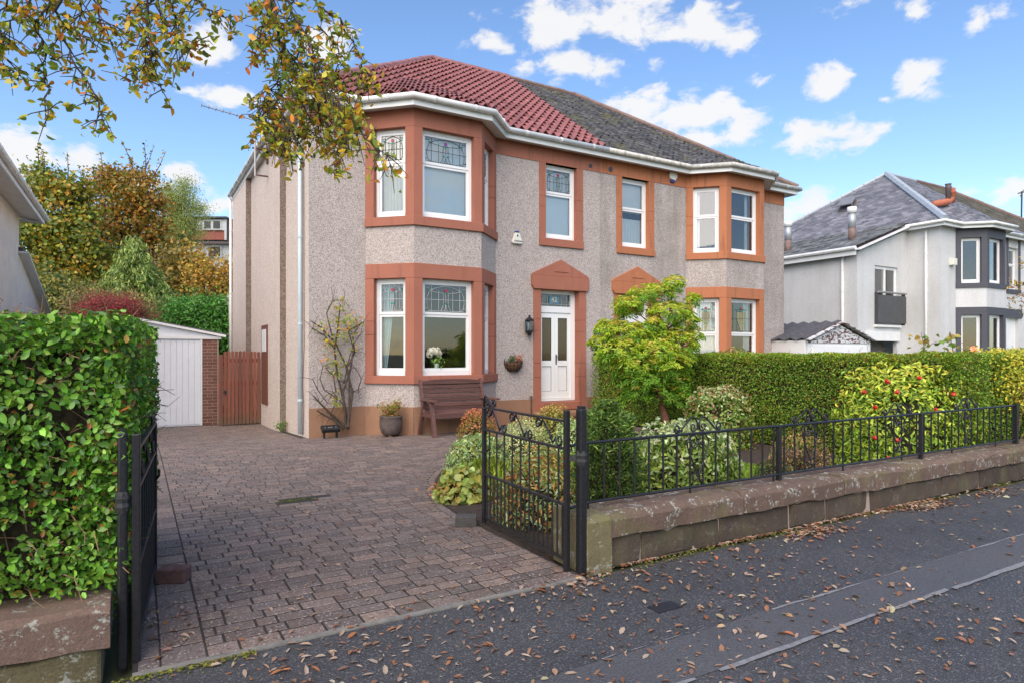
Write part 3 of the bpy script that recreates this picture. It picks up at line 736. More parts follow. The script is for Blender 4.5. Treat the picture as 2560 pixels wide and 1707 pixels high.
def tiles_red(roof, p, s, y0):
    tw, g = .20, .275; run = (RV+OV); sl = math.hypot(run, ZR-ZE); cs = run/sl; dv = g*cs
    nprof = 8; items = []
    for r in range(-3, int(run/dv)+1):
        v0 = -OV+r*dv
        nu = int((HW+OV)/tw)+1
        for i in range(nu):
            ua, ub = i*tw, (i+1)*tw
            vm = v0+dv*.5; um = (ua+ub)/2
            hu = hip_u(vm)
            if ua > hu: continue
            if vm < eave_v(um)-.01 and v0+dv < eave_v(um)+.02: continue
            if v0+dv < eave_v(um): continue
            items.append((r, i, ua, min(ub, hip_u(v0)+.02), v0))
    out = []
    rowc = 0
    for (r, i, ua, ub, v0) in items:
        mb = MB(); top = []; bot = []; up = []
        dz0 = random.gauss(0, .004)
        for k in range(nprof+1):
            t = k/nprof; u = ua+(ub-ua)*t
            prof = .075*(.5+.5*math.sin(2*math.pi*t-.4))**1.5
            va = max(v0-.02, eave_v(u)-.06); vb = v0+dv+.02
            if vb < va+.02: vb = va+.02
            zl = roofH(u, va)+.066+prof+dz0; zu = roofH(u, vb)+.012+prof*.8
            x = p+s*u
            vb2 = min(vb, max(va+.02, RV-(u-RU)*(RV+OV)/(HW+OV-RU)+.03)) if u > RU else min(vb, RV)
            zu = roofH(u, vb2)+.012+prof*.8
            top.append((x, y0+va, zl)); up.append((x, y0+vb2, zu)); bot.append((x, y0+va+.004, zl-.016))
        n = nprof+1; vs = top+up+bot
        fs = [(k, k+1, n+k+1, n+k) for k in range(nprof)]+[(2*n+k, 2*n+k+1, k+1, k) for k in range(nprof)]
        mb.add(vs, fs); out.append(((ua-HW)**2*0+(v0)**2 + ((p+s*ua)-2)**2*.15, mb))
    out.sort(key=lambda t: t[0])
    rest = MB()
    for k, (d, mb) in enumerate(out):
        if k < 300: mb.build('roof_tile', 'roof_tile_red', roof)
        else: rest.add(mb.v, mb.f)
    if rest.v: tag(rest.build('upper_roof_tiles', 'roof_tile_red', roof), kind='stuff')
def slates(roof, p, s, y0, mat, cols, tw=.22, g=.115, bay=True, plane=None, name='slates', rough=.006):
    """joined small slates on the front slope (or on a given plane)"""
    run = RV+OV; sl = math.hypot(run, ZR-ZE); cs = run/sl; dv = g*cs; mb = MB()
    for r in range(-9 if bay else 0, int(run/dv)+1):
        v0 = -OV+r*dv; off = (r % 2)*tw/2
        for i in range(-1, int((HW+OV)/tw)+2):
            ua, ub = max(0, i*tw+off)+.002, (i+1)*tw+off-.003
            um = (ua+ub)/2
            if ub <= ua+.01 or um > hip_u(v0+dv*.5) or v0+dv*.6 < eave_v(um): continue
            ub = min(ub, hip_u(v0)); 
            if ub <= ua: continue
            a = random.gauss(.022, rough); b_ = a+random.gauss(0, .004); vb = min(v0+dv*1.25, RV)
            q = lambda u, v, dz: (p+s*u, y0+v, roofH(u, v)+dz)
            c = random.choice(cols); k = random.uniform(.7, 1.3); c = tuple(x*k for x in c)
            va = max(v0, eave_v(um)-.05)
            mb.add([q(ua, va, a), q(ub, va, b_), q(ub, vb, .004), q(ua, vb, .004), q(ua, va, -.004), q(ub, va, -.004)], [(0, 1, 2, 3), (4, 5, 1, 0)], c)
    return tag(mb.build(name, mat, roof), kind='stuff')
def side_slates(roof, p, s, y0, mat, cols, tw=.26, g=.2):
    """the hip end facing sideways"""
    run = HW+OV-RU; mb = MB(); du = g*.8
    for r in range(int(run/du)+1):
        u0 = HW+OV-r*du
        for i in range(-2, 40):
            va = -OV+i*tw+(r % 2)*tw/2; vb = va+tw-.004; f = (HW+OV-u0)/run; lo, hi = -OV+f*(RV+OV), 2*RV+OV-f*(RV+OV)
            a, b = max(va, lo), min(vb, hi)
            if b-a < .02: continue
            z = ZE+f*(ZR-ZE); u1 = max(u0-du*1.2, RU); z1 = ZE+(HW+OV-u1)/run*(ZR-ZE); e = random.gauss(.022, .006)
            c = random.choice(cols); k = random.uniform(.72, 1.28); c = tuple(x*k for x in c)
            q = lambda u, v, zz: (p+s*u, y0+v, zz)
            mb.add([q(u0, a, z+e), q(u0, b, z+e), q(u1, b, z1+.004), q(u1, a, z1+.004), q(u0, a, z-.004), q(u0, b, z-.004)], [(0, 1, 2, 3), (4, 5, 1, 0)], c)
    return tag(mb.build('hip_end_slates', mat, roof), kind='stuff')
def roof_shell(root, p, s, y0, mat):
    mb = MB(); us = sorted(set(list(np.linspace(0, HW+OV, 60))+[RU, B0, B1])); vs_ = np.linspace(-BP-OV, RV, 40)
    q = lambda u, v, d=-.03: (p+s*u, y0+v, roofH(u, v)+d)
    for a, b in zip(us, us[1:]):
        for c, d in zip(vs_, vs_[1:]):
            um = (a+b)/2
            if (c+d)/2 < eave_v(um) or um > hip_u((c+d)/2): continue
            mb.poly([q(a, c), q(b, c), q(b, d), q(a, d)])
    e = HW+OV; X = lambda u: p+s*u
    mb.poly([(X(e), y0-OV, ZE-.03), (X(RU), y0+RV, ZR-.03), (X(e), y0+2*RV+OV, ZE-.03)])
    mb.poly([(X(e), y0+2*RV+OV, ZE-.03), (X(RU), y0+RV, ZR-.03), (X(0), y0+RV, ZR-.03), (X(0), y0+2*RV+OV, ZE-.03)])
    return mb.build('roof', mat, root)
def ridge_tiles(roof, p, s, y0, mat, n_hip=15, n_ridge=6, r=.10, hip=True):
    X = lambda u: p+s*u
    a = Vector((X(HW+OV), y0-OV, ZE+.03)); b = Vector((X(RU), y0+RV, ZR+.03)); c = Vector((X(0), y0+RV, ZR+.03))
    def run(a, b, n):
        for i in range(n):
            t0, t1 = i/n, (i+1.04)/n; m = MB(); e = random.gauss(0, .004); k = Vector((0, 0, e)); m.tube([a.lerp(b, t0)+k, a.lerp(b, t1)+k], [r*1.04, r*.95], 8); m.build('ridge_tile', mat, roof, smooth=False)
    if hip: run(a, b, n_hip)
    run(b, c, n_ridge)
def gutter(root, pts, z, mat, smat, soff=True, close=None, rad=.055, brk=.8, fh=.11):
    """pts: wall line (moving +x or given), builds gutter, fascia, soffit along the offset line"""
    o1 = offset_poly(pts, OV); o2 = offset_poly(pts, OV+.062); ow = offset_poly(pts, -.02)
    if close:                  # extend first/last points
        pass
    g = MB(); g.tube([(q.x, q.y, z-.035) for q in o2], rad, 10); go = g.build('gutter', mat, root, smooth=True)
    for a, b in zip(o2, o2[1:]):
        L = (b-a).length; d = (b-a).normalized()
        for i in range(max(1, int(L/brk))):
            q = a+d*(L*(i+.5)/max(1, int(L/brk))); m = MB(); m.tube([(q.x-d.x*.02, q.y-d.y*.02, z-.035), (q.x+d.x*.02, q.y+d.y*.02, z-.035)], rad+.007, 10); m.build('bracket', mat, go)
    f = MB(); s_ = MB(); oo = offset_poly(pts, OV-.02)
    for i in range(len(pts)-1):
        f.prism([o1[i], o1[i+1], oo[i+1], oo[i]], z-.185, z-.02)
        s_.poly([(o1[i].x, o1[i].y, z-.16), (o1[i+1].x, o1[i+1].y, z-.16), (ow[i+1].x, ow[i+1].y, z-.135), (ow[i].x, ow[i].y, z-.135)])
    f.build('fascia', smat, root); s_.build('soffit', 'soffit_white' , root)
def blocks(root, F, s0, s1, z0, z1, n0, n1, mat, name, cuts=(), vert=True, gap=.006, bev=.004):
    """one stone, or several split by cuts (in z when vert else in s)"""
    C = sorted([z0 if vert else s0, *cuts, z1 if vert else s1])
    for a, b in zip(C, C[1:]):
        m = MB()
        if vert: m.lbox(F, s0, s1, a+gap/2, b-gap/2, n0, n1)
        else: m.lbox(F, a+gap/2, b-gap/2, z0, z1, n0, n1)
        m.build(name, mat, root)
def house_half(root, p, s, y0, wall='roughcast_pink', stone='stone_red', plinth='stone_plinth', sidewall='roughcast_side', fl='left', deco=True, door=True):
    X = lambda u, v=0: (p+s*u, y0+v)
    U = half_points(s); pts = [X(*q) for q in U]
    wm = MB()
    segs = [Fr(a, b) for a, b in zip(pts, pts[1:])]
    order = list(range(5)) if s > 0 else [4, 3, 2, 1, 0]       # index into canonical segs
    seg = {k: segs[i] for i, k in enumerate(order)}             # 0 entry,1 cant,2 front,3 cant,4 end
    def loc(k, ua, ub):                                         # canonical u range to local s on flat segments
        F = seg[k]; u0 = (0, 0, 0, 0, B1)[k]; u1 = (B0, 0, 0, 0, HW)[k]
        return (ua-u0, ub-u0) if s > 0 else (u1-ub, u1-ua)
    # openings on the entry segment
    wa, wb = loc(0, A1+.17, A2-.17); da, db = loc(0, .60, 1.62)
    F = seg[0]
    skin(wm, F, -.25, ZF1+.01, [(wa, wb, ZT1, ZF0), (da, db, .25, 2.85)])
    skin(wm, seg[4], -.25, ZF1+.01, [])
    for k in (1, 2, 3):
        skin(wm, seg[k], -.25, ZS0+.08, []); skin(wm, seg[k], ZL0+.15, ZT0+.08, [])
    # back and roof-line of the house body are closed by the side wall builder
    wo = wm.build('front_wall', wall, root)
    n0, n1 = -.26, .014
    # frieze, with joints
    for k in (0, 4):
        FF = seg[k]; L = FF.L; cut = [L*.30, L*.52, L*.80] if k == 0 else []
        blocks(root, FF, 0 if k == 4 else 0, L, ZF0, ZF1, .001, n1, stone, 'frieze_stone', cut, vert=False)
    pb = [X(*q) for q in ([(B0, 0), (B0+BC, -BP), (B1-BC, -BP), (B1, 0)] if s > 0 else [(B1, 0), (B1-BC, -BP), (B0+BC, -BP), (B0, 0)])]
    oo = offset_poly(pb, .014); os_ = offset_poly(pb, .05); oi = offset_poly(pb, -.16)
    for i in range(3):
        for (za, zb, ofs, nm) in ((ZL0, ZL1, oo, 'lintel_stone'), (ZF0, ZF1, oo, 'lintel_stone'), (ZS0, ZS1, os_, 'sill_stone'), (ZT0, ZT1, os_, 'sill_stone')):
            g = .002; m = MB(); a, b = ofs[i], ofs[i+1]; m.prism([a, b, oi[i+1], oi[i]], za, zb); m.build(nm, stone, root, bevel=.006)
    J = .17
    for (za, zb) in ((ZS1, ZL0), (ZT1, ZF0)):
        H = zb-za; cuts = [za+H*.42, za+H*.56]
        # corner mullions
        for i in (1, 2):
            c = oo[i]; a = c+(oo[i-1]-c).normalized()*J; b = c+(oo[i+1]-c).normalized()*J; ci = oi[i]
            na = Vector((segs_n(oo[i-1], c))); nb = Vector((segs_n(c, oo[i+1])))
            zc = [za]+([])+[zb]
            for q0, q1 in zip(zc, zc[1:]):
                m = MB(); m.prism([a, c, b, b-nb*.16, ci, a-na*.16], q0+.002, q1-.002); m.build('mullion_stone', stone, root)
        for i, (a, b) in ((0, (oo[0], oo[1])), (3, (oo[3], oo[2]))):
            d = (b-a).normalized(); q = a+d*J; nn = Vector(segs_n(oo[0], oo[1]) if i == 0 else segs_n(oo[2], oo[3]))
            zc = [za]+cuts+[zb]
            for q0, q1 in zip(zc, zc[1:]):
                m = MB(); m.prism([a, q, q-nn*.16, a-nn*.16], q0+.003, q1-.003); m.build('jamb_stone', stone, root)
    # entry window and door surrounds
    H = ZF0-ZT1; cuts = [ZT1+H*.42, ZT1+H*.56]
    blocks(root, F, wa-.17, wa, ZT1, ZF0, n0, n1, stone, 'jamb_stone', cuts); blocks(root, F, wb, wb+.17, ZT1, ZF0, n0, n1, stone, 'jamb_stone', cuts)
    m = MB(); m.lbox(F, wa-.17, wb+.17, ZT0, ZT1, n0, .05); m.build('sill_stone', stone, root, bevel=.006)
    H = 2.85-.02; cuts = [.95, 1.25, 1.95, 2.2]
    blocks(root, F, da-.19, da, .02, 2.85, n0, n1+.01, stone, 'jamb_stone', cuts); blocks(root, F, db, db+.19, .02, 2.85, n0, n1+.01, stone, 'jamb_stone', cuts)
    a, b = da-.25, db+.25; c = (a+b)/2
    m = MB(); m.lprism(F, [(a+.05, 2.85), (b-.05, 2.85), (b, 2.93), (b, 3.14), (a, 3.14), (a, 2.93)], n0, .07); m.build('door_lintel', stone, root, bevel=.008)
    m = MB(); m.lprism(F, [(a, 3.143), (b, 3.143), (b-.03, 3.19), (c, 3.52), (a+.03, 3.19)], 0, .055); ped = m.build('pediment', stone, root, bevel=.006)
    m = MB(); q = .20; m.lprism(F, [(c-q, 3.24), (c+q, 3.24), (c, 3.385)], .056, .068); m.build('pediment_panel', stone, ped, bevel=.008)
    # plinth
    for k in (0, 1, 2, 3, 4):
        FF = seg[k]; L = FF.L; s0_, s1_ = 0, L
        rngs = [(0, L)]
        if k == 0: rngs = [(0, da-.19), (db+.19, L)]
        for (q0, q1) in rngs:
            k2 = max(1, round((q1-q0)/.75)); cut = [q0+(q1-q0)*i/k2+random.uniform(-.06, .06) for i in range(1, k2)]
            blocks(root, FF, q0, q1, -.25, .48, .001, .022, plinth, 'plinth_stone', cut, vert=False, gap=.005)
    return seg, loc, (wa, wb), (da, db), pts, F
def segs_n(a, b):
    e = (b-a).normalized(); return (e.y, -e.x)

# ---------------- the left house of the pair (red tiles)
HL = thing('semi_detached_house', (PX-HW/2, Y0, 0), 'two storey semi-detached house with red tiled roof, bay windows and door number 42', 'house')
seg, loc, (wa, wb), (da, db), ptsL, F0 = house_half(HL, PX, -1, Y0)
# side wall with two stepped breasts whose street-facing returns use a darker roughcast
XL = PX-HW
sd = [(0, 0), (2.03, 0), (2.03, -.12), (5.84, -.12), (5.84, -.25), (8.45, -.25)]
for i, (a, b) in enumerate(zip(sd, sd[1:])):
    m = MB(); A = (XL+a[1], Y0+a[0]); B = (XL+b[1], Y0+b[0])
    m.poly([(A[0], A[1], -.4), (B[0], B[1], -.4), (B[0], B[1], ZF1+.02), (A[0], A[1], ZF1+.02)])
    darker = abs(a[0]-b[0]) < .01
    o = m.build('side_wall_return' if darker else 'side_wall', 'roughcast_darker' if darker else 'roughcast_side', HL)
m = MB(); m.poly([(XL-.25, Y0+DEP, -.4), (PX, Y0+DEP, -.4), (PX, Y0+DEP, 6), (XL-.25, Y0+DEP, 6)]); m.build('back_wall', 'roughcast_side', HL)
m = MB(); m.lbox(Fr((XL-.001, Y0+.001), (XL-.001, Y0+.25), (-1, 0)), 0, .25, -.3, .5, 0, .015)
# roof
rf = roof_shell(HL, PX, -1, Y0, 'ridge_red'); tiles_red(rf, PX, -1, Y0); ridge_tiles(rf, PX, -1, Y0, 'ridge_red')
ptsG = [(XL-.0, Y0+DEP+.2), (XL, Y0)] ; gp = [(XL, Y0+DEP+.15)]+[(q[0], q[1]) for q in ptsL]
gutter(HL, gp, ZE, 'gutter_white', 'white_paint')
# downpipes
def pipe(root, x, y, z0, z1, mat, r=.036, cl=(.6, 2.0, 3.6, 5.0), name='downpipe', nx=.05):
    m = MB(); m.tube([(x, y, z0), (x, y, z1)], r, 10); o = m.build(name, mat, root, smooth=True)
    for z in cl:
        if z0 < z < z1: m = MB(); m.tube([(x, y, z-.02), (x, y, z+.02)], r+.008, 10); m.box((x, y-.012, z-.012), (x+nx, y+.012, z+.012)); m.build('pipe_collar', mat, o)
    return o
pipe(HL, XL-.055, Y0+.47, -.02, 5.85, 'pipe_blue')
pipe(HL, XL-.31, Y0+DEP-.05, -.3, 5.6, 'gutter_white', cl=(1.2, 3.2, 5.0))
m = MB(); m.tube([(XL-.31, Y0+DEP-.05, 5.6), (XL-.31, Y0+DEP-.05, 5.68), (XL-.30, Y0+DEP+.12, 5.95)], .036, 8); m.build('swan_neck', 'gutter_white', HL)
m = MB(); m.tube([(XL-.03, Y0+.3, -.02), (XL-.02, Y0+.3, .5), (XL-.03, Y0+.33, .9), (XL-.015, Y0+.3, 1.6), (XL-.02, Y0+.31, 5.7)], .007, 5); m.build('cable', 'dark_print', HL)
# side window reveal low on the side wall
m = MB(); m.box((XL-.135, Y0+3.4, .0+.3), (XL-.115, Y0+4.2, 2.1)); sw = m.build('side_window', 'stain_brown', HL)
m = MB(); m.box((XL-.15, Y0+3.55, 1.5), (XL-.137, Y0+4.05, 2.0)); m.build('pane', 'white_paint', sw)
# cream clad rear extension
m = MB()
for i in range(8): m.box((2.36, 20.25+.002*(i % 2), -.3+i*.44), (3.6, 23.0, -.3+i*.44+.432))
m.build('rear_extension', 'cream_board', HL)
# rooms behind the glass
def rooms(root, p, s, y0):
    m = MB(); a, b = sorted((p+s*.06, p+s*(HW-.12)))
    for z0, z1 in ((.28, 3.0), (3.35, 5.92)):
        m.poly([(a, y0+.02, z0), (b, y0+.02, z0), (b, y0+3.6, z0), (a, y0+3.6, z0)]); m.poly([(a, y0+3.6, z0), (b, y0+3.6, z0), (b, y0+3.6, z1), (a, y0+3.6, z1)])
        m.poly([(a, y0, z0), (a, y0+3.6, z0), (a, y0+3.6, z1), (a, y0, z1)]); m.poly([(b, y0, z0), (b, y0+3.6, z0), (b, y0+3.6, z1), (b, y0, z1)]); m.poly([(a, y0+.02, z1), (b, y0+.02, z1), (b, y0+3.6, z1), (a, y0+3.6, z1)])
    u1 = p+s*2.2; m.poly([(u1, y0+.02, .28), (u1, y0+3.6, .28), (u1, y0+3.6, 5.9), (u1, y0+.02, 5.9)])
    m.build('interior', 'dark_room', root)
    m = MB(); c0, c1 = sorted((p+s*B0, p+s*B1)); m.poly([(c0, y0, ZS1), (c1, y0, ZS1), (c1-BC, y0-BP+.1, ZS1), (c0+BC, y0-BP+.1, ZS1)]); m.poly([(c0, y0, ZT1), (c1, y0, ZT1), (c1-BC, y0-BP+.1, ZT1), (c0+BC, y0-BP+.1, ZT1)]); m.poly([(c0, y0+.05, 3.0), (c1, y0+.05, 3.0), (c1-BC, y0-BP+.1, 3.0), (c0+BC, y0-BP+.1, 3.0)]); m.poly([(c0, y0+.05, 5.93), (c1, y0+.05, 5.93), (c1-BC, y0-BP+.1, 5.93), (c0+BC, y0-BP+.1, 5.93)])
    m.build('window_board', 'white_paint', root)
rooms(HL, PX, -1, Y0)
J = .17
def bay_windows(root, seg, z0, z1, cfg, **k):
    for i in (1, 2, 3):
        F = seg[i]; window(root, F, J-.006, F.L-J+.006, z0, z1, **{**k, **cfg.get(i, {})})
# canonical cant 3 is the one towards the outer end (left on this house)
LW = dict(lead='lead_pale', split=.63, style='sash', mat='white_paint')
bay_windows(HL, seg, ZS1, ZL0, {3: dict(inner=(('side', 'curtain_blue', .20, .47, -.17),), lead_pane='pane_glass'), 2: dict(lead_pane='pane_dark'), 1: {}}, **LW)
UW = dict(lead='lead_came', split=.62, style='trickle')
bay_windows(HL, seg, ZT1, ZF0, {3: dict(inner=(('sheer', 'curtain_cream'),)), 2: dict(inner=(('pane_sheet', 'sky_reflection_pale', ZT1+.03, ZF0-.03),), flower='glass_purple'), 1: dict(inner=(('sheer', 'curtain_white'),))}, **UW)  # sheet behind the front pane carries the sky's reflection as colour
window(HL, F0, wa-.004, wb+.004, ZT1, ZF0, **{**UW, 'inner': (('pane_sheet', 'sky_reflection_pale', ZT1+.03, ZT1+1.02), ('pane_sheet', 'curtain_white', ZT1+1.04, ZF0-.03))})
# front door with fanlight 42
def front_door(root, F, da, db):
    m = MB(); fw = .06; m.lbox(F, da, da+fw, .41, 2.85, -.24, -.16); m.lbox(F, db-fw-.05, db, .41, 2.85, -.24, -.15); m.lbox(F, da+fw, db-fw-.05, 2.77, 2.85, -.24, -.155); m.lbox(F, da+fw, db-fw-.05, 2.36, 2.50, -.24, -.15); m.lbox(F, da+fw, db-fw-.05, .41, .46, -.24, -.14)
    d = m.build('door', 'white_upvc', root)
    a, b = da+fw, db-fw-.05; c = (a+b)/2
    g = MB(); g.poly([F(a, 2.5, -.2), F(b, 2.5, -.2), F(b, 2.77, -.2), F(a, 2.77, -.2)]); g.build('fanlight_pane', 'pane_dark', d)
    m = MB()
    for t in (.12, .28, .72, .88): m.tube([F(a+(b-a)*t, 2.51, -.19), F(a+(b-a)*t, 2.76, -.19)], .005, 4)
    m.tube([F(a+(b-a)*(.5+.47*math.cos(x)), 2.56+.19*math.sin(x), -.19) for x in np.linspace(0, math.pi, 12)], .005, 4); m.tube([F(a, 2.55, -.19), F(b, 2.55, -.19)], .005, 4); m.build('leading', 'lead_pale', d)
    m = MB(); q = .125; m.lbox(F, c-q-.01, c+q-.01, 2.57, 2.73, -.192, -.182); npl = m.build('number_plate', 'number_blue', d)
    t = bpy.data.curves.new('n42', 'FONT'); t.body = '42'; t.size = .15; t.extrude = .003; t.align_x = 'CENTER'; t.align_y = 'CENTER'
    to = bpy.data.objects.new('n42', t); COL.objects.link(to); dg = bpy.context.evaluated_depsgraph_get(); me = bpy.data.meshes.new_from_object(to.evaluated_get(dg)); bpy.data.objects.remove(to)
    me.materials.clear(); me.materials.append(MATS['number_gold'])
    for k in me.polygons: k.material_index = 0
    put('door_number', me, npl, F(c-.01, 2.65, -.178), rot=(R(90), 0, math.atan2(F.e.y, F.e.x)))
    for i, (q0, q1) in enumerate(((a+.003, c-.002), (c+.002, b-.003))):
        m = MB(); t = .085; z0, z1 = .465, 2.355; n1, n0 = -.175, -.225
        m.lbox(F, q0, q0+t, z0, z1, n0, n1); m.lbox(F, q1-t, q1, z0, z1, n0, n1); m.lbox(F, q0+t, q1-t, z1-.11, z1, n0, n1); m.lbox(F, q0+t, q1-t, z0, z0+.16, n0, n1); m.lbox(F, q0+t, q1-t, 1.18, 1.30, n0, n1)
        lf = m.build('door_leaf', 'white_upvc', d)
        m = MB(); m.lbox(F, q0+t, q1-t, 1.30, z1-.11, n0+.01, n1-.02); m.build('obscure_pane', 'pane_obscure', lf)
        m = MB(); m.lbox(F, q0+t, q1-t, z0+.16, 1.18, n0+.01, n1-.022); m.build('door_panel', 'white_upvc', lf)
        m = MB()
        for (z_, z2) in ((1.30, z1-.11), (z0+.16, 1.18)):
            for pts in (((q0+t, z_), (q1-t, z_)), ((q1-t, z_), (q1-t, z2)), ((q1-t, z2), (q0+t, z2)), ((q0+t, z2), (q0+t, z_))): m.tube([F(*pts[0], n1-.012), F(*pts[1], n1-.012)], .006, 4)
        m.build('gasket', 'dark_print', lf)
        if i == 1:
            m = MB(); m.lbox(F, q0+.02, q0+.05, 1.22, 1.44, n1, n1+.012); m.tube([F(q0+.035, 1.39, n1+.01), F(q0+.035, 1.39, n1+.05), F(q0+.15, 1.385, n1+.05)], .009, 6); m.build('door_handle', 'dark_print', lf)
    return d
front_door(HL, F0, da, db)
m = MB(); m.lbox(F0, da-.01, db+.01, .22, .40, -.26, .05); m.build('door_step', 'stone_red', HL, bevel=.015)
m = MB(); m.lbox(F0, da-.25, db+.30, .10, .21, .03, .46); m.build('door_step', 'stone_plinth', HL, bevel=.025)
m = MB(); m.lbox(F0, da-.18, db+.22, -.1, .098, .03, .40); m.build('door_step', 'stone_plinth', HL, bevel=.01)
m = MB(); m.tube([F0(da-.27, .0, .05), F0(da-.27, .52, .05)], .012, 6); m.tube([F0(da-.27, .52, .05), F0(da-.27, .55, .05)], .03, 8); m.build('waste_pipe', 'rust_metal', HL)
for s_, ho in ((1.0, 0), (1.2, 0)): pass
# air vents in the frieze
for u, mt in ((-.28, 'dark_print'),):
    q = Vector((PX+u, Y0-.018, 5.72)); m = MB(); m.tube([q, q+Vector((0, -.012, 0))], .045, 12); m.build('air_vent', mt, HL)
q = on_y(1029, 962, Y0-BP-.024); m = MB(); m.box((q.x-.12, Y0-BP-.030, .22), (q.x+.12, Y0-BP-.023, .36)); vg = m.build('vent_grille', 'aluminium', HL)
for i in range(6): m = MB(); m.beam((q.x-.11+i*.036, Y0-BP-.032, .225), (q.x-.09+i*.036, Y0-BP-.032, .355), .006, .006); m.build('grille_bar', 'dark_print', vg)
# chimney-less back; close party roof
# ---------------- the right house of the pair (grey slates)
HR = thing('semi_detached_house', (PX+HW/2, Y0, 0), 'adjoining semi-detached house with dark mossy slate roof and orange sandstone bay', 'house')
segR, locR, (wra, wrb), (dra, drb), ptsR, FR0 = house_half(HR, PX, 1, Y0, 'roughcast_grey', 'stone_orange', 'stone_plinth')
m = MB(); XR = PX+HW
m.poly([(XR, Y0, -.4), (XR, Y0+DEP, -.4), (XR, Y0+DEP, ZF1), (XR, Y0, ZF1)]); m.build('side_wall', 'roughcast_grey', HR)
m = MB(); m.poly([(PX, Y0+DEP, -.4), (XR, Y0+DEP, -.4), (XR, Y0+DEP, 6), (PX, Y0+DEP, 6)]); m.build('back_wall', 'roughcast_grey', HR)
rf = roof_shell(HR, PX, 1, Y0, 'far_roof')
slates(rf, PX, 1, Y0, 'slate_dark', [(.075, .072, .075), (.10, .095, .098), (.06, .058, .06), (.13, .122, .12)], tw=.17, g=.10, rough=.012)
ridge_tiles(rf, PX, 1, Y0, 'far_brown', r=.075)
gutter(HR, [(q[0], q[1]) for q in ptsR]+[(XR, Y0+DEP+.15)], ZE, 'gutter_dirty', 'white_paint')
rooms(HR, PX, 1, Y0)
RWU = dict(split=.56, style='trickle')
bay_windows(HR, segR, ZT1, ZF0, {1: dict(inner=(('side', 'curtain_white', .20, .34),)), 2: dict(inner=(('side', 'curtain_white', .95, 1.05), ('side', 'brown_drape', 1.05, 1.2))), 3: {}}, **RWU)
bay_windows(HR, segR, ZS1, ZL0, {1: dict(inner=(('sheer', 'curtain_white'),), urn=True, flower='glass_rose', lead='lead_came'), 2: dict(inner=(('side', 'curtain_white', .9, 1.15),), lead='lead_came', urn=True), 3: {}}, split=.50, style='sash', mat='white_paint')
window(HR, FR0, wra-.004, wrb+.004, ZT1, ZF0, **{**RWU, 'inner': (('pane_sheet', 'curtain_white', ZT1+.86, ZF0-.03), ('sheer', 'curtain_white', ZT1+.72))})
front_door(HR, FR0, dra, drb) if False else None
m = MB(); m.lbox(FR0, dra, drb, .41, 2.85, -.24, -.17); dd = m.build('door', 'white_paint', HR)
m = MB(); m.lbox(FR0, dra+.14, drb-.14, 2.45, 2.75, -.168, -.16); m.build('fanlight_pane', 'pane_obscure', dd)
m = MB(); m.lbox(FR0, dra+.2, drb-.2, 1.3, 2.2, -.168, -.16); m.build('obscure_pane', 'pane_obscure', dd)
q = Vector((PX+.3, Y0-.018, 5.72)); m = MB(); m.tube([q, q+Vector((0, -.012, 0))], .06, 12); m.build('air_vent', 'dark_print', HR)
# a small lean eave of the rear wing shows past the right corner
m = MB(); m.poly([(XR+.26, Y0-.25+.0, ZE-.06), (XR+.27, Y0+1.2, ZE-.06), (XR-1.0, Y0+1.2, ZE+.7), (XR-1.0, Y0-.25, ZE+.0)])
# ------------------------------------------------------------------ things fixed to or standing by the houses
# wall lantern
q = on_y(1216, 748, Y0-.10); L0 = thing('wall_lantern', (q.x, Y0-.02, q.z), 'black wall lantern with clear panes beside the white front door', 'lantern')
m = MB(); m.lathe((q.x, q.y, q.z), [(.02, .22), (.03, .20), (.02, .185), (.105, .12), (.11, .11), (.095, .10)], 6); m.build('lantern_cap', 'black_iron', L0)
m = MB(); m.lathe((q.x, q.y, q.z), [(.095, -.10), (.10, -.12), (.06, -.15), (.04, -.20), (.02, -.22)], 6); m.build('lantern_base', 'black_iron', L0)
m = MB()
for k in range(6): a = math.pi*k/3; c, s = math.cos(a), math.sin(a); m.tube([(q.x+c*.085, q.y+s*.085, q.z-.10), (q.x+c*.10, q.y+s*.10, q.z+.10)], .008, 4)
m.tube([(q.x, q.y, q.z-.15), (q.x, q.y+.07, q.z-.17), (q.x, Y0-.005, q.z-.08)], .012, 6); m.box((q.x-.04, Y0-.02, q.z-.14), (q.x+.04, Y0, q.z+.0)); m.build('lantern_frame', 'black_iron', L0)
m = MB(); m.lathe((q.x, q.y, q.z), [(.078, -.10), (.092, .10)], 6); m.build('lantern_pane', 'pane_glass', L0)
m = MB(); m.lathe((q.x, q.y, q.z), [(.02, -.08), (.03, .0), (.02, .06)], 8); m.build('bulb', 'white_paint', L0)
# hay-rack basket
q = on_y(1184, 832, Y0-.12); hb = thing('hanging_basket', (q.x, Y0-.02, q.z), 'half-round black wire wall basket with coir liner and small plants by the door', 'basket')
m = MB()
for k in range(9):
    a = math.pi*k/8; m.tube([(q.x-.21*math.cos(a), Y0-.02-.19*math.sin(a), q.z+.02), (q.x-.19*math.cos(a), Y0-.02-.17*math.sin(a), q.z-.10), (q.x-.08*math.cos(a), Y0-.02-.07*math.sin(a), q.z-.20)], .007, 4)
for rr, zz in ((.215, .02), (.20, -.06), (.14, -.15)): m.tube([(q.x-rr*math.cos(a), Y0-.02-rr*.9*math.sin(a), q.z+zz) for a in np.linspace(0, math.pi, 14)], .008, 4)
m.tube([(q.x-.21, Y0-.02, q.z+.08), (q.x-.21, Y0-.02, q.z-.05)], .009, 4); m.tube([(q.x+.21, Y0-.02, q.z+.08), (q.x+.21, Y0-.02, q.z-.05)], .009, 4); m.build('wire_frame', 'black_iron', hb)
m = MB(); vs = []
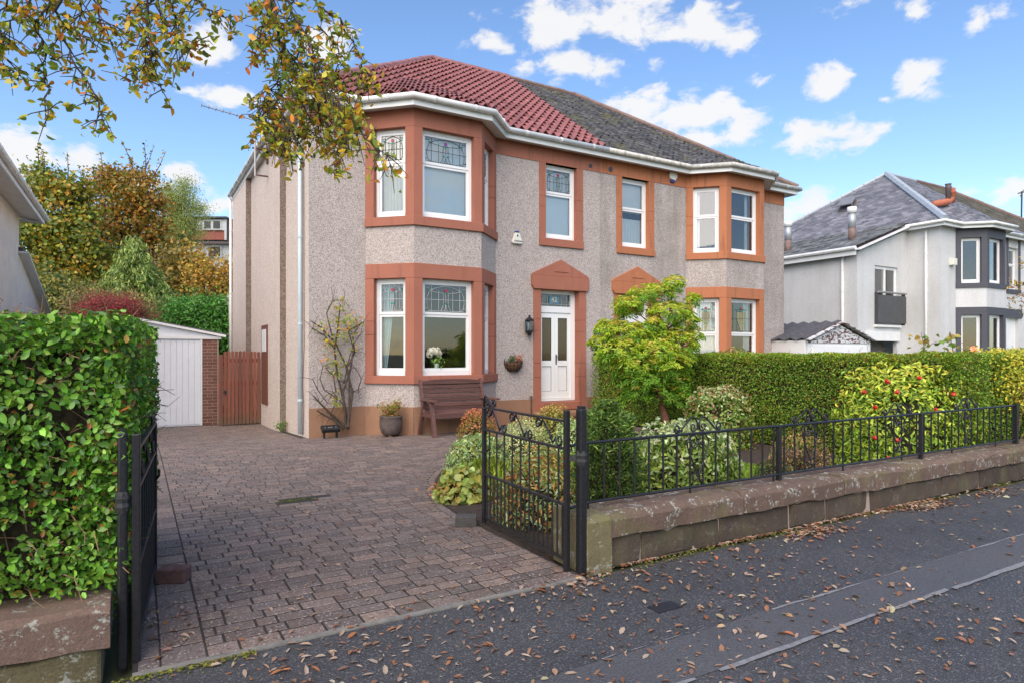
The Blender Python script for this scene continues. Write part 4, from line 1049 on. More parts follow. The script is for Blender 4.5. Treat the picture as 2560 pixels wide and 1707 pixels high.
for rr, zz in ((.195, .0), (.175, -.09), (.10, -.17), (.01, -.19)):
    for k in range(11): a = math.pi*k/10; vs.append((q.x-rr*math.cos(a), Y0-.02-rr*.88*math.sin(a), q.z+zz))
m.add(vs, [(i*11+k, i*11+k+1, (i+1)*11+k+1, (i+1)*11+k) for i in range(3) for k in range(10)]); m.poly(vs[:11]); m.build('coir_liner', 'coir', hb)
for (dx, h, cols, nm) in ((-.07, .13, [(.06, .10, .05), (.10, .14, .08)], 'foliage'), (.09, .12, [(.40, .15, .14), (.12, .12, .06), (.45, .22, .18)], 'flowers')):
    k = 160; C = rng.normal(0, 1, (k, 3))*np.array([.045, .035, .04])+np.array([q.x+dx, Y0-.10, q.z+.02+h*.5]); leaves(nm, hb, C, C-np.array([q.x+dx, Y0-.1, q.z-.05]), rng.uniform(.025, .045, k), pal(k, cols))
# burglar alarm boxes
q = on_y(1188, 546, Y0-.05); al = thing('alarm_box', (q.x, Y0, q.z), 'white bell-shaped alarm box with blue cap between the upstairs windows', 'alarm')
Fq = Fr((q.x-1, Y0), (q.x+1, Y0)); c = 1.0
m = MB(); m.lprism(Fq, [(c-.13, q.z-.10), (c-.11, q.z-.135), (c+.11, q.z-.135), (c+.13, q.z-.10), (c+.06, q.z+.10), (c-.06, q.z+.10)], .001, .07); m.build('cover', 'alarm_white', al, bevel=.02)
m = MB(); m.lprism(Fq, [(c-.058, q.z+.103), (c+.058, q.z+.103), (c+.04, q.z+.14), (c-.04, q.z+.14)], .001, .06); m.build('strobe', 'alarm_blue', al, bevel=.012)
m = MB(); m.lbox(Fq, c-.085, c-.055, q.z-.095, q.z-.06, .0705, .073); m.build('emblem', 'pink_print', al)
m = MB()
for i in range(6): m.lbox(Fq, c-.045+i*.026, c-.025+i*.026, q.z-.093, q.z-.068, .0705, .073)
m.lprism(Fq, [(c-.012, q.z+.01), (c+.012, q.z+.01), (c+.018, q.z+.035), (c, q.z+.07), (c-.018, q.z+.035)], .0705, .073); m.build('lettering', 'dark_print', al)
q = on_y(1546, 407, Y0-.05); al = thing('alarm_box', (q.x, Y0, q.z), 'pale hexagonal alarm box with dark blue foot under the slate roof gutter', 'alarm')
Fq = Fr((q.x-1, Y0), (q.x+1, Y0))
m = MB(); m.lprism(Fq, [(c-.09, q.z-.07), (c+.07, q.z-.09), (c+.13, q.z+.02), (c+.11, q.z+.10), (c-.09, q.z+.12), (c-.13, q.z+.02)], .016, .08); m.build('cover', 'alarm_white', al, bevel=.015)
m = MB(); m.lprism(Fq, [(c-.07, q.z-.135), (c+.05, q.z-.145), (c+.068, q.z-.095), (c-.088, q.z-.075)], .016, .06); m.build('strobe', 'alarm_blue', al, bevel=.01)
# television aerial
a0 = Vector((XL-.40, 15.0, 5.35)); ae = thing('tv_aerial', tuple(a0), 'television aerial on a steel mast bracketed to the side wall under the eaves', 'aerial')
m = MB(); m.tube([a0, a0+Vector((0, 0, 1.35))], .022, 8); m.build('mast', 'aluminium', ae)
m = MB(); m.beam(a0+Vector((0, 0, .03)), a0+Vector((.27, 0, .03)), .03, .03); m.build('bracket', 'rust_metal', ae)
m = MB(); t = a0+Vector((0, 0, .62)); m.beam(t+Vector((-.06, 0, 0)), t+Vector((.27, 0, -.04)), .03, .03); m.beam(t+Vector((.02, 0, 0)), t+Vector((.27, 0, -.26)), .02, .02); m.beam(t+Vector((.26, 0, .0)), t+Vector((.26, 0, -.32)), .05, .03); m.build('bracket', 'rust_metal', ae)
b0 = a0+Vector((.05, 0, 1.22)); b1 = on_y(463, 243, 15.0); m = MB(); m.tube([b0, b1], .011, 6); m.build('boom', 'aluminium', ae)
for i in range(7):
    qq = b1.lerp(b0, i/8); m = MB(); m.tube([qq+Vector((0, -.09, 0)), qq+Vector((0, .09, .0))], .006, 5); m.tube([qq, qq+Vector((0, 0, .07))], .006, 4); m.build('director', 'aluminium', ae)
# bench
BX0, BX1, BYB, BYF = 4.42, 5.72, 10.92, 10.35
be = thing('garden_bench', (5.07, 10.6, 0), 'dark stained slatted wooden bench under the lower bay window', 'bench')
for i in range(7):
    z0 = .42+i*.079; yb = 10.76+.022*i+.0; m = MB(); w0, w1 = BX0+.06, BX1-.06
    if i == 6: m.lprism(Fr((0, yb), (1, yb)), [(w0, z0), (w1, z0), (w1, z0+.06), ((w0+w1)/2+.35, z0+.088), ((w0+w1)/2, z0+.095), ((w0+w1)/2-.35, z0+.088), (w0, z0+.06)], -.02, .005)
    else: m.box((w0, yb-.005, z0), (w1, yb+.02, z0+.062))
    m.build('back_slat', 'bench_wood', be, bevel=.004)
for i in range(5):
    y = 10.34+i*.088; m = MB(); m.box((BX0+.05, y, .385+.004*i), (BX1-.05, y+.078, .412+.004*i)); m.build('seat_slat', 'bench_wood', be, bevel=.004)
m = MB(); m.box((BX0+.05, 10.315, .31), (BX1-.05, 10.338, .40)); m.build('seat_rail', 'bench_wood', be, bevel=.004)
for x in (BX0, BX1-.07):
    m = MB(); m.beam((x+.035, 10.25, -.02), (x+.035, 10.40, .60), .07, .06, (1, 0, 0)); m.build('leg', 'bench_wood', be)
    m = MB(); m.beam((x+.035, 10.95, -.03), (x+.035, 10.72, .60), .07, .06, (1, 0, 0)); m.build('leg', 'bench_wood', be)
    m = MB(); m.beam((x+.035, 10.74, .38), (x+.035, 10.92, .98), .06, .05, (1, 0, 0)); m.build('back_post', 'bench_wood', be)
    m = MB(); m.obox((x+.035, 10.52, .625), (.055, 0, 0), (0, .30, .0), (0, 0, .018)); m.build('armrest', 'bench_wood', be, bevel=.01)
    m = MB(); m.box((x+.01, 10.33, .33), (x+.06, 10.86, .39)); m.build('side_rail', 'bench_wood', be)
# flower pot
pp = Vector((3.93, 11.0, -.02)); fp = thing('flower_pot', tuple(pp), 'round grey-brown plant pot with a small leafy shrub against the bay wall', 'plant pot')
m = MB(); m.lathe(pp, [(.13, .02), (.17, .06), (.20, .16), (.205, .26), (.195, .33), (.205, .345), (.205, .365), (.185, .37), (.17, .34)], 20); m.build('pot', 'pot_grey', fp, smooth=True)
for a in (0, 2.1, 4.2): m = MB(); m.box((pp.x+.1*math.cos(a)-.03, pp.y+.1*math.sin(a)-.03, pp.z), (pp.x+.1*math.cos(a)+.03, pp.y+.1*math.sin(a)+.03, pp.z+.03)); m.build('pot_foot', 'coir', fp)
sg = []; tp = []
for i in range(16): grow(pp+Vector((random.gauss(0, .05), random.gauss(0, .05), .33)), (random.gauss(0, .7), random.gauss(0, .7), 1), .26, .006, 0, sg, tp, steps=3)
tube_obj('stems', fp, sg, 'twig_brown', 4)
k = 420; ii = rng.integers(0, len(tp), k); C = np.array([tp[i][0] for i in ii])+rng.normal(0, .045, (k, 3)); leaves('foliage', fp, C, C-np.array(pp+Vector((0, 0, .2))), rng.uniform(.035, .07, k), pal(k, [(.10, .14, .03), (.16, .18, .05), (.25, .10, .05), (.30, .22, .08)]), aspect=.4)
# slanted black box by the rose
q = on_y(759, 985, Y0-.28); bx = thing('floor_floodlight', (q.x, q.y, -.03), 'low black slanted floodlight on the paving at the foot of the rose', 'floodlight')
m = MB(); m.obox((q.x, q.y, .13), (.16, 0, .0), (0, .07, .035), (0, -.015, .03)); m.build('housing', 'black_iron', bx, bevel=.01)
for dx in (-.11, .11): m = MB(); m.box((q.x+dx-.015, q.y-.02, -.03), (q.x+dx+.015, q.y+.03, .10)); m.build('leg', 'black_iron', bx)
m = MB()
for i, dx in enumerate((-.10, -.04, -.01, .02, .09)): m.obox((q.x+dx, q.y-.02, .155), (.010, 0, 0), (0, .012, .006), (0, -.002, .004))
m.build('lettering', 'aluminium', bx)
# vase of white flowers on the sill board inside the bay
q = on_y(1002, 835, Y0-.50); q.z = ZS1; va = thing('flower_vase', tuple(q), 'glass vase of white chrysanthemums inside the lower bay window', 'vase')
m = MB(); m.lathe(q, [(.045, .005), (.04, .08), (.055, .20), (.058, .22)], 12); m.build('vase', 'vase_glass', va, smooth=True)
sg = []; fl = []
for i in range(13):
    a = random.uniform(0, 6.28); r = random.uniform(.05, .25); t = q+Vector((math.cos(a)*r, math.sin(a)*r*.4, .38+random.uniform(0, .14)-r*.2)); sg.append(([q+Vector((0, 0, .1)), q.lerp(t, .6), t], [.004]*3)); fl.append(t)
tube_obj('stems', va, sg, 'green_leaf_plain', 4)
for t in fl:
    k = 60; D = unit(rng.normal(0, 1, (k, 3))); o = leaves('bloom', va, np.array(t)+D*.05, D, np.full(k, .06), np.tile([[.50, .52, .62]], (k, 1)), aspect=.4, tilt=.3, T=D+.3*rng.normal(0, 1, (k, 3))); del o['kind']
k = 90; C = np.array(q+Vector((0, 0, .26)))+rng.normal(0, 1, (k, 3))*np.array([.09, .06, .05]); leaves('foliage', va, C, rng.normal(0, 1, (k, 3)), rng.uniform(.04, .08, k), pal(k, [(.10, .20, .05), (.16, .26, .07)]), aspect=.45)
# ------------------------------------------------------------------ garage, wooden gate
GYF = 16.45; gg = thing('garage', (.1, GYF, -.2), 'white single garage with ribbed up-and-over door and brick pier beyond the driveway', 'garage')
m = MB(); m.box((-1.2, GYF+.02, -.3), (1.27, GYF+.06, 1.80)); gd = m.build('garage_door', 'garage_white', gg)
for i in range(20): m = MB(); m.box((-1.17+i*.1215, GYF+.004, -.17), (-1.17+i*.1215+.112, GYF+.02, 1.76)); m.build('door_rib', 'garage_white', gd)
m = MB(); m.box((-1.15, GYF-.004, .62), (1.20, GYF+.004, .625))
m = MB(); m.box((1.262, GYF-.02, -.25), (1.30, GYF+.05, 1.80)); m.build('door_jamb', 'white_paint', gg)
# brick pier
bme = MB(); bme.box((0, 0, 0), (.205, .10, .062)); bme = bme.mesh('brick', 'brick_brown'); bmh = MB(); bmh.box((0, 0, 0), (.10, .10, .062)); bmh = bmh.mesh('brick', 'brick_brown')
pier = MB(); pier.box((1.31, GYF+.0, -.3), (1.645, GYF+.25, 1.82)); pr = pier.build('brick_pier', 'mortar', gg)
for r in range(28):
    z = -.28+r*.074
    if r % 2: put('brick', bme, pr, (1.305, GYF-.006, z)); put('brick', bmh, pr, (1.52, GYF-.006, z))
    else: put('brick', bmh, pr, (1.305, GYF-.006, z)); put('brick', bme, pr, (1.415, GYF-.006, z))
m = MB(); m.box((1.4, GYF+.25, -.3), (1.64, GYF+5.2, 1.8)); m.box((-1.6, GYF+.05, -.3), (-1.3, GYF+5.2, 1.8)); m.build('garage_wall', 'brick_brown', gg)
Fg = Fr((0, GYF), (1, GYF)); apx = .02; zA, zR_, zL_ = 2.21, 1.86, 1.86
m = MB(); m.lprism(Fg, [(-1.62, 1.80), (1.68, 1.80), (1.68, 1.84), (apx, zA-.02), (-1.62, 1.84)], -.04, .0)
gb = m.build('gable_board', 'garage_white', gg)
m = MB(); m.beam((apx, GYF-.03, zA), (1.80, GYF-.03, 1.86), .05, .10, (0, 1, 0)); m.beam((apx, GYF-.03, zA), (-1.76, GYF-.03, 1.86), .05, .10, (0, 1, 0)); m.build('barge_board', 'white_paint', gg)
m = MB(); m.box((-1.62, GYF-.03, 1.79), (1.70, GYF-.002, 1.86)); m.build('lintel_board', 'white_paint', gg)
m = MB(); m.hexa([(apx, GYF, zA+.0), (1.8, GYF, 1.87), (1.8, GYF+5.3, 1.87), (apx, GYF+5.3, zA), (apx, GYF, zA+.05), (1.8, GYF, 1.92), (1.8, GYF+5.3, 1.92), (apx, GYF+5.3, zA+.05)]); m.hexa([(-1.76, GYF, 1.87), (apx, GYF, zA), (apx, GYF+5.3, zA), (-1.76, GYF+5.3, 1.87), (-1.76, GYF, 1.92), (apx, GYF, zA+.05), (apx, GYF+5.3, zA+.05), (-1.76, GYF+5.3, 1.92)]); m.build('garage_roof', 'corrugated', gg)
wg = thing('wooden_gate', (2.07, 16.0, -.2), 'brown stained timber gate of rounded vertical pales between garage and house', 'gate')
gx0, gx1, ngp = 1.62, 2.50, 11
for i in range(ngp):
    x = gx0+(gx1-gx0)*(i+.5)/ngp; t = (i+.5)/ngp*2-1; zt = 1.52-.02*t*t-(.06 if i == 0 else 0); w = .033
    m = MB(); Fp = Fr((x-1, 16.0), (x+1, 16.0)); m.lprism(Fp, [(1-w, -.17), (1+w, -.17), (1+w, zt-.03), (1+w*.7, zt-.008), (1, zt), (1-w*.7, zt-.008), (1-w, zt-.03)], 0, .02); m.build('pale', 'pale_wood', wg)
for z in (.0, .72, 1.25): m = MB(); m.box((gx0, 16.003, z), (gx1, 16.04, z+.09)); m.build('rail', 'pale_wood', wg)
m = MB(); m.box((1.60, 15.985, -.22), (1.665, 16.05, 1.40)); m.build('gate_post', 'pale_wood', wg)
m = MB(); m.tube([(1.735, 15.975, .58), (1.735, 15.955, .58)], .035, 10); m.tube([(1.735, 15.955, .58), (1.735, 15.955, .52)], .01, 5); m.build('ring_latch', 'black_iron', wg)
# ------------------------------------------------------------------ wrought iron: gates, posts, railings
def spiral(c, r0, r1, a0, turns, n=16):
    return [(c[0]+(r0+(r1-r0)*i/n)*math.cos(a0+turns*2*math.pi*i/n), c[1]+(r0+(r1-r0)*i/n)*math.sin(a0+turns*2*math.pi*i/n)) for i in range(n+1)]
def iron(F, path, root, name, r=.007, n=0, flat_=False):
    m = MB(); pts = [F(a, b, n) for a, b in path]
    m.tube(pts, r, 5); return m.build(name, 'black_iron', root, smooth=True)
barm = {}
def bar(root, x, y, z0, z1, r=.007, name='bar'):
    k = (round(z1-z0, 3), r)
    if k not in barm: m = MB(); m.tube([(0, 0, 0), (0, 0, k[0])], r, 6); barm[k] = m.mesh('bar', 'black_iron')
    return put(name, barm[k], root, (x, y, z0))
def make_gate(hx, hy, fx, fy, flip, label, curl=True):
    A, B = Vector((hx, hy)), Vector((fx, fy)); F = Fr(A, B); L = F.L
    g = thing('driveway_gate', (hx, hy, 0), label, 'gate')
    for s, zt, nm, r in ((.0, 1.075, 'hinge_stile', .018), (L, 1.0, 'stile', .017)):
        m = MB(); m.lbox(F, s-r, s+r, .03 if s else -.02, zt, -r, r); m.build(nm, 'black_iron', g, bevel=.005)
    for z, nm in ((1.0, 'top_rail'), (.815, 'band_rail'), (.44, 'middle_rail'), (.075, 'bottom_rail')):
        m = MB(); m.lbox(F, .02, L-.02, z-.008, z+.008, -.013, .013); m.build(nm, 'black_iron', g)
    nb = 9
    for i in range(nb): p = F(L*(i+.75)/(nb+.5), 0); bar(g, p.x, p.y, .44, .815)
    for i in range(2*nb+1): p = F(L*(i+.8)/(2*nb+1.6), 0); bar(g, p.x, p.y, .075, .44)
    ns = 3; w = (L-.06)/ns      # running scrolls in the top band
    for i in range(ns):
        s0 = .03+i*w; zc = .908
        up = spiral((s0+w*.86, .95), .012, .042, 2.2, 1.2); dn = spiral((s0+w*.16, .865), .012, .045, 2.2+math.pi, 1.2)
        path = up+[(s0+w*.70, .985), (s0+w*.55, .93), (s0+w*.36, .835)]+dn[::-1]
        iron(F, [(L-a, b) for a, b in path] if not flip else path, g, 'scroll')
    if curl:   # upswept corner scroll on the closing stile
        a = L; iron(F, [(a, 1.0), (a+.004, 1.07), (a-.02, 1.098), (a-.055, 1.085), (a-.13, 1.03), (a-.19, 1.0)]+[(a-.19+x, 1.02+y) for x, y in spiral((0, .02), .035, .012, -1.6, 1.1)], g, 'corner_scroll', .008)
        iron(F, spiral((a-.045, 1.04), .028, .010, 0, 1.3), g, 'scroll'); iron(F, spiral((a-.10, 1.025), .022, .008, 0, 1.3), g, 'scroll')
    m = MB(); p0 = F(L-.03, .66, 0); m.tube([F(L-.02, .62, .0), F(L-.05, .66, .03), F(L-.045, .70, .03)], .009, 5); m.build('latch', 'black_iron', g)
    return g, F
gR, FgR = make_gate(2.475, 3.50, 2.53, 4.78, True, 'open black wrought iron gate hinged by the mossy sandstone quoin')
gL, FgL = make_gate(-.005, 3.50, .095, 4.80, False, 'open black wrought iron gate folded back along the left hedge')
for (x, y, r, lab) in ((2.545, 3.43, .029, 'round-capped black iron gate post standing against the mossy quoin'), (-.06, 3.49, .021, 'slim black iron gate post in front of the clipped leafy hedge')):
    g = thing('gate_post', (x, y, 0), lab, 'post')
    m = MB(); m.box((x-r, y-r, -.02), (x+r, y+r, 1.09)); m.build('shaft', 'black_iron', g, bevel=.012)
    m = MB(); m.obox((x, y, 1.097), (r*.7, 0, 0), (0, r*.7, 0), (0, 0, .009)); m.build('cap', 'black_iron', g)
    for z in (.74, .78): m = MB(); m.lathe((x, y, z), [(r+.004, -.03), (r+.012, 0), (r+.004, .03)], 8); m.build('hinge_collar', 'hinge_iron', g)
    m = MB(); m.beam((x-.01, y+.02, .755), (x-.06 if x > 1 else x+.05, y+.075, .755), .03, .04); m.build('hinge_lug', 'hinge_iron', g)
for (x, y, mt, lab, sx) in ((2.40, 4.86, 'stop_block', 'dark grey stone block stopping the open right-hand driveway gate', .5), (.20, 4.62, 'stop_brick', 'reddish brick stopping the gate beside the left hedge', .42)):
    m = MB(); m.obox((x, y, .045), (.09*math.cos(sx), -.09*math.sin(sx), 0), (.06*math.sin(sx), .06*math.cos(sx), 0), (0, 0, .045)); o = m.build('gate_stop', mt, None, (x, y, 0), bevel=.008); tag(o, lab, 'block')
# railing on the wall
ry = 3.62; rl = thing('railing', (5.8, ry, .36), 'long black wrought iron railing with heart scrolls on top of the boundary wall', 'railing')
Fr_ = Fr((2.6, ry), (12.4, ry)); zt, zb = .825, .405
m = MB(); m.tube([(2.545, ry-.06, zt), (2.75, ry, zt), (9.25, ry, zt)], .012, 6); m.build('top_rail', 'black_iron', rl)
m = MB(); m.tube([(2.545, ry-.06, zb-.005), (2.75, ry, zb), (9.25, ry, zb)], .011, 6); m.build('bottom_rail', 'black_iron', rl)
x = 2.745; i = 0; posts = (4.81, 7.1)
hearts = (3.83, 5.25, 6.67, 8.05)
while x < 9.2:
    if min(abs(x-h) for h in posts) > .06: bar(rl, x, ry, zb if i % 7 else .345, zt, .0085)
    x += .1425; i += 1
for x in posts: m = MB(); m.box((x-.017, ry-.017, .34), (x+.017, ry+.017, zt)); m.build('standard', 'black_iron', rl)
m = MB(); m.box((9.22, ry-.024, .34), (9.27, ry+.024, zt+.02)); m.build('end_post', 'black_iron', rl)
for h in hearts:
    u = h-2.6
    for sg_ in (-1, 1):
        top = spiral((u+sg_*.055, zt+.055), .012, .042, math.pi/2*(1-sg_)+sg_*.2, -1.1*sg_)      # crown arch scroll
        path = [(u+sg_*.02, zt+.02)]
        arch = [(u+sg_*(.012), zt+.03), (u+sg_*.01, zt+.085), (u+sg_*.035, zt+.125), (u+sg_*.075, zt+.125), (u+sg_*.14, zt+.075), (u+sg_*.20, zt+.02)]
        end = spiral((u+sg_*.225, zt+.045), .034, .011, -math.pi/2+sg_*.5, 1.15*sg_, 12)
        iron(Fr_, arch+end, rl, 'crown_scroll', .0075)
        iron(Fr_, [(u+sg_*.012, zt+.05)]+spiral((u+sg_*.052, zt+.05), .038, .011, math.pi/2*(1+sg_), 1.25*sg_, 14), rl, 'crown_curl', .0065)
        # heart below the rail
        lob = spiral((u+sg_*.045, zt-.085), .036, .010, math.pi/2*(1+sg_), 1.2*sg_, 14)
        iron(Fr_, [(u+sg_*.008, zt-.06)]+lob, rl, 'heart_curl', .0065)
        iron(Fr_, [(u+sg_*.006, zt-.055), (u+sg_*.03, zt-.018), (u+sg_*.075, zt-.012), (u+sg_*.115, zt-.05), (u+sg_*.115, zt-.10), (u+sg_*.085, zt-.17), (u+sg_*.02, zt-.30), (u, zt-.345)]+[(u+sg_*(.03+.028*math.cos(a)), zt-.345+.028*math.sin(a)) for a in np.linspace(math.pi, 2.6*math.pi, 10)], rl, 'heart_scroll', .0065)
# ------------------------------------------------------------------ white house to the right, same street line
WX = 30.85; WY = 11.74; wh = thing('white_house', (27.5, WY, 0), 'white rendered house with dark grey window surrounds and slate hipped roof', 'house')
def white_half():
    p, s, y0 = WX, -1, WY; X = lambda u, v=0: (p+s*u, y0+v); U = half_points(s); pts = [X(*q) for q in U]
    segs = [Fr(a, b) for a, b in zip(pts, pts[1:])]; seg = {k: segs[i] for i, k in enumerate([4, 3, 2, 1, 0])}
    m = MB(); F = seg[0]; wa, wb = B0-(A2-.17), B0-(A1+.17)
    skin(m, F, -.3, 5.95, [(wa, wb, ZT1, ZF0), (B0-1.62, B0-.60, .25, 2.85)], reveal=.14); skin(m, seg[4], -.3, 5.95, [])
    for k in (1, 2, 3): skin(m, seg[k], -.3, ZS0+.05, []); skin(m, seg[k], ZL1-.02, ZT0+.05, [])
    m.build('front_wall', 'white_roughcast', wh)
    pb = [X(*q) for q in [(B1, 0), (B1-BC, -BP), (B0+BC, -BP), (B0, 0)]]; oo = offset_poly(pb, .02); os_ = offset_poly(pb, .05); oi = offset_poly(pb, -.16)
    for i in range(3):
        for za, zb, of in ((ZL0, ZL1, oo), (ZF0-.02, ZF1, oo), (ZS0, ZS1, os_), (ZT0, ZT1, os_)): m = MB(); m.prism([of[i], of[i+1], oi[i+1], oi[i]], za, zb); m.build('surround_band', 'grey_surround', wh)
    for (za, zb) in ((ZS1, ZL0), (ZT1, ZF0-.02)):
        for i in (1, 2):
            c_ = oo[i]; a = c_+(oo[i-1]-c_).normalized()*.17; b = c_+(oo[i+1]-c_).normalized()*.17; na, nb = Vector(segs_n(oo[i-1], c_)), Vector(segs_n(c_, oo[i+1])); m = MB(); m.prism([a, c_, b, b-nb*.16, oi[i], a-na*.16], za, zb); m.build('surround_mullion', 'grey_surround', wh)
        for i, (a, b) in ((0, (oo[0], oo[1])), (3, (oo[3], oo[2]))):
            d = (b-a).normalized(); nn = Vector(segs_n(oo[0], oo[1]) if i == 0 else segs_n(oo[2], oo[3])); m = MB(); m.prism([a, a+d*.17, a+d*.17-nn*.16, a-nn*.16], za, zb); m.build('surround_jamb', 'grey_surround', wh)
    for i in (1, 2, 3):
        for z0, z1, cu in ((ZS1, ZL0, 'curtain_white'), (ZT1, ZF0-.02, 'curtain_white')): window(wh, seg[i], .165, seg[i].L-.165, z0, z1, noSplit=(i != 1), split=.55, inner=(('side', 'curtain_white', .45, .62) ,) if i == 2 else ())
    window(wh, F, wa+.004, wb-.004, ZT1+.004, ZF0-.004); m = MB(); m.lbox(F, wa-.17, wb+.17, ZT0, ZT1, -.1, .05); m.build('surround_band', 'grey_surround', wh)
    m = MB(); m.lbox(F, wa-.17, wa-.004, ZT1, ZF1, .001, .02); m.lbox(F, wb+.004, wb+.17, ZT1, ZF1, .001, .02); m.build('surround_jamb', 'grey_surround', wh)
    m = MB(); m.lbox(F, B0-1.62, B0-.6, .25, 2.85, -.2, -.12); m.build('door', 'white_paint', wh); m = MB(); m.lbox(F, B0-1.82, B0-.4, 2.85, 3.2, .001, .05); m.build('door_lintel', 'grey_surround', wh)
    rooms(wh, p, s, y0)
    x = WX-HW; m = MB(); m.poly([(x, WY, -.4), (x, WY+DEP, -.4), (x, WY+DEP, 5.95), (x, WY, 5.95)]); m.build('side_wall', 'white_roughcast', wh)
    m = MB(); m.poly([(x, WY+DEP, -.4), (WX+HW, WY+DEP, -.4), (WX+HW, WY+DEP, 5.95), (x, WY+DEP, 5.95)]); m.build('back_wall', 'white_roughcast', wh)
    rf = roof_shell(wh, p, s, y0, 'far_roof'); sc = [(.16, .16, .18), (.19, .19, .21), (.14, .14, .16), (.215, .21, .23)]
    slates(rf, p, s, y0, 'slate_grey', sc, tw=.24, g=.14); side_slates(rf, p, s, y0, 'slate_grey', sc, .26, .15)
    e = HW+OV; a = Vector((p-e, y0-OV, ZE+.04)); b = Vector((p-RU, y0+RV, ZR+.04)); c_ = Vector((p-e, y0+2*RV+OV, ZE+.04)); d_ = Vector((p, y0+RV, ZR+.03))
    for q0, q1, r in ((a, b, .13), (c_, b, .09)):
        for i in range(14): m = MB(); m.tube([q0.lerp(q1, i/14), q0.lerp(q1, (i+.97)/14)], r, 6); m.build('hip_flashing', 'lead_grey', rf)
    m = MB(); m.tube([b, d_], .08, 6); m.build('ridge_cap', 'lead_grey', rf)
    gutter(wh, [(x, WY+DEP), (x, WY)]+[(q[0], q[1]) for q in pts[1:]], ZE, 'gutter_white', 'white_paint')
    # neighbour half: only its mossy roof shows
    return seg
white_half()
nr = thing('white_house', (WX+HW/2, WY, 0), 'farther half of the white pair with a mossy dark brown tiled roof', 'house')
m = MB(); m.poly([(WX, WY, -.3), (WX+HW, WY, -.3), (WX+HW, WY, 5.95), (WX, WY, 5.95)]); m.build('front_wall', 'white_roughcast', nr)
rf = roof_shell(nr, WX, 1, WY, 'far_roof'); slates(rf, WX, 1, WY, 'slate_moss', [(.085, .075, .055), (.11, .095, .07), (.07, .062, .045)], tw=.33, g=.24)
ridge_tiles(rf, WX, 1, WY, 'far_brown', r=.09, hip=True); gutter(nr, [(WX, WY), (WX+HW, WY)], ZE, 'gutter_white', 'white_paint')
# side extension with the balcony window
wxl = WX-HW; ex0, ey = 21.2, 12.86; ez = 4.92
m = MB(); Fe = Fr((ex0, ey), (wxl, ey)); xb0 = on_y(2009, 640, ey).x-ex0; xb1 = on_y(2062, 640, ey).x-ex0
zt_ = on_y(2030, 612, ey).z; zb_ = on_y(2030, 740, ey).z; gx0_, gx1_ = on_y(1990, 760, ey).x-ex0, on_y(2060, 760, ey).x-ex0
skin(m, Fe, -.4, ez, [(xb0, xb1, zb_, zt_), (gx0_, gx1_, -.3, on_y(2030, 783, ey).z)], reveal=.14)
L = Fe.L; zr0, zr1 = ez, ez+1.05
m.poly([Fe(0, ez), Fe(L, ez), Fe(L, zr1)]); m.build('extension_front_wall', 'white_roughcast', wh)
m = MB(); m.poly([(ex0, ey, -.4), (ex0, ey+8.0, -.4), (ex0, ey+8.0, ez+.03), (ex0, ey, ez+.03)]); m.build('extension_side_wall', 'white_roughcast', wh)
window(wh, Fe, xb0+.004, xb1-.004, zb_+.004, zt_-.004, noSplit=True, inset=.06); m = MB(); c = (xb0+xb1)/2; m.lbox(Fe, c-.04, c+.04, zb_, zt_, -.13, -.055); m.build('window_mullion', 'white_upvc', wh)
ba = MB(); za, zc = on_y(2030, 742, ey-.15).z, on_y(2030, 678, ey-.15).z; ba.lbox(Fe, xb0-.02, xb1+.28, za, zc, .12, .15); bo = ba.build('balcony_panel', 'dark_panel', wh)
m = MB(); m.tube([Fe(xb0-.04, zc+.10, .14), Fe(xb1+.3, zc+.10, .14)], .035, 8); m.build('handrail', 'aluminium', bo)
m = MB()
for s_ in (xb0, xb1+.25): m.lbox(Fe, s_-.015, s_+.015, za-.05, zc+.1, .0, .118)
m.build('bracket', 'dark_print', bo)
m = MB(); m.lbox(Fe, xb0-.05, xb1+.1, za-.14, za-.06, .0, .1); m.build('window_sill', 'white_paint', wh)
m = MB(); zg = on_y(2030, 783, ey).z; m.lbox(Fe, gx0_-.05, gx1_+.1, zg, zg+.32, 0, .06); m.build('garage_lintel', 'white_paint', wh); m = MB(); m.lbox(Fe, gx0_+.01, gx1_-.01, -.3, zg-.01, -.6, -.5); m.build('garage_door', 'dark_room', wh)
# catslide roof of the extension
mb = MB(); sc = [(.12, .125, .12), (.16, .165, .16), (.09, .095, .09), (.20, .20, .195)]; n_r = 16; yb0, yb1 = ey-.12, ey+7.6
for r in range(n_r):
    x0_, x1_ = ex0-.25+(wxl+.55-ex0+.25)*r/n_r, ex0-.25+(wxl+.55-ex0+.25)*(r+1.2)/n_r; zz0, zz1 = ez+.16+1.35*r/n_r, ez+.16+1.35*(r+1.2)/n_r
    yy_ = yb0-(r % 2)*.12
    while yy_ < yb1:
        a, b = max(yb0, yy_), min(yy_+.26, yb1); e = random.gauss(.02, .008); k = random.uniform(.7, 1.3); c = tuple(v*k for v in random.choice(sc))
        if b > a+.01: mb.add([(x0_, a, zz0+e), (x0_, b-.005, zz0+e), (x1_, b-.005, zz1+.003), (x1_, a, zz1+.003), (x0_, a, zz0-.02), (x0_, b, zz0-.02)], [(0, 1, 2, 3), (4, 5, 1, 0)], c)
        yy_ += .26
xr = wxl+.55; zr = ez+.16+1.35
sh = MB(); sh.poly([(ex0-.25, yb0, ez+.13), (xr, yb0, zr-.03), (xr, yb1, zr-.03), (ex0-.25, yb1, ez+.13)]); er = sh.build('extension_roof', 'far_roof', wh); tag(mb.build('slates', 'slate_grey', er), kind='stuff')
m = MB(); m.beam((ex0-.28, ey-.14, ez+.03), (wxl-.02, ey-.14, ez+.03+1.35*(wxl-ex0+.26)/(wxl+.8-ex0)), .04, .24, (0, 1, 0)); m.build('barge_board', 'white_paint', wh)
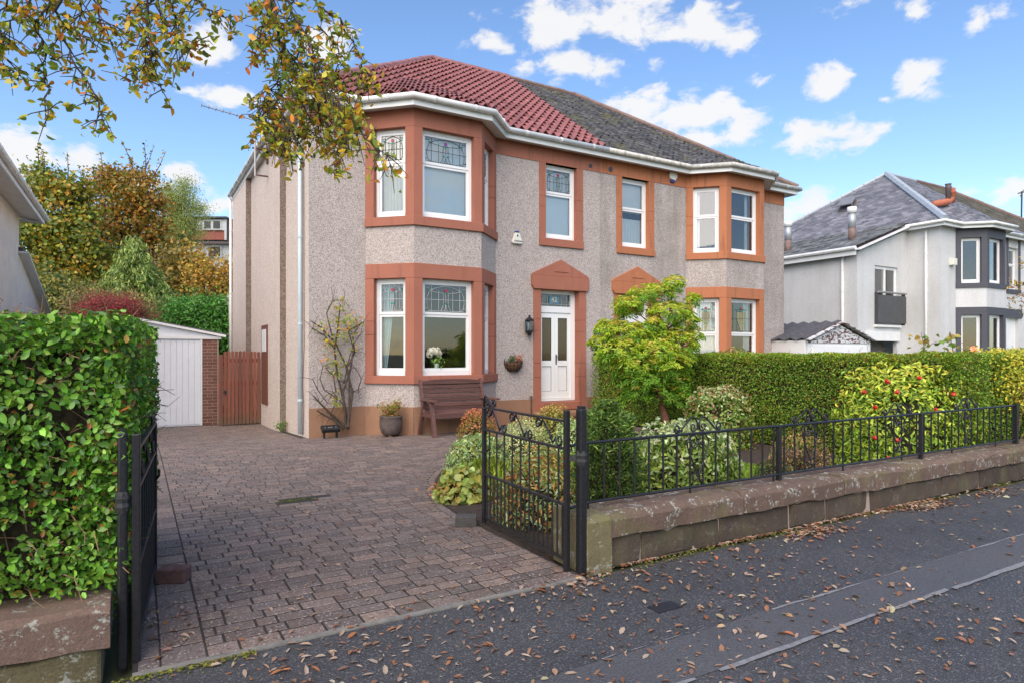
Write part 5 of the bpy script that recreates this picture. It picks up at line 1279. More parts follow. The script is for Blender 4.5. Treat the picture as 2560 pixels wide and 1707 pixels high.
m = MB(); m.tube([(ex0-.30, ey-.12, ez+.10), (ex0-.30, yb1, ez+.10)], .07, 8); m.build('gutter', 'gutter_white', wh); m = MB(); m.box((ex0-.25, ey-.1, ez-.13), (ex0-.22, yb1, ez+.12)); m.build('fascia', 'white_paint', wh)
pipe(wh, ex0-.05, ey+.5, 0, ez-.1, 'gutter_white', .045); pipe(wh, wxl-.06, WY+.45, 0, 5.8, 'gutter_white', .045)
for (px, y, zt2) in ((1857, 13.2, 0), (1713, 17.0, 0)):
    f = at_d(px*1.0, 523, 1); 
q1 = on_x(1957, 525, ex0+1.3); q2 = on_x(1810, 545, ex0+1.0)
for q_, h in ((q1, 1.0), (q2, 1.0)):
    zb = ez+.16+1.35*(q_.x-ex0+.25)/(wxl+.8-ex0); fl = thing('roof_flue', (q_.x, q_.y, zb), 'steel flue pipe standing on the slate catslide roof'+(' near the roof window' if q_ is q1 else ' close to the roughcast house corner'), 'flue')
    m = MB(); m.tube([(q_.x, q_.y, zb-.1), (q_.x, q_.y, zb+.42)], .12, 12); m.build('base_pipe', 'far_brown', fl, smooth=True); m = MB(); m.tube([(q_.x, q_.y, zb+.42), (q_.x, q_.y, zb+.95)], .13, 12); m.build('flue_pipe', 'steel_flue', fl, smooth=True)
    m = MB(); m.tube([(q_.x, q_.y, zb+.95), (q_.x, q_.y, zb+1.17)], .16, 12); m.build('cowl', 'white_paint', fl, smooth=True)
# open roof window
def hipface(px, py):      # hit the white house's hip end plane
    t, v = ray(px, py); d = FW+RT*t+Vector((0, 0, v)); sl = (ZR-ZE)/(HW+OV-RU); n = Vector((-sl, 0, 1)); p0 = Vector((wxl-OV, 0, ZE)); o = Vector((0, 0, EYE))
    return o+d*((p0-o).dot(n)/d.dot(n))
a = hipface(1938, 487); sv = thing('roof_window', tuple(a), 'roof window propped open on the slate hip of the white house', 'roof window')
q = [hipface(1925, 490), hipface(1960, 484), hipface(1968, 462), hipface(1938, 466)]; up = Vector((-.10, 0, .26))
m = MB(); m.hexa([q[0]+up, q[1]+up, q[2]+up*.6, q[3]+up*.6, q[0]+up*1.15, q[1]+up*1.15, q[2]+up*.75, q[3]+up*.75]); m.build('sash', 'aluminium', sv); m = MB(); m.hexa([q[0], q[1], q[2], q[3], q[0]+up*.2, q[1]+up*.2, q[2]+up*.2, q[3]+up*.2]); m.build('frame', 'far_roof', sv)
m = MB(); m.beam(q[0], q[0]+up, .02, .02); m.beam(q[1], q[1]+up, .02, .02); m.build('stay', 'aluminium', sv)
# chimney-cap ridge piece over the bay and clay vent
def bayridge(px, py, y): return on_y(px, py, y)
a = on_y(2165, 468, 12.6); cp = thing('roof_vent', tuple(a), 'orange clay vent pipe and dark flue on the bay roof ridge of the white house', 'vent')
m = MB(); m.tube([on_y(2145, 470, 12.6), on_y(2178, 464, 12.6), on_y(2190, 455, 12.6)], [.12, .13, .08], 8); m.build('ridge_tile', 'orange_clay', cp, smooth=True)
b = on_y(2188, 460, 12.6); m = MB(); m.lathe(b, [(.10, -.1), (.09, .25), (.12, .27), (.12, .33), (.09, .36), (.11, .42), (.05, .47)], 10); m.build('clay_vent', 'orange_clay', cp, smooth=True)
b = on_y(2178, 462, 12.6); m = MB(); m.lathe(b, [(.09, -.1), (.09, .45), (.13, .52), (.10, .54), (.10, .62), (.12, .64)], 10); m.build('flue_pot', 'far_roof', cp, smooth=True)
# mast aerial at the far right
a = at_d(2346, 480, 33); tv = thing('tv_aerial', tuple(a), 'thin aerial mast beyond the white house roof against the sky', 'aerial')
m = MB(); m.tube([at_d(2346, 505, 33), at_d(2347, 440, 33)], .04, 6); m.build('mast', 'dark_print', tv); m = MB(); m.tube([at_d(2338, 445, 33), at_d(2356, 441, 33)], .03, 5); m.tube([at_d(2343, 452, 33), at_d(2352, 436, 33)], .02, 5); m.build('boom', 'dark_print', tv)
# meter box on the white wall
a = on_y(2187, 602, WY-.05); mbx = MB(); mbx.box((a.x-.13, WY-.16, a.z-.12), (a.x+.13, WY, a.z+.12)); o = mbx.build('wall_box', 'alarm_white', None, tuple(a), bevel=.01); tag(o, 'cream plastic box on the white wall beside the grey bay surround', 'box')
# old lean-to garage with peeling gable, corrugated roof, slatted fence
py_ = 10.6; gc = on_y(1931, 737, py_); g0 = on_y(1852, 776, py_); g1 = on_y(2006, 778, py_)
og = thing('old_garage', (gc.x, py_, 0), 'small old garage with flaking white gable boards beyond the dividing hedge', 'garage')
Fo = Fr((g0.x, py_), (g1.x, py_)); Lg = Fo.L; zc_, ze_ = gc.z, g0.z; ci = gc.x-g0.x
for i in range(5):
    za, zb = ze_-.12+(zc_-ze_)*i/5+.0, ze_-.12+(zc_-ze_)*(i+1)/5; f0, f1 = i/5, (i+1)/5
    m = MB(); m.lprism(Fo, [(.08+(ci-.08)*f0, za), (Lg-.08-(Lg-.08-ci)*f0, za), (Lg-.08-(Lg-.08-ci)*f1, zb-.006), (.08+(ci-.08)*f1, zb-.006)], -.05, .0); m.build('gable_plank', 'peeling_paint', og)
m = MB(); m.beam(Fo(0, ze_-.05, .03), Fo(ci, zc_-.04, .03), .03, .17, (0, 1, 0)); m.build('barge_board', 'peeling_paint', og); m = MB(); m.beam(Fo(ci, zc_-.04, .032), Fo(Lg, ze_-.05, .032), .03, .17, (0, 1, 0)); m.build('barge_board', 'peeling_paint', og)
m = MB(); m.lbox(Fo, .1, Lg-.1, 0, ze_-.12, -.1, -.03); m.build('front_wall', 'white_paint', og); m = MB(); m.lbox(Fo, .30, Lg-.3, 0, ze_-.2, -.03, .0); m.build('garage_door', 'white_upvc', og)
m = MB(); nC = 26; vs = []
y2 = py_+4.6
zz_ = lambda t: ze_-.02
for i in range(nC*2+1):
    yy_ = py_+(y2-py_)*i/(nC*2); dz = .03*math.sin(i*math.pi/2*1.0); vs += [(g0.x-.06, yy_, ze_-.03+dz), (gc.x, yy_, zc_-.0+dz), (g1.x+.06, yy_, ze_-.03+dz)]
m.add(vs, [(3*i+j, 3*i+j+1, 3*i+j+4, 3*i+j+3) for i in range(nC*2) for j in (0, 1)]); m.build('garage_roof', 'corrugated', og)
m = MB(); m.box((g0.x-.0, py_+.05, -.2), (g0.x+.06, y2, ze_-.06)); m.build('side_wall', 'white_paint', og)
# lean-to roof behind the right house corner
l0 = on_y(1800, 770, py_+.8); l1 = on_y(1862, 745, py_+.8)
sh = thing('lean_to_shed', (l0.x, py_+1, 0), 'dark corrugated lean-to roof with a pale gutter board beside the old garage', 'shed')
m = MB(); vs = []; n_ = 30; xa, xb = on_y(1795, 770, 12.2).x, g0.x+.1
za, zb = on_y(1800, 768, 12.2).z, on_y(1800, 742, 15).z
for i in range(n_+1):
    x = xa-.5+(xb-xa+.5)*i/n_; d = .03*(1 if i % 2 else -1); vs += [(x, 12.2, za+d), (x+.0, 15.0, zb+d)]
m.add(vs, [(2*i, 2*i+2, 2*i+3, 2*i+1) for i in range(n_)]); m.build('corrugated_roof', 'corrugated', sh)
m = MB(); m.box((xa-.4, 12.12, za-.14), (xb, 12.2, za-.04)); m.build('gutter_board', 'white_paint', sh)
m = MB(); m.box((xa-.3, 12.3, -.2), (xb, 12.36, za-.05)); m.build('front_wall', 'cream_board', sh)
# slatted cream fence
f0, f1 = on_y(1799, 775, 11.9), on_y(1852, 775, 11.9); fe = thing('picket_fence', (f0.x, 11.9, 0), 'flaking cream picket fence between the house corner and the old garage', 'fence')
nn = 9
for i in range(nn):
    x = f0.x+(f1.x-f0.x)*(i+.5)/nn; m = MB(); zt2 = f0.z+.05; m.lprism(Fr((x-1, 11.9), (x+1, 11.9)), [(1-.035, .2), (1+.035, .2), (1+.035, zt2-.1), (1, zt2), (1-.035, zt2-.1)], 0, .02); m.build('picket', 'cream_board', fe)
m = MB(); m.box((f0.x, 11.92, f0.z-.2), (f1.x, 11.95, f0.z-.12)); m.build('rail', 'cream_board', fe)
q = on_y(1821, 785, 11.85); m = MB(); m.tube([q+Vector((-.12, 0, -.2)), q+Vector((-.1, 0, -.02)), q+Vector((0, 0, .0)), q+Vector((.03, 0, .10)), q+Vector((-.05, 0, .16)), q+Vector((-.08, 0, .12))], .03, 6); m.tube([q+Vector((.03, 0, .1)), q+Vector((.08, 0, -.05)), q+Vector((.06, 0, -.22))], .03, 6); m.build('latch_hook', 'black_iron', fe)
# ------------------------------------------------------------------ plants
def lump(P, f, a, seed=0):      # cheap smooth noise for lumpy surfaces
    x, y, z = P[:, 0]*f+seed, P[:, 1]*f+seed*1.7, P[:, 2]*f+seed*.6
    return a*(np.sin(x*1.7+np.sin(y*1.3+z))+np.sin(y*2.1+1.3*np.sin(z*1.9+x*.7))+np.sin(z*2.3+np.sin(x*1.1+y)))/3
LEAFM = {}
def leaf_singles(parent, C, N, size, col, n, aspect=.6):
    """the largest leaves as single objects that share one mesh"""
    if 'l' not in LEAFM:
        b = MB(); P = [(-.5, 0, 0), (-.25, .26, .08), (.12, .27, .09), (.5, 0, .0), (.12, -.27, .09), (-.25, -.26, .08), (0, 0, 0)]
        b.add(P, [(0, 6, 1), (1, 6, 2), (2, 6, 3), (3, 6, 4), (4, 6, 5), (5, 6, 0)]); LEAFM['l'] = b.mesh('leaf', 'leaf_single', smooth=True)
    for i in range(n):
        nn = Vector(N[i])+Vector(rng.normal(0, .5, 3)); q = nn.to_track_quat('Z', 'Y'); q = q @ Matrix.Rotation(random.uniform(0, 6.28), 3, 'Z').to_quaternion()
        put('leaf', LEAFM['l'], parent, C[i], rot=q.to_euler(), scale=(size[i], size[i], size[i]), color=col[i])
def scatter_box(x0, x1, y0, y1, z0, z1, dens, faces, jit=.05):
    C, N = [], []
    for f in faces:
        if f == 'front': n = int((x1-x0)*(z1-z0)*dens); P = np.c_[rng.uniform(x0, x1, n), np.full(n, y0), rng.uniform(z0, z1, n)]; nn = (0, -1, 0)
        if f == 'back': n = int((x1-x0)*(z1-z0)*dens*.4); P = np.c_[rng.uniform(x0, x1, n), np.full(n, y1), rng.uniform(z0, z1, n)]; nn = (0, 1, 0)
        if f == 'right': n = int((y1-y0)*(z1-z0)*dens); P = np.c_[np.full(n, x1), rng.uniform(y0, y1, n), rng.uniform(z0, z1, n)]; nn = (1, 0, 0)
        if f == 'left': n = int((y1-y0)*(z1-z0)*dens); P = np.c_[np.full(n, x0), rng.uniform(y0, y1, n), rng.uniform(z0, z1, n)]; nn = (-1, 0, 0)
        if f == 'top': n = int((x1-x0)*(y1-y0)*dens); P = np.c_[rng.uniform(x0, x1, n), rng.uniform(y0, y1, n), np.full(n, z1)]; nn = (0, 0, 1)
        C.append(P); N.append(np.tile(nn, (n, 1)).astype(float))
    C = np.concatenate(C); N = np.concatenate(N)
    return C, N
def twigs(name, root, C, N, n, ln, r, mat='twig_brown'):
    m = MB(); ii = rng.integers(0, len(C), n)
    for i in ii:
        p = Vector(C[i]); d = Vector(N[i])
        a = p-d*random.uniform(.02, .14)+Vector(rng.normal(0, .03, 3)); b = a+Vector(rng.normal(0, ln, 3))+d*random.uniform(-.02, .05); c = b+Vector(rng.normal(0, ln*.6, 3))+d*.02
        m.tube([a, b, c], [r, r*.8, r*.5], 3, cap=False)
    tag(m.build(name, mat, root), kind='stuff')
# ---- left clipped hedge
hl = thing('clipped_hedge', (-1.2, 4.4, .3), 'tall square-clipped hedge of small glossy leaves on the left sandstone wall', 'hedge')
hx0, hx1, hy0, hy1, hz0, hz1 = -3.6, -.03, 3.50, 5.7, .36, 1.62
C, N = scatter_box(hx0, hx1, hy0, hy1, hz0, hz1, 5200, ('front', 'right', 'top'))
C2, N2 = scatter_box(hx0, hx1+.0, hy0, hy1, .10, .36, 1500, ('right',)); C = np.r_[C, C2]; N = np.r_[N, N2]
side = N[:, 0] > .5
C[side, 0] += np.clip((C[side, 1]-3.5)*.085, 0, .13) - np.where((C[side, 2] < 1.06) & (C[side, 1] < 4.95), .085, 0)
hole_ = lump(C, 6, 1, 3) + lump(C, 15, .6, 8)                         # thin patches that show the brown twigs
keep = rng.uniform(0, 1, len(C)) < np.clip(.82 - .75*np.clip(hole_-.18, 0, 1)*1.3, .12, 1); C, N, hole_ = C[keep], N[keep], hole_[keep]
depth = rng.uniform(0, 1, len(C))**1.3*.17; C = C - N*depth[:, None] + N*lump(C, 5, .035, 1)[:, None] + rng.normal(0, .006, C.shape)
k = len(C); size = rng.uniform(.023, .042, k)*np.where(rng.uniform(0, 1, k) < .15, 1.35, 1)
col = pal(k, [(.085, .20, .025), (.12, .26, .035), (.055, .14, .022), (.17, .30, .05), (.045, .11, .02)], [4, 4, 3, 2, 2], .2)
br = rng.uniform(0, 1, k) < .03; col[br] = pal(br.sum(), [(.22, .09, .03), (.25, .17, .04)])
near = np.argsort(np.linalg.norm(C-np.array([0, 0, EYE]), axis=1)+depth[keep.nonzero()[0]*0+np.arange(k)]*6 + np.where(C[:, 0] < -.75, 5, 0)); s300 = near[:300]
leaf_singles(hl, C[s300], N[s300], size[s300]*1.15, col[s300], 300)
ms = np.ones(k, bool); ms[s300] = False
leaves('foliage', hl, C[ms], N[ms], size[ms], col[ms], mat='leaf_gloss', aspect=.62, tilt=.75)
twigs('twigs', hl, C, N, 4200, .05, .003)
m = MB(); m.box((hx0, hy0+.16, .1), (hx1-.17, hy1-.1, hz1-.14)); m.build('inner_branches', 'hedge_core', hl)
# ---- dividing hedge to the neighbour
hr = thing('clipped_hedge', (9.1, 7.5, 0), 'long level-topped hedge dividing the two front gardens', 'hedge')
def ztop(y): return 1.465
C, N = scatter_box(8.62, 9.45, 3.95, 11.3, .02, 1.455, 4600, ('left', 'top', 'front')); C[:, 0] += np.where(N[:, 0] < -.5, .02*np.sin(C[:, 1]*1.3), 0)
hole_ = lump(C, 3.2, 1, 5)+lump(C, 9, .5, 2); keep = rng.uniform(0, 1, len(C)) < np.clip(.95-.6*np.clip(hole_-.35, 0, 1), .2, 1); C, N = C[keep], N[keep]; k = len(C)
C = C - N*(rng.uniform(0, 1, k)**1.2*.13)[:, None] + N*lump(C, 4, .045, 2)[:, None]
g = lump(C, 1.2, 1, 9); col = pal(k, [(.10, .19, .025), (.15, .245, .035), (.065, .13, .02), (.20, .28, .045)], [4, 4, 3, 2], .2); y_ = rng.uniform(0, 1, k) < np.clip(.06+.14*g, 0, .3); col[y_] = pal(y_.sum(), [(.28, .24, .04), (.25, .13, .035), (.16, .08, .03)])
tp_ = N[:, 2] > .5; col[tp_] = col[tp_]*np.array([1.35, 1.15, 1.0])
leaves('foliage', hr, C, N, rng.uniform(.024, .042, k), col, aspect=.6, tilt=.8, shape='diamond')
twigs('twigs', hr, C, N, 1500, .05, .003)
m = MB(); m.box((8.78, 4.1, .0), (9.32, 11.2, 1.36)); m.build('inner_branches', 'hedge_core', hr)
nh = thing('clipped_hedge', (11.5, 4.3, .3), 'neighbour hedge continuing along the street beyond the golden privet', 'hedge')
C, N = scatter_box(9.4, 13.5, 4.0, 4.7, .1, 1.46, 2600, ('front', 'top')); k = len(C); C = C - N*(rng.uniform(0, 1, k)*.13)[:, None] + N*lump(C, 4, .04, 2)[:, None]
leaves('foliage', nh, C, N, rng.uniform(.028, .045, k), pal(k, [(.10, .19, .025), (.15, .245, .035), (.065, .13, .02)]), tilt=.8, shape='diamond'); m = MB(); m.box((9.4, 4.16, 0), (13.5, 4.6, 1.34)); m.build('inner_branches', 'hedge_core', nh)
# ---- generic shrubs
def dome(name, label, c, rad, n, size, cols, w=None, var=.2, parent=None, cat='shrub', group=None, aspect=.55, tilt=.6, core=.72, rows=None, gap=.35, shape='oval', stems=10, stem_mat='twig_brown', flat=.0, droop=0, tipcols=None, mat='leaf', boxy=2.0, gapf=6):
    c = Vector(c); root = thing(name, (c.x, c.y, c.z), label, cat, group)
    D = unit(rng.normal(0, 1, (n, 3))); D[:, 2] = np.abs(D[:, 2])*1.0-flat*rng.uniform(0, 1, n); D = unit(D)
    q = (np.abs(D)**boxy).sum(1)**(-1/boxy)
    P = D*q[:, None]
    P = P*np.array(rad); rr = 1-rng.uniform(0, 1, n)**1.4*.28
    lp = lump(P, gapf/max(rad), 1, random.random()*9); rr *= 1+.09*lp
    keep = rng.uniform(0, 1, n) < np.clip(1-gap*np.clip(lp, 0, 1)*1.5, .15, 1)
    P, D, rr, lp = P[keep], D[keep], rr[keep], lp[keep]; C = P*rr[:, None]+np.array(c); k = len(C)
    col = pal(k, cols, w, var)
    if tipcols is not None:
        up = np.clip((P[:, 2]/rad[2]-.35)*1.6, 0, 1)*np.clip((rr-.84)*8, 0, 1); s = rng.uniform(0, 1, k) < up; col[s] = pal(s.sum(), tipcols)
    o = leaves('foliage', root, C, D, rng.uniform(size[0], size[1], k), col, aspect=aspect, tilt=tilt, shape=shape, droop=droop, mat=mat)
    if core:
        m = MB(); pr = [(max(.001, math.sin(a))*1.0, math.cos(a)) for a in np.linspace(math.pi*.62, .02, 8)]
        m.lathe((0, 0, 0), pr, 12); m.v = [(c.x+v[0]*rad[0]*core, c.y+v[1]*rad[1]*core, c.z+max(-.05, v[2]*rad[2]*core)) for v in m.v]; m.build('inner_branches', 'hedge_core', root, smooth=True)
    if stems:
        sg = []
        for i in range(stems):
            d = Vector((random.gauss(0, 1), random.gauss(0, 1), 0)).normalized(); t = c+Vector((d.x*rad[0]*.8, d.y*rad[1]*.8, rad[2]*random.uniform(.3, .8))); sg.append(([c+d*.04, c.lerp(t, .5)+Vector((0, 0, .05)), t], [.012, .009, .004]))
        tube_obj('stems', root, sg, stem_mat, 4)
    return root
# yew cone behind the gate post
yw = on_y(1395, 1170, 4.02); yc = thing('yew_shrub', (yw.x, 4.02, .05), 'dark green clipped conical yew growing behind the railing by the gate', 'shrub')
n = 9000; t = rng.uniform(0, 1, n); zz = .12+t*.96; prof = np.where(t < .32, .22+.04*np.sin(t*5), .262*np.sqrt(np.clip(1-((t-.32)/.69)**1.9, 0, 1))); a = rng.uniform(0, 2*np.pi, n)
D = np.c_[np.cos(a), np.sin(a), np.full(n, .35)]; r_ = prof*(1-rng.uniform(0, 1, n)**1.5*.35); C = np.c_[yw.x+np.cos(a)*r_, 4.02+np.sin(a)*r_, zz]; C += unit(D)*lump(C, 13, .06, 4)[:, None]
low = t < .12; C[low, 0] += rng.normal(.03, .05, low.sum()); C[low, 1] -= .06
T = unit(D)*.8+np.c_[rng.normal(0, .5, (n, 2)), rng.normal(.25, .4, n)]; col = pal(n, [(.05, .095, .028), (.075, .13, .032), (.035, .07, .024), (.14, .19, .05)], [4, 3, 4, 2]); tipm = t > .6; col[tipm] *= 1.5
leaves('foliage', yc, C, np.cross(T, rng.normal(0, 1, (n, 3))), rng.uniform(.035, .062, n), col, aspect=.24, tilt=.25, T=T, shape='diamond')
m = MB(); m.lathe((yw.x, 4.02, 0), [(.05, .0), (.15, .15), (.16, .5), (.12, .8), (.03, .95)], 12); m.build('inner_branches', 'hedge_core', yc, smooth=True)
def px_at(px, py, y): return on_y(px, py, y)
SIL = [(.33, .38, .24), (.24, .31, .15), (.42, .46, .33), (.16, .24, .08)]
q = on_y(1585, 1100, 4.35); r0 = dome('silver_shrub', 'broad grey-green silvery leaved shrub pressed against the railing beside the yew', (q.x, 4.42, .08), (.54, .42, .72), 5600, (.04, .075), [(.13, .20, .05), (.17, .25, .07), (.09, .15, .04), (.22, .26, .06)], [3, 3, 2, 1], tipcols=[(.33, .38, .30), (.28, .34, .24), (.23, .29, .14)], aspect=.42, boxy=3.2, gap=.5, flat=.3)
q = on_y(1650, 1000, 6.9); dome('mottled_shrub', 'rounded clipped shrub with mottled green and brown leaves before the long hedge', (q.x, 6.9, .05), (.50, .45, .92), 4600, (.04, .065), [(.13, .21, .05), (.18, .26, .07), (.10, .15, .04), (.20, .12, .06)], [4, 3, 3, 1], tipcols=[(.34, .38, .27), (.30, .17, .13), (.24, .30, .16)], aspect=.6, boxy=3.0, gap=.5, flat=.3)
q = on_y(1838, 1090, 4.45); dome('pruned_shrub', 'low shrub of bare tan twigs with sparse leaves behind the railing middle', (q.x, 4.45, .06), (.42, .35, .58), 1500, (.02, .04), [(.30, .20, .10), (.36, .25, .13), (.15, .17, .06)], aspect=.3, core=.5, stems=70, gap=.5)
q = on_y(1772, 1100, 4.02); dome('dwarf_shrub', 'small dark dwarf shrub hugging the wall coping under the railing', (q.x, 4.0, .2), (.22, .18, .26), 1800, (.016, .03), [(.05, .09, .03), (.09, .13, .05), (.12, .07, .05)], core=.7, stems=0)
q = on_y(2117, 1000, 4.35); sk = dome('berried_shrub', 'large bright yellow-green shrub with glossy leaves and red berries by the railing end', (q.x+.05, 4.5, .05), (1.0, .6, 1.26), 10500, (.05, .088), [(.22, .30, .035), (.28, .36, .05), (.15, .24, .03), (.11, .19, .03)], [3, 3, 3, 2], tipcols=[(.33, .38, .055), (.28, .36, .06), (.38, .36, .06)], aspect=.38, boxy=4.0, gap=.35, flat=.6, mat='leaf_gloss', core=.62)
for (px, py) in ((2112, 868), (2038, 876), (2228, 885), (2247, 893), (2010, 935), (2270, 952), (2010, 1005), (2060, 1010), (2042, 1052), (1985, 900), (2190, 905), (2060, 900), (2150, 940)):
    p = on_y(px, py, 3.98+random.uniform(0, .1)); b = MB()
    b.lathe(p, [(.004, -.022), (.018, -.016), (.026, -.004), (.024, .010), (.012, .020), (.003, .023)], 7)
    b.v = [tuple(Vector(v)+Vector(rng.normal(0, .004, 3))) for v in b.v]; b.build('berry_cluster', 'red_berry', sk)
q = on_y(2338, 900, 3.98); gp = thing('golden_privet', (q.x, 4.05, .05), 'golden yellow leaved privet at the right end of the railing', 'shrub')
k = 7500; C = rng.normal(0, 1, (k, 3))*np.array([.40, .24, .26])+np.array([q.x+.22, 4.1, 1.18]); C[:, 2] = np.minimum(C[:, 2], 1.47+rng.normal(0, .03, k)); leaves('foliage', gp, C, C-np.array([q.x+.2, 4.4, .9]), rng.uniform(.025, .045, k), pal(k, [(.46, .40, .05), (.38, .36, .05), (.24, .28, .05), (.15, .20, .04)], [3, 3, 2, 2]), aspect=.6)
sg = []; tp = []
for i in range(26): grow((q.x+.1+random.gauss(0, .14), 4.1+random.gauss(0, .1), .06), (random.gauss(0, .25), random.gauss(0, .2), 1), 1.0, .011, 0, sg, tp, steps=4, wig=.08)
tube_obj('stems', gp, sg, 'twig_brown', 5)
k = 1500; C = rng.normal(0, 1, (k, 3))*np.array([.25, .2, .22])+np.array([q.x+.45, 3.98, .62]); leaves('lower_foliage', gp, C, rng.normal(0, 1, (k, 3)), rng.uniform(.03, .05, k), pal(k, [(.06, .13, .03), (.09, .17, .04)]))
# plants along the drive and by the gate
q = on_z(1095, 1015, .03); q = Vector((3.95, 7.75, .02)); dome('copper_shrub', 'rounded clipped shrub with copper-orange tips beside the driveway bend', on_z(1097, 1030, .03)*1.0, (.30, .28, .58), 3600, (.022, .036), [(.16, .15, .04), (.12, .14, .035), (.24, .13, .05), (.28, .17, .06)], tipcols=[(.42, .15, .09), (.38, .20, .10), (.36, .12, .07)], boxy=3, gap=.4, flat=.2)
dome('copper_shrub', 'small round green-gold shrub standing just before the front door steps', on_z(1272, 1030, .03), (.33, .3, .66), 3000, (.03, .045), [(.16, .20, .05), (.22, .23, .06), (.12, .15, .04), (.27, .20, .06)], tipcols=[(.30, .27, .08), (.33, .20, .08)], boxy=3, gap=.45, flat=.2)
dome('variegated_shrub', 'white-variegated low shrub seen through the open gate scrolls', on_z(1205, 1075, .05), (.34, .3, .62), 3600, (.018, .032), [(.46, .48, .33), (.34, .40, .22), (.20, .28, .10)], boxy=2.6, gap=.3, flat=.2)
dome('variegated_shrub', 'pale variegated shrub squeezed between the conical yew and the doorstep', on_z(1318, 1045, .05), (.32, .3, .5), 2400, (.03, .05), [(.40, .46, .32), (.26, .36, .18), (.14, .22, .08)], boxy=2.4, gap=.4)
dome('spurge_clump', 'clump of blue-green spurge whorls spilling over the driveway edge', on_z(1098, 1082, .05), (.42, .36, .46), 2300, (.045, .075), [(.24, .33, .22), (.32, .40, .26), (.15, .23, .10), (.30, .33, .10)], aspect=.3, core=.45, gap=.5, stems=26, stem_mat='bark_dark', flat=.1)
rt = dome('coral_bells', 'mound of pale lime lobed leaves on the bed corner by the driveway', on_z(1065, 1140, .03), (.30, .26, .32), 420, (.055, .095), [(.21, .27, .08), (.26, .31, .14), (.16, .22, .06), (.25, .22, .05)], aspect=.95, tilt=.45, core=.55, gap=.1, stems=14, stem_mat='bark_red', flat=.25)
k = 500; q = on_z(1062, 1140, .03); C = rng.normal(0, 1, (k, 3))*np.array([.16, .14, .05])+np.array([q.x, q.y, .10]); leaves('dead_leaves', rt, C, rng.normal(0, 1, (k, 3)), rng.uniform(.02, .05, k), pal(k, [(.30, .13, .05), (.22, .09, .05), (.30, .28, .09)]))
dome('spurge_clump', 'rusty brown and blue-green spurge bush just behind the open right gate', (3.0, 4.62, .04), (.40, .42, .62), 2600, (.04, .07), [(.28, .36, .25), (.34, .14, .06), (.22, .26, .09), (.38, .26, .08), (.16, .22, .08)], [4, 3, 3, 2, 3], aspect=.28, core=.42, gap=.5, stems=60, stem_mat='bark_dark', flat=.1)
gt = on_z(1098, 1110, .03); k = 900; gr_ = thing('grass_tuft', tuple(gt), 'fine yellow-green tuft of grass between the spurge and lime leaves', 'plant')
C = rng.normal(0, 1, (k, 3))*np.array([.10, .09, .02])+np.array([gt.x+.1, gt.y, .15]); leaves('blades', gr_, C, np.c_[rng.normal(0, 1, (k, 2)), np.zeros(k)], rng.uniform(.16, .32, k), pal(k, [(.26, .32, .05), (.18, .26, .04)]), aspect=.02, tilt=.1, T=np.c_[rng.normal(0, .5, (k, 2)), np.ones(k)], shape='diamond')
q = on_y(1655, 800, 9.6); q = Vector((11.2, 9.9, .1)); dome('rhododendron', 'leafy shrub crown rising just above the dividing hedge before the far bay', (11.15, 9.6, .05), (.95, .7, 1.60), 2600, (.07, .11), [(.12, .17, .04), (.17, .20, .06), (.28, .15, .08)], aspect=.35, gap=.3, flat=.1)
for (px, py, y, lab) in ((2125, 790, 5.9, 'spray of round autumn leaves sticking up from the dividing hedge top'), (2190, 800, 6.1, 'dark lobed leaf shoot poking out of the hedge top by the grey bay')):
    q = on_y(px, py, y); g = thing('hedge_shoot', tuple(on_x(px, 808, 8.95)), lab, 'plant'); b = on_x(px, 812, 8.95); sg = [([b, b+Vector((.02, .03, .12)), b+Vector((.0, .05, .28))], [.006, .005, .003]), ([b+Vector((0, 0, .08)), b+Vector((.05, -.12, .16))], [.004, .003])]
    tube_obj('stems', g, sg, 'twig_brown', 4); k = 16; C = np.array(b)+np.c_[rng.normal(0, .05, k), rng.normal(0, .12, k), rng.uniform(.03, .24, k)]; leaves('foliage', g, C, rng.normal(0, 1, (k, 3)), rng.uniform(.06, .10, k), pal(k, [(.22, .22, .05), (.10, .17, .04), (.30, .22, .07)]), aspect=.8)
b = on_x(2236, 803, 8.95); g = thing('rose_bloom', tuple(b), 'single pale apricot rose head above the dividing hedge', 'flower')
m = MB(); m.tube([b+Vector((0, 0, -.1)), b], .005, 4); m.build('stem', 'green_leaf_plain', g)
k = 40; D = unit(rng.normal(0, 1, (k, 3))); D[:, 2] = abs(D[:, 2]); leaves('petals', g, np.array(b)+D*.03, D, np.full(k, .05), pal(k, [(.75, .42, .28), (.70, .36, .25)]), aspect=.8, tilt=.2)
# ---- pieris
PD = 11.0; tb = at_d(1530, 968, PD-.1); pz = gz(0, 0)
pi_ = thing('pieris_tree', (tb.x, tb.y, .03), 'tall lime-green pieris with tiered leaf whorls in front of the door side hedge', 'tree')
pads = [(1547, 655, 26, 22, 0), (1500, 678, 62, 24, .1), (1446, 703, 40, 22, -.1), (1535, 722, 62, 26, 0), (1436, 722, 28, 18, .1), (1590, 690, 18, 16, .1), (1572, 740, 34, 24, .0),
        (1500, 748, 30, 16, -.2), (1392, 758, 34, 24, 0), (1440, 770, 60, 30, -.25), (1500, 778, 56, 26, .0), (1385, 792, 34, 24, -.1), (1430, 808, 62, 30, -.35), (1505, 812, 60, 34, -.35), (1560, 795, 46, 38, -.1), (1592, 772, 26, 20, .1),
        (1402, 826, 34, 22, -.15), (1460, 842, 60, 30, -.35), (1540, 842, 54, 32, -.3), (1578, 820, 22, 26, 0), (1480, 872, 56, 26, -.3), (1440, 870, 34, 22, -.2), (1470, 900, 38, 24, -.25), (1442, 915, 28, 20, -.15), (1520, 905, 46, 26, -.2), (1560, 880, 30, 24, -.05), (1560, 915, 30, 24, -.1)]
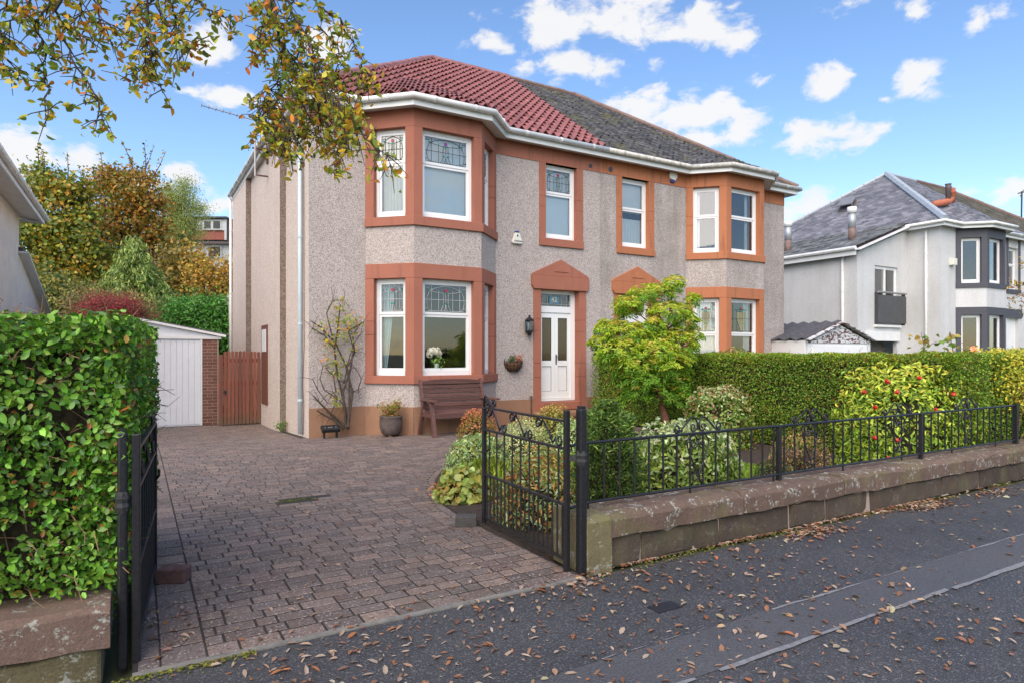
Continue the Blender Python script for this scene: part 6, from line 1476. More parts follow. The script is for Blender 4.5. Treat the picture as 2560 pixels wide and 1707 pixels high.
RC, RN, RK = [], [], []
sg = []; forks = [at_d(1510, 900, PD), at_d(1478, 850, PD), at_d(1540, 800, PD), at_d(1530, 760, PD+.05), at_d(1500, 830, PD)]
sg.append(([Vector((tb.x, tb.y, .0)), tb, at_d(1522, 935, PD-.02), forks[0]], [.075, .07, .055, .045])); sg.append(([forks[0], at_d(1495, 880, PD), forks[1], at_d(1455, 800, PD)], [.045, .038, .03, .02])); sg.append(([forks[0], at_d(1525, 850, PD), forks[2], forks[3], at_d(1545, 700, PD)], [.045, .036, .03, .022, .012]))
for (px, py, rx, ry, dd) in pads:
    c = at_d(px, py, PD+dd); s_ = (PD+dd)/FPX*K; A = np.array([rx*s_, max(rx, ry)*s_*.8, ry*s_])
    n = int(10+rx*ry/14); D = unit(rng.normal(0, 1, (n, 3))); D[:, 2] = D[:, 2]*.8+.25; D = unit(D); P = np.array(c)+D*A*(rng.uniform(.62, 1.05, (n, 1)))
    RC.append(P); RN.append(unit(D*.6+np.array([0, 0, .7]))); RK.append(np.c_[np.full(n, py), D[:, 2]])
    f = min(forks, key=lambda q: (q-c).length); sg.append(([f, f.lerp(c, .55)+Vector((0, 0, -.05)), c], [.018, .012, .006]))
    for j in range(4): e = Vector(P[rng.integers(0, n)]); sg.append(([c, c.lerp(e, .6), e], [.007, .005, .003]))
RC, RN, RK = np.concatenate(RC), np.concatenate(RN), np.concatenate(RK); nr_ = len(RC); LP = 9
tube_obj('trunk', pi_, sg, 'bark_red', 6)
ang = (np.arange(LP)[None, :]*2*np.pi/LP+rng.uniform(0, 6.28, (nr_, 1))+rng.normal(0, .2, (nr_, LP)))
X1 = unit(np.cross(RN, rng.normal(0, 1, (nr_, 3)))); Y1 = np.cross(RN, X1)
el_ = rng.uniform(-.25, .75, (nr_, LP)); dirv = (X1[:, None]*np.cos(ang)[..., None]+Y1[:, None]*np.sin(ang)[..., None])*np.cos(el_)[..., None]+RN[:, None]*np.sin(el_)[..., None]
sz = rng.uniform(.06, .10, (nr_, LP)); CC = RC[:, None]+dirv*sz[..., None]*.55
col = pal(nr_*LP, [(.29, .37, .045), (.23, .34, .045), (.35, .41, .06), (.15, .26, .04)], [3, 3, 2, 2], .15).reshape(nr_, LP, 3)
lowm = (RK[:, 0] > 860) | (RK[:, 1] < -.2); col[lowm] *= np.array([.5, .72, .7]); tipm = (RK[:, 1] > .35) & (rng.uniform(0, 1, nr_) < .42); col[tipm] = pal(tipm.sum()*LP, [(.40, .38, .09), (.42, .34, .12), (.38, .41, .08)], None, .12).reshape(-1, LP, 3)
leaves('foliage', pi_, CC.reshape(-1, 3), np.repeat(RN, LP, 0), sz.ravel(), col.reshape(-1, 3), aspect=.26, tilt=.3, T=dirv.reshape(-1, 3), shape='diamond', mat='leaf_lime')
# ---- climbing rose on the front wall
ro = on_z(800, 982, -.03); ry_ = Y0-.12; rose = thing('climbing_rose', (ro.x, ry_, -.03), 'nearly bare climbing rose trained on the roughcast beside the downpipe', 'climbing plant')
lines = [[(800, 985), (792, 930), (775, 860), (768, 800), (775, 760), (782, 700)], [(795, 980), (788, 900), (805, 850), (812, 800), (800, 760), (835, 740)], [(800, 978), (810, 900), (795, 840), (772, 790), (735, 750), (715, 738)], [(795, 980), (760, 950), (735, 925), (720, 908)],
         [(760, 950), (775, 915), (745, 895), (735, 870), (742, 840)], [(790, 930), (765, 900), (752, 925), (730, 895), (718, 870)], [(808, 900), (822, 895), (830, 870), (820, 850)], [(775, 870), (790, 880), (800, 830), (812, 790), (834, 760)], [(770, 800), (760, 760), (750, 720), (765, 690), (790, 690)], [(768, 800), (745, 770), (718, 755)], [(800, 840), (815, 810), (810, 770), (828, 745)], [(772, 900), (765, 860), (748, 845)], [(800, 980), (803, 900), (800, 850)], [(790, 985), (770, 965), (740, 950), (728, 942)]]
sg = []; ends = []
for L_ in lines:
    pts = [on_y(px, py, ry_-random.uniform(0, .1)) for px, py in L_]; n_ = len(pts); sg.append((pts, [.026*(1-.6*i/(n_-1)) for i in range(n_)] if L_[0][1] > 960 else [.014*(1-.5*i/(n_-1)) for i in range(n_)]))
    for j in range(7):
        i = random.randrange(1, n_); b = pts[i]; d = Vector((random.gauss(0, .12), random.uniform(-.1, .02), random.gauss(.05, .12))); sg.append(([b, b+d*.6+Vector((0, 0, .02)), b+d], [.005, .004, .002])); ends.append(b+d)
tube_obj('stems', rose, sg, 'bark_dark', 5)
LC = []
for (px, py, sp, n_) in ((775, 770, 20, 40), (790, 735, 22, 46), (800, 760, 18, 36), (760, 800, 16, 30), (770, 830, 20, 44), (775, 860, 12, 26), (745, 755, 14, 18), (810, 740, 14, 16), (780, 700, 16, 26), (770, 915, 12, 18), (775, 930, 9, 14), (830, 745, 8, 8), (815, 800, 10, 10)):
    for j in range(n_): LC.append(on_y(px+random.gauss(0, sp*.7), py+random.gauss(0, sp*.6), ry_-random.uniform(0, .14)))
C = np.array(LC); k = len(C); leaves('foliage', rose, C, np.tile([0, -1, .3], (k, 1)), rng.uniform(.04, .07, k), pal(k, [(.16, .22, .05), (.24, .26, .06), (.34, .24, .06), (.32, .12, .05)], [4, 3, 2, 1]), aspect=.65)
b = on_y(751, 783, ry_-.12); k = 50; D = unit(rng.normal(0, 1, (k, 3))); o = leaves('bloom', rose, np.array(b)+D*.02, D, np.full(k, .04), pal(k, [(.50, .40, .04)]), aspect=.8); del o['kind']
# weeds at the wall foot
q = Vector((XL-.1, Y0+1.9, -.05)); wd = thing('wall_weed', tuple(q), 'little green weed at the foot of the darker side wall return', 'plant'); k = 120; C = np.array(q)+rng.normal(0, 1, (k, 3))*np.array([.06, .06, .05])+np.array([-.03, -.06, .06]); leaves('foliage', wd, C, rng.normal(0, 1, (k, 3)), rng.uniform(.03, .05, k), pal(k, [(.07, .14, .03)]))
# ------------------------------------------------------------------ street tree whose branches hang into the top left of the view
TB = Vector((-3.1, 1.35, 0)); st = thing('street_tree', tuple(TB), 'autumn street tree whose drooping leafy branches hang over the driveway mouth', 'tree')
sg = [([TB, TB+Vector((.05, .02, 1.5)), TB+Vector((.15, .1, 2.9)), TB+Vector((.5, .5, 4.2)), TB+Vector((.9, .9, 5.4))], [.22, .18, .16, .13, .08])]
hub = TB+Vector((.2, .15, 3.2))
DP = 3.5
br = [  # (depth, start radius, path in picture coords from above the frame to the tip)
 (3.3, .012, [(175, -70), (120, 0), (82, 59), (102, 117), (105, 188), (111, 266)], 1.1), (3.2, .014, [(175, -70), (130, 20), (137, 78), (172, 137), (211, 203), (231, 254), (243, 292)], 1.0), (3.2, .010, [(120, -60), (60, 10), (31, 51), (4, 102), (-25, 160)], 1.2),
 (3.1, .009, [(60, -60), (20, 0), (-10, 60), (10, 150), (25, 180)], .8), (3.4, .010, [(200, -60), (215, 0), (230, 40), (243, 65)], 1.1), (3.3, .009, [(175, -60), (190, 20), (170, 60), (200, 90)], 1.1),
 (3.5, .014, [(360, -70), (344, 0), (334, 59), (332, 86), (348, 113), (344, 156), (371, 207)], 1.3), (3.5, .010, [(360, -70), (395, 0), (406, 51), (408, 98), (410, 156)], 1.2), (3.6, .009, [(400, -70), (440, -5), (469, 16), (504, 35), (543, 52)], .9), (3.5, .008, [(344, 0), (300, 30), (285, 60), (278, 110)], .6), (3.5, .009, [(344, 0), (370, 40), (385, 80), (440, 110), (470, 95)], 1.0), (3.4, .008, [(348, 113), (325, 150), (310, 190)], .9),
 (3.7, .018, [(615, -70), (621, 0), (633, 51), (649, 109), (649, 176), (641, 234), (664, 293), (668, 345)], 1.3), (3.7, .016, [(640, -70), (664, 12), (703, 78), (723, 129), (742, 176), (766, 234), (805, 273), (844, 320), (897, 380)], 1.2), (3.8, .012, [(690, -60), (735, 16), (785, 47), (805, 98), (830, 140), (848, 176), (846, 200)], .75),
 (3.7, .009, [(742, 176), (750, 250), (754, 305), (768, 344), (770, 404)], .8), (3.7, .009, [(649, 109), (690, 150), (720, 200), (735, 260), (730, 300)], 1.3), (3.7, .008, [(649, 176), (615, 215), (600, 255), (605, 285)], 1.3), (3.7, .008, [(641, 234), (610, 260), (625, 310), (650, 330)], 1.1), (3.8, .008, [(723, 129), (770, 180), (790, 215), (815, 270)], .9), (3.6, .009, [(621, 0), (600, 40), (595, 90), (610, 130)], 1.0), (3.7, .008, [(703, 78), (680, 130), (690, 190), (700, 250), (690, 300)], 1.3), (3.6, .007, [(612, -60), (590, 10), (576, 30)], .5), (3.75, .008, [(766, 234), (790, 250), (800, 290), (785, 320), (775, 350)], 1.0), (3.7, .008, [(730, 60), (765, 90), (780, 130), (775, 170)], .9)]
LCs, LDs, TWs = [], [], []
for (dp, r0, path, dens) in br:
    pts = [at_d(px, py, dp+.06*i*random.uniform(-1, 1)) for i, (px, py) in enumerate(path)]
    fine = []
    for a, b in zip(pts, pts[1:]):
        for j in range(4): fine.append(a.lerp(b, j/4)+Vector(rng.normal(0, .008, 3)))
    fine.append(pts[-1]); n_ = len(fine); sg.append((fine, [max(.0020, .62*r0*(1-.8*i/n_)) for i in range(n_)]))
    if path[0][1] < -30: a = pts[0]; sg.append(([hub+Vector((random.uniform(0, .6), random.uniform(0, .6), random.uniform(.3, 1.3))), hub.lerp(a, .5)+Vector((0, 0, 1.3)), a+Vector((-.15, -.1, .35)), a], [.05, .035, r0*1.6, r0]))
    for i in range(2, n_):
        for j in range(int((2.9 if path[0][0] > 560 else 1.75)*dens+random.random()*1.4)):
            d = Vector((random.gauss(0, .058), random.gauss(0, .05), random.gauss(-.05, .055)))*dens; e = fine[i]+d
            sg.append(([fine[i], fine[i]+d*.55+Vector((0, 0, .01)), e], [.0032, .0025, .0014]))
            for q_ in range(random.randint(2, 4)): LCs.append(fine[i]+d*random.uniform(.35, 1.1)+Vector(rng.normal(0, .018, 3)))
k0 = len(LCs)
for i in range(600): LCs.append(TB+Vector((random.gauss(.9, .9), random.gauss(.9, .8), random.gauss(5.2, .5))))
tube_obj('trunk', st, sg, 'bark_dark', 6)
C = np.array(LCs); k = len(C); size = rng.uniform(.032, .056, k)
col = pal(k, [(.17, .22, .035), (.28, .28, .035), (.44, .33, .035), (.46, .23, .035), (.36, .13, .035), (.12, .17, .03)], [4, 4, 3, 2, 1, 3], .2)
N = rng.normal(0, 1, (k, 3)); N[:, 2] += .6
s300 = np.argsort(-size[:k0])[:300]
leaf_singles(st, C[s300], N[s300], size[s300]*1.05, col[s300], 300); ms = np.ones(k, bool); ms[s300] = False
leaves('foliage', st, C[ms], N[ms], size[ms], col[ms], aspect=.5, tilt=.6, droop=.6)
# ------------------------------------------------------------------ fallen leaves
FLm = MB(); FLm.add([(-.5, 0, 0), (-.2, .2, .10), (.15, .19, .13), (.5, 0, .04), (.15, -.19, .12), (-.2, -.2, .08), (0, 0, .02)], [(0, 6, 1), (1, 6, 2), (2, 6, 3), (3, 6, 4), (4, 6, 5), (5, 6, 0)]); FLm = FLm.mesh('fallen_leaf', 'leaf_fallen', smooth=True)
FC = [(.30, .18, .11), (.36, .25, .17), (.24, .12, .065), (.32, .13, .05), (.40, .31, .23), (.19, .095, .06), (.34, .25, .18)]
P = []
n_ = 0
def addp(x, y, s=1): P.append((x, y, s))
for i in range(1650):
    x = random.uniform(.0, 9.5)**1.0; y = random.uniform(1.1, 3.33)
    if random.random() < .5: x = random.uniform(.3, 4.2); y = random.uniform(1.5, 3.3)
    if math.hypot(x, y) < 1.9: continue
    addp(x, y)
for (px, py, sx, sy, n_) in ((1400, 1262, .12, .1, 60), (1640, 1215, .22, .10, 110), (1880, 1220, .25, .09, 130), (2030, 1165, .35, .12, 200), (2130, 1160, .25, .09, 120), (1880, 1125+60, .4, .1, 90), (2280, 1130, .3, .1, 90), (1330, 1340, .35, .1, 60), (820, 1500, .5, .2, 60)):
    q = on_z(px, py, 0)
    for i in range(int(n_*1.5)): addp(q.x+random.gauss(0, sx*.8), min(3.38, q.y+random.gauss(0, sy*.8)), 1.1)
dr = []
for i in range(420):
    y = 3.4+random.random()**1.8*6; x = random.uniform(.15, rb(y)-.05); dr.append((x, y, .75))
for i in range(90): dr.append((random.uniform(2.7, 3.4), random.uniform(4.8, 6.3), .8) if random.random() < .5 else (random.uniform(0.0, .3), random.uniform(3.45, 4.2), .9))
P = [p for p in P if p[1] < 3.4]; P.sort(key=lambda p: p[0]**2+p[1]**2)
def place(p, z): return (p[0], p[1], z)
vis = []
for p in P:
    d = FW.x*p[0]+FW.y*p[1]; r_ = RT.x*p[0]+RT.y*p[1]
    if d > .5 and abs(r_/d) < .80 and (EYE/d)*FPX+YH < 1700: vis.append(p)
rest = [p for p in P if p not in set(vis[:300])]
for p in vis[:300]:
    s = (.022+.045*random.random()**1.6)*p[2]; o = bpy.data.objects.new('fallen_leaf', FLm); link(o); o.location = (p[0], p[1], .004); o.rotation_euler = (random.gauss(0, .2), random.gauss(0, .2), random.uniform(0, 6.28)); o.scale = (s, s*random.uniform(.6, 1), s*random.uniform(.3, 1)); c = random.choice(FC); k = random.uniform(.75, 1.25); o.color = (c[0]*k, c[1]*k, c[2]*k, 1)
    tag(o, 'dry brown fallen leaf lying on the dark asphalt pavement', 'leaf', 'fallen leaves on the pavement')
RR = np.array([(p[0], p[1], p[2]) for p in rest+dr]); k = len(RR); zz = np.array([.008+(gz(a, b) if b > 3.36 else 0) for a, b, c in RR])
me = leaf_mesh('scattered_leaves', np.c_[RR[:, :2], zz], np.tile([0, 0, 1.], (k, 1)), (.02+.04*rng.uniform(0, 1, k)**1.6)*RR[:, 2], pal(k, FC), mat='leaf_dry', aspect=.5, tilt=.22, fold=.12); o = meshobj('scattered_leaves', me); tag(o, 'scatter of dry brown autumn leaves over pavement and driveway', 'leaves', kind='stuff')
# moss and grit along the wall foot
k = 1100; C = np.c_[rng.uniform(2.6, 9, k), 3.40-np.abs(rng.normal(0, .05, k)), np.full(k, .004)]; s = lump(C, 3, 1, 2) > .1; C = C[s]; k = len(C); me = leaf_mesh('wall_foot_moss', C, np.tile([0, 0, 1.], (k, 1)), rng.uniform(.012, .03, k), pal(k, [(.10, .12, .025), (.08, .07, .03), (.13, .13, .04)]), tilt=.3); tag(meshobj('wall_foot_moss', me), 'thin strip of moss along the foot of the boundary wall', 'moss', kind='stuff')
k = 170; C = np.c_[rng.uniform(-.1, .5, k)**1.0, 3.325-np.abs(rng.normal(0, .035, k)), np.full(k, .004)]; me = leaf_mesh('edge_moss', C, np.tile([0, 0, 1.], (k, 1)), rng.uniform(.012, .028, k), pal(k, [(.12, .14, .03), (.16, .16, .04)]), tilt=.3); tag(meshobj('edge_moss', me), 'yellow-green moss along the concrete edge of the driveway', 'moss', kind='stuff')
# ------------------------------------------------------------------ background left: neighbour gable, trees, far houses
NX = -2.55; nb = thing('neighbour_house', (NX-2, 17, -.3), 'cream rendered neighbour house wall with white eaves beyond the left hedge', 'house')
m = MB(); m.poly([(NX, 11.6, -.4), (NX, 20.0, -.4), (NX, 20.0, 4.9), (NX, 11.6, 4.9)]); m.poly([(NX-6, 20.0, -.4), (NX, 20.0, -.4), (NX, 20.0, 4.9), (NX-6, 20.0, 4.9)]); m.poly([(NX-6, 11.6, -.4), (NX, 11.6, -.4), (NX, 11.6, 4.9), (NX-6, 11.6, 4.9)]); m.build('house_wall', 'cream_roughcast', nb)
a = on_x(45, 628*K/K, NX); m = MB(); e0, e1 = on_x(46/K, 628/K, NX), on_x(113, 757, NX)
m.poly([(NX, 20.0, -.4), (NX, e1.y, -.4), (NX, e1.y, e1.z), (NX, 20.0, on_x(43, 585, NX).z)]); m.build('rear_wing_wall', 'cream_roughcast', nb)
zr_ = on_x(43, 585, NX).z; m = MB(); m.beam((NX+.1, 19.9, zr_+.06), (NX+.1, e1.y+.15, e1.z+.02), .05, .22, (1, 0, 0)); m.build('rear_barge_board', 'white_paint', nb)
m = MB(); m.hexa([(NX-4, 19.9, zr_+.1), (NX+.1, 19.9, zr_+.1), (NX+.1, e1.y+.2, e1.z+.08), (NX-4, e1.y+.2, e1.z+.08), (NX-4, 19.9, zr_+.18), (NX+.1, 19.9, zr_+.18), (NX+.1, e1.y+.2, e1.z+.16), (NX-4, e1.y+.2, e1.z+.16)]); m.build('rear_roof', 'far_roof', nb)
ov = .45; m = MB(); m.poly([(NX, 11.2, 4.88), (NX+ov, 11.2, 4.80), (NX+ov, 20.4, 4.80), (NX, 20.4, 4.88)]); m.poly([(NX-6, 20.0, 4.85), (NX+ov, 20.0, 4.8), (NX+ov, 20.4, 4.8), (NX-6, 20.4, 4.85)]); m.build('soffit', 'soffit_white', nb)
m = MB(); m.box((NX+ov, 11.2, 4.78), (NX+ov+.03, 20.42, 4.93)); m.build('fascia', 'white_paint', nb); m = MB(); m.tube([(NX+ov+.08, 11.1, 4.93), (NX+ov+.08, 20.45, 4.93)], .06, 8); go = m.build('gutter', 'white_paint', nb)
for i in range(10): m = MB(); y_ = 12+i*.85; m.tube([(NX+ov+.08, y_-.02, 4.93), (NX+ov+.08, y_+.02, 4.93)], .068, 8); m.build('bracket', 'white_paint', go)
m = MB(); m.poly([(NX+ov, 11.2, 4.96), (NX+ov, 20.4, 4.96), (NX-3.5, 17.5, 7.4), (NX-3.5, 14, 7.4)]); m.poly([(NX+ov, 20.4, 4.96), (NX-7, 20.4, 4.96), (NX-3.5, 17.5, 7.4)]); m.poly([(NX+ov, 11.2, 4.96), (NX-7, 11.2, 4.96), (NX-3.5, 14, 7.4)]); m.build('roof', 'far_roof', nb)
def bgtree(name, label, px, base_y, d, blobs, cols, w=None, leaf=(.15, .25), per=50, clump=.33, trunk=.16, cat='tree', group=None, mat='bark_dark', shape='diamond', droop=0, aspect=.75, grad=None, bare=0, nmul=1.0):
    """blobs: crown ellipsoids in picture coords (px,py,rx,ry)"""
    zb = -.2+ (0 if d < 26 else .0); b = at_d(px, 700, d); b.z = gh(b.x, b.y)-.05
    root = thing(name, tuple(b), label, cat, group); s_ = d/FPX*K; sg = []; CC, DD = [], []
    top = at_d(px, min(q[1] for q in blobs), d); mid = at_d(px, sum(q[1] for q in blobs)/len(blobs), d)
    sg.append(([b, b.lerp(mid, .5)+Vector((random.gauss(0, .1), 0, 0)), mid, mid.lerp(top, .7)], [trunk, trunk*.8, trunk*.55, trunk*.2]))
    for (bx, by, rx, ry) in blobs:
        c = at_d(bx, by, d+random.uniform(-1, 1)*rx*s_*.5); n = max(5, int(rx*ry/95*nmul)); D = unit(rng.normal(0, 1, (n, 3))); P = np.array(c)+D*np.array([rx*s_, rx*s_, ry*s_])*rng.uniform(.30, 1.18, (n, 1))
        f = mid.lerp(top, random.uniform(-.4, .5)) if by < mid.z else mid; f = b.lerp(mid, random.uniform(.6, 1)) ; sg.append(([f, f.lerp(c, .5)+Vector((0, 0, .1)), c], [trunk*.45, trunk*.3, trunk*.14]))
        for p in P:
            sg.append(([c, c.lerp(Vector(p), .6), Vector(p)], [trunk*.12, trunk*.08, .012])); q = p+rng.normal(0, clump, (per, 3))*np.array([1, 1, .8]); CC.append(q); DD.append(q-np.array(c))
    for i in range(bare):
        bx, by = random.choice(blobs)[:2]; a = at_d(bx+random.uniform(-50, 50), by-10, d); e = a+Vector((random.gauss(0, .3), random.gauss(0, .3), random.uniform(1, 2.2))); sg.append(([a, a.lerp(e, .5)+Vector((.05, 0, 0)), e], [.03, .02, .01]))
        q = np.array([a.lerp(e, t) for t in np.linspace(.2, 1, 14)])+rng.normal(0, .08, (14, 3)); CC.append(q); DD.append(q*0+[0, 0, 1])
    C = np.concatenate(CC); D = np.concatenate(DD); k = len(C); col = pal(k, cols, w, .2)
    if grad is not None:
        h = (C[:, 2]-C[:, 2].min())/(np.ptp(C[:, 2])); g2 = lump(C, .8, 1, 3)
        s = rng.uniform(0, 1, k) < np.clip(.45+.55*g2, .03, .95); col[s] = pal(s.sum(), grad)
    tube_obj('trunk', root, sg, mat, 5); leaves('crown', root, C, D, rng.uniform(leaf[0], leaf[1], k), col, aspect=aspect, tilt=.7, shape=shape, droop=droop); return root
bgtree('maple_tree', 'broad green and yellow maple rising beside the cream neighbour gable', 205, 0, 31, [(70, 470, 42, 50), (120, 440, 50, 40), (170, 460, 55, 55), (110, 520, 70, 50), (180, 540, 60, 55), (90, 590, 60, 50), (160, 620, 70, 60), (110, 670, 60, 45), (200, 680, 50, 45), (60, 530, 30, 50), (230, 600, 30, 50), (80, 410, 40, 24)], [(.10, .14, .03), (.15, .17, .035), (.075, .11, .028), (.30, .26, .04)], [4, 3, 3, 2], per=46, nmul=.95, grad=[(.30, .18, .035), (.10, .14, .03), (.20, .20, .03)], bare=26)
bgtree('maple_tree', 'tall russet and olive maple standing behind the drooping conifer', 290, 0, 35, [(260, 425, 32, 30), (225, 440, 40, 40), (290, 430, 42, 40), (340, 455, 34, 36), (250, 490, 60, 45), (320, 500, 55, 45), (270, 550, 70, 50), (340, 560, 50, 45), (230, 590, 60, 50), (300, 610, 60, 50), (250, 650, 60, 40), (365, 520, 20, 40), (210, 520, 30, 50), (345, 420, 12, 18), (258, 402, 12, 14), (300, 404, 14, 14)], [(.17, .13, .03), (.23, .14, .03), (.12, .12, .03), (.30, .16, .03)], [3, 3, 3, 2], per=46, nmul=.95, grad=[(.31, .15, .03), (.20, .11, .035), (.13, .14, .03)], bare=14)
bgtree('silver_willow', 'pale feathery willow farther up the slope left of the dormer house', 415, 0, 46, [(410, 455, 34, 34), (395, 490, 36, 36), (440, 480, 26, 36), (405, 525, 44, 30), (445, 520, 26, 30), (425, 440, 14, 20), (385, 445, 10, 18), (415, 555, 40, 24)], [(.22, .27, .10), (.28, .32, .13), (.17, .21, .08)], per=200, leaf=(.10, .2), clump=.4, aspect=.25, droop=1.2, nmul=1.3)
bgtree('cherry_tree', 'slim amber leaved tree beside the house corner below the dormer house', 490, 0, 27, [(470, 600, 24, 36), (515, 630, 30, 30), (460, 640, 32, 30), (500, 660, 40, 30), (542, 640, 10, 50), (470, 675, 36, 24), (525, 685, 26, 26)], [(.28, .15, .035), (.33, .20, .04), (.18, .13, .035), (.34, .27, .05)], per=70, clump=.35, leaf=(.09, .15), trunk=.12, nmul=.9)
bgtree('cherry_tree', 'thin olive-brown tree between the conifer and the amber tree', 430, 0, 30, [(415, 610, 30, 32), (440, 600, 24, 30), (400, 640, 36, 30), (440, 655, 34, 30)], [(.16, .13, .04), (.20, .14, .04), (.12, .12, .04)], per=80, clump=.4, trunk=.12)
# drooping conifer
cd = 24.0; cb = at_d(310, 720, cd); cb.z = -.3; cf = thing('drooping_conifer', tuple(cb), 'grey-green weeping conifer with a nodding tip behind the garage', 'tree'); CC = []; TT = []; sg = [([cb, at_d(310, 640, cd), at_d(308, 540, cd)], [.16, .10, .02])]
s_ = cd/FPX*K
for i in range(300):
    t = random.random()**.75; py = 545+t*185; rx = 14+t*118; a = random.uniform(0, 6.28); c = at_d(309, py, cd); r_ = rx*s_*random.uniform(.5, 1); e = c+Vector((math.cos(a)*r_, math.sin(a)*r_, -.1*r_)); k = 60
    u = rng.uniform(0, 1, (k, 1))**.6; q = np.array(c)*(1-u)+np.array(e)*u+np.array([0, 0, 1])*(.45*np.sin(u*2.6)*r_*.45-.25*u)+rng.normal(0, .09, (k, 3)); q[:, 2] -= np.abs(rng.normal(0, .16, k)); CC.append(q); TT.append(np.tile([math.cos(a)*.4, math.sin(a)*.4, -1], (k, 1))+rng.normal(0, .25, (k, 3)))
    if i % 3 == 0: sg.append(([c, c.lerp(e, .5)+Vector((0, 0, .1)), e], [.03, .02, .01]))
C = np.concatenate(CC); k = len(C); T = np.concatenate(TT); leaves('crown', cf, C, rng.normal(0, 1, (k, 3)), rng.uniform(.14, .30, k), pal(k, [(.17, .25, .09), (.23, .32, .12), (.12, .18, .07), (.28, .34, .12)]), aspect=.22, tilt=.1, T=T, shape='diamond'); tube_obj('trunk', cf, sg, 'bark_dark', 5)
bgtree('japanese_maple', 'low crimson Japanese maple showing above the hedge beside the garage roof', 265, 0, 20, [(240, 705, 50, 22), (285, 700, 34, 24), (215, 715, 36, 18), (270, 725, 60, 16)], [(.26, .045, .075), (.32, .06, .09), (.20, .05, .07), (.24, .10, .08)], per=120, clump=.2, leaf=(.04, .08), trunk=.06, nmul=2.2, aspect=.4)
bgtree('japanese_maple', 'faded red and green Japanese maple behind the garage ridge', 370, 0, 20.5, [(370, 735, 40, 16), (330, 722, 26, 20), (395, 738, 22, 14)], [(.24, .06, .075), (.17, .10, .07), (.14, .14, .06)], per=110, clump=.2, leaf=(.04, .08), trunk=.06, nmul=2.2, aspect=.4)
bgtree('laurel_shrub', 'dense bright green laurel between garage roof and house corner', 468, 0, 19.5, [(440, 715, 36, 30), (480, 735, 46, 40), (520, 755, 26, 44), (450, 770, 44, 34), (500, 800, 40, 34), (420, 750, 20, 36), (515, 720, 16, 30)], [(.05, .15, .04), (.075, .20, .05), (.10, .25, .06)], per=150, clump=.24, leaf=(.10, .17), trunk=.06, aspect=.36, cat='shrub', nmul=1.6)
bgtree('olive_shrub', 'dusty grey-olive shrub under the drooping conifer', 215, 0, 21.5, [(190, 700, 40, 30), (240, 690, 40, 22), (300, 715, 50, 24)], [(.16, .15, .07), (.12, .13, .05), (.20, .16, .08)], per=90, clump=.25, leaf=(.05, .10), trunk=.05, cat='shrub', nmul=1.6)
bgtree('dark_shrub', 'dark green shrub mass at the foot of the maples', 130, 0, 27, [(80, 700, 60, 34), (140, 705, 50, 30), (170, 690, 40, 30), (60, 660, 40, 30), (120, 670, 60, 24)], [(.055, .085, .03), (.08, .10, .03), (.20, .18, .04)], per=110, clump=.4, leaf=(.10, .16), trunk=.06, cat='shrub', nmul=1.4)
# far houses up the slope
fd = 50.0; fh = thing('dormer_house', tuple(at_d(495, 640, fd)), 'white house with a red boxed roof dormer on the hill behind the trees', 'house')
a0, a1 = at_d(425, 700, fd), at_d(575, 700, fd); Ff = Fr((a0.x, a0.y), (a1.x, a1.y)); zz = lambda py: at_d(500, py, fd).z; ss = lambda px: (px-425)/150*Ff.L
m = MB(); m.lbox(Ff, ss(430), ss(560), zz(760), zz(560), -6, 0); m.build('house_wall', 'far_white', fh)
m = MB(); m.lprism(Ff, [(ss(425), zz(562)), (ss(565), zz(562)), (ss(535), zz(508)), (ss(440), zz(508))], -3.5, -.2) ; m.hexa([Ff(ss(425), zz(562), .3), Ff(ss(568), zz(562), .3), Ff(ss(568), zz(560), -6), Ff(ss(425), zz(560), -6), Ff(ss(440), zz(507), -2.8), Ff(ss(538), zz(507), -2.8), Ff(ss(538), zz(507), -3.2), Ff(ss(440), zz(507), -3.2)]); m.build('roof', 'far_roof', fh)
m = MB(); m.lbox(Ff, ss(440), ss(519), zz(551), zz(503), -3, -.05); m.build('dormer', 'far_red', fh)
m = MB(); m.lbox(Ff, ss(440), ss(520), zz(530), zz(504), -.05, .05); m.lbox(Ff, ss(516), ss(521), zz(552), zz(504), -.05, .06); m.build('dormer_front', 'far_white', fh); m = MB(); m.lbox(Ff, ss(437), ss(524), zz(503), zz(499.5), -3, .3); m.build('dormer_roof', 'dark_print', fh)
for (p0, p1, y0_, y1_) in ((443, 453, 526, 508), (470, 485, 526, 509), (491, 507, 526, 509), (480, 507, 590, 568), (535, 552, 585, 565)):
    m = MB(); m.lbox(Ff, ss(p0)-.1, ss(p1)+.1, zz(y0_)-.1, zz(y1_)+.1, .05, .09); w_ = m.build('window', 'far_white', fh); m = MB(); m.lbox(Ff, ss(p0), ss(p1), zz(y0_), zz(y1_), .09, .10); m.build('pane', 'dark_panel', w_)
m = MB(); m.lbox(Ff, ss(438), ss(448), zz(505), zz(482), -3.4, -2.6); m.build('chimney', 'far_red', fh)
fd2 = 54.0; f2 = thing('hillside_house', tuple(at_d(400, 640, fd2)), 'pale house with brown roof half hidden behind the trees on the slope', 'house')
a0, a1 = at_d(370, 700, fd2), at_d(450, 700, fd2); Ff = Fr((a0.x, a0.y), (a1.x, a1.y)); zz = lambda py: at_d(400, py, fd2).z; ss = lambda px: (px-370)/80*Ff.L
m = MB(); m.lbox(Ff, ss(370), ss(438), zz(740), zz(525), -6, 0); m.build('house_wall', 'far_white', f2); m = MB(); m.lbox(Ff, ss(405), ss(450), zz(740), zz(575), 1.0, 5); m.build('front_wing', 'far_brown', f2); m = MB(); m.lbox(Ff, ss(385), ss(450), zz(575), zz(563), .9, 5.2); m.build('wing_roof', 'far_roof', f2)
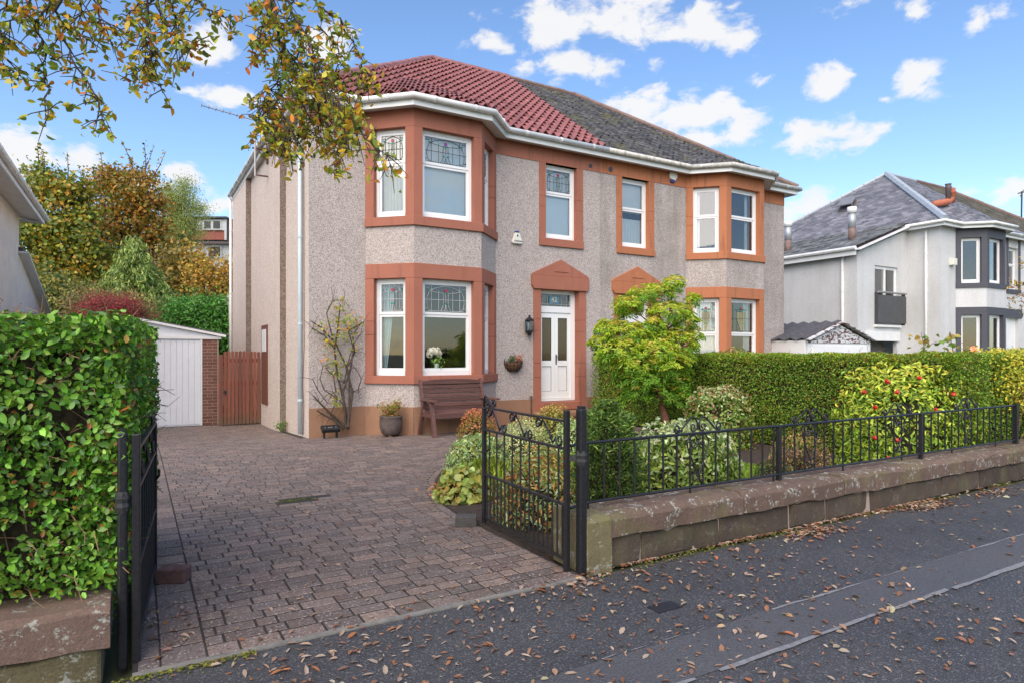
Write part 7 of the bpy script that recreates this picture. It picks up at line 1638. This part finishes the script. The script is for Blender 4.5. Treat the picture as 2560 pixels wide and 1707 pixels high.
m = MB(); m.lprism(Ff, [(ss(362), zz(526)), (ss(446), zz(526)), (ss(430), zz(500)), (ss(376), zz(500))], -5, .2); m.build('roof', 'far_roof', f2)
for p0 in (378, 392): m = MB(); m.lbox(Ff, ss(p0), ss(p0+7), zz(556), zz(540), .0, .05); m.build('window', 'dark_panel', f2)
# right edge: autumn twig of a street tree near the white house
tb_ = Vector((13.2, 3.0, 0)); rt_ = thing('young_street_tree', tuple(tb_), 'russet autumn twigs reaching in beside the grey bay of the white house', 'tree')
ends = [at_d(2322, 690, 13), at_d(2330, 650, 13), at_d(2345, 600, 13), at_d(2315, 660, 13), at_d(2340, 710, 13)]; base = at_d(2420, 660, 12.6); sg = [([tb_, Vector((base.x+.3, base.y-.2, 1.4)), base], [.06, .05, .02])]; LC = []
for e in ends:
    sg.append(([base, base.lerp(e, .5)+Vector((0, 0, .06)), e], [.015, .008, .003])); 
    for j in range(26): LC.append(base.lerp(e, random.uniform(.45, 1.05))+Vector(rng.normal(0, .07, 3)))
tube_obj('trunk', rt_, sg, 'bark_dark', 5); C = np.array(LC); k = len(C); leaves('foliage', rt_, C, rng.normal(0, 1, (k, 3)), rng.uniform(.05, .10, k), pal(k, [(.24, .16, .04), (.28, .09, .06), (.16, .15, .04), (.34, .24, .06)]), aspect=.45, droop=.8)

oh = thing('opposite_hedge', (4, -11.5, 0), 'dark hedge across the street mirrored low in the bay window panes', 'hedge')
m = MB(); m.box((-14, -12.2, -.2), (22, -11.4, 1.5)); m.build('inner_branches', 'hedge_core', oh)
C, N = scatter_box(-14, 22, -12.3, -11.3, -.1, 1.6, 90, ('back', 'top')); C2, N2 = scatter_box(-14, 22, -12.3, -11.3, -.1, 1.6, 200, ('back',)); C = np.r_[C, C2]; N = np.r_[N, N2]; k = len(C); leaves('foliage', oh, C+rng.normal(0, .08, C.shape), N, rng.uniform(.10, .18, k), pal(k, [(.06, .12, .03), (.10, .16, .04)]), shape='diamond')
for i, (x, lab) in enumerate(((-6, 'unseen round tree added across the street to darken the left bay pane reflection'), (1.5, 'unseen dark tree added across the street to darken the middle bay pane reflection'), (9, 'unseen broad tree added across the street to darken the right bay pane reflection'))):  # out-of-view trees, added so the bay panes mirror something dark
    t_ = thing('added_opposite_tree', (x, -14, -.1), lab, 'tree'); k = 2600; D = unit(rng.normal(0, 1, (k, 3)))*rng.uniform(.5, 1, (k, 1)); C = np.array([x, -14, 4.2])+D*np.array([3.2, 2.4, 2.6]); leaves('crown', t_, C, D, rng.uniform(.25, .5, k), pal(k, [(.06, .10, .03), (.12, .12, .03), (.18, .12, .03)]), shape='diamond'); tube_obj('trunk', t_, [([(x, -14, -.1), (x+.1, -14, 2), (x, -14, 4.5)], [.2, .16, .08])], 'bark_dark', 6)
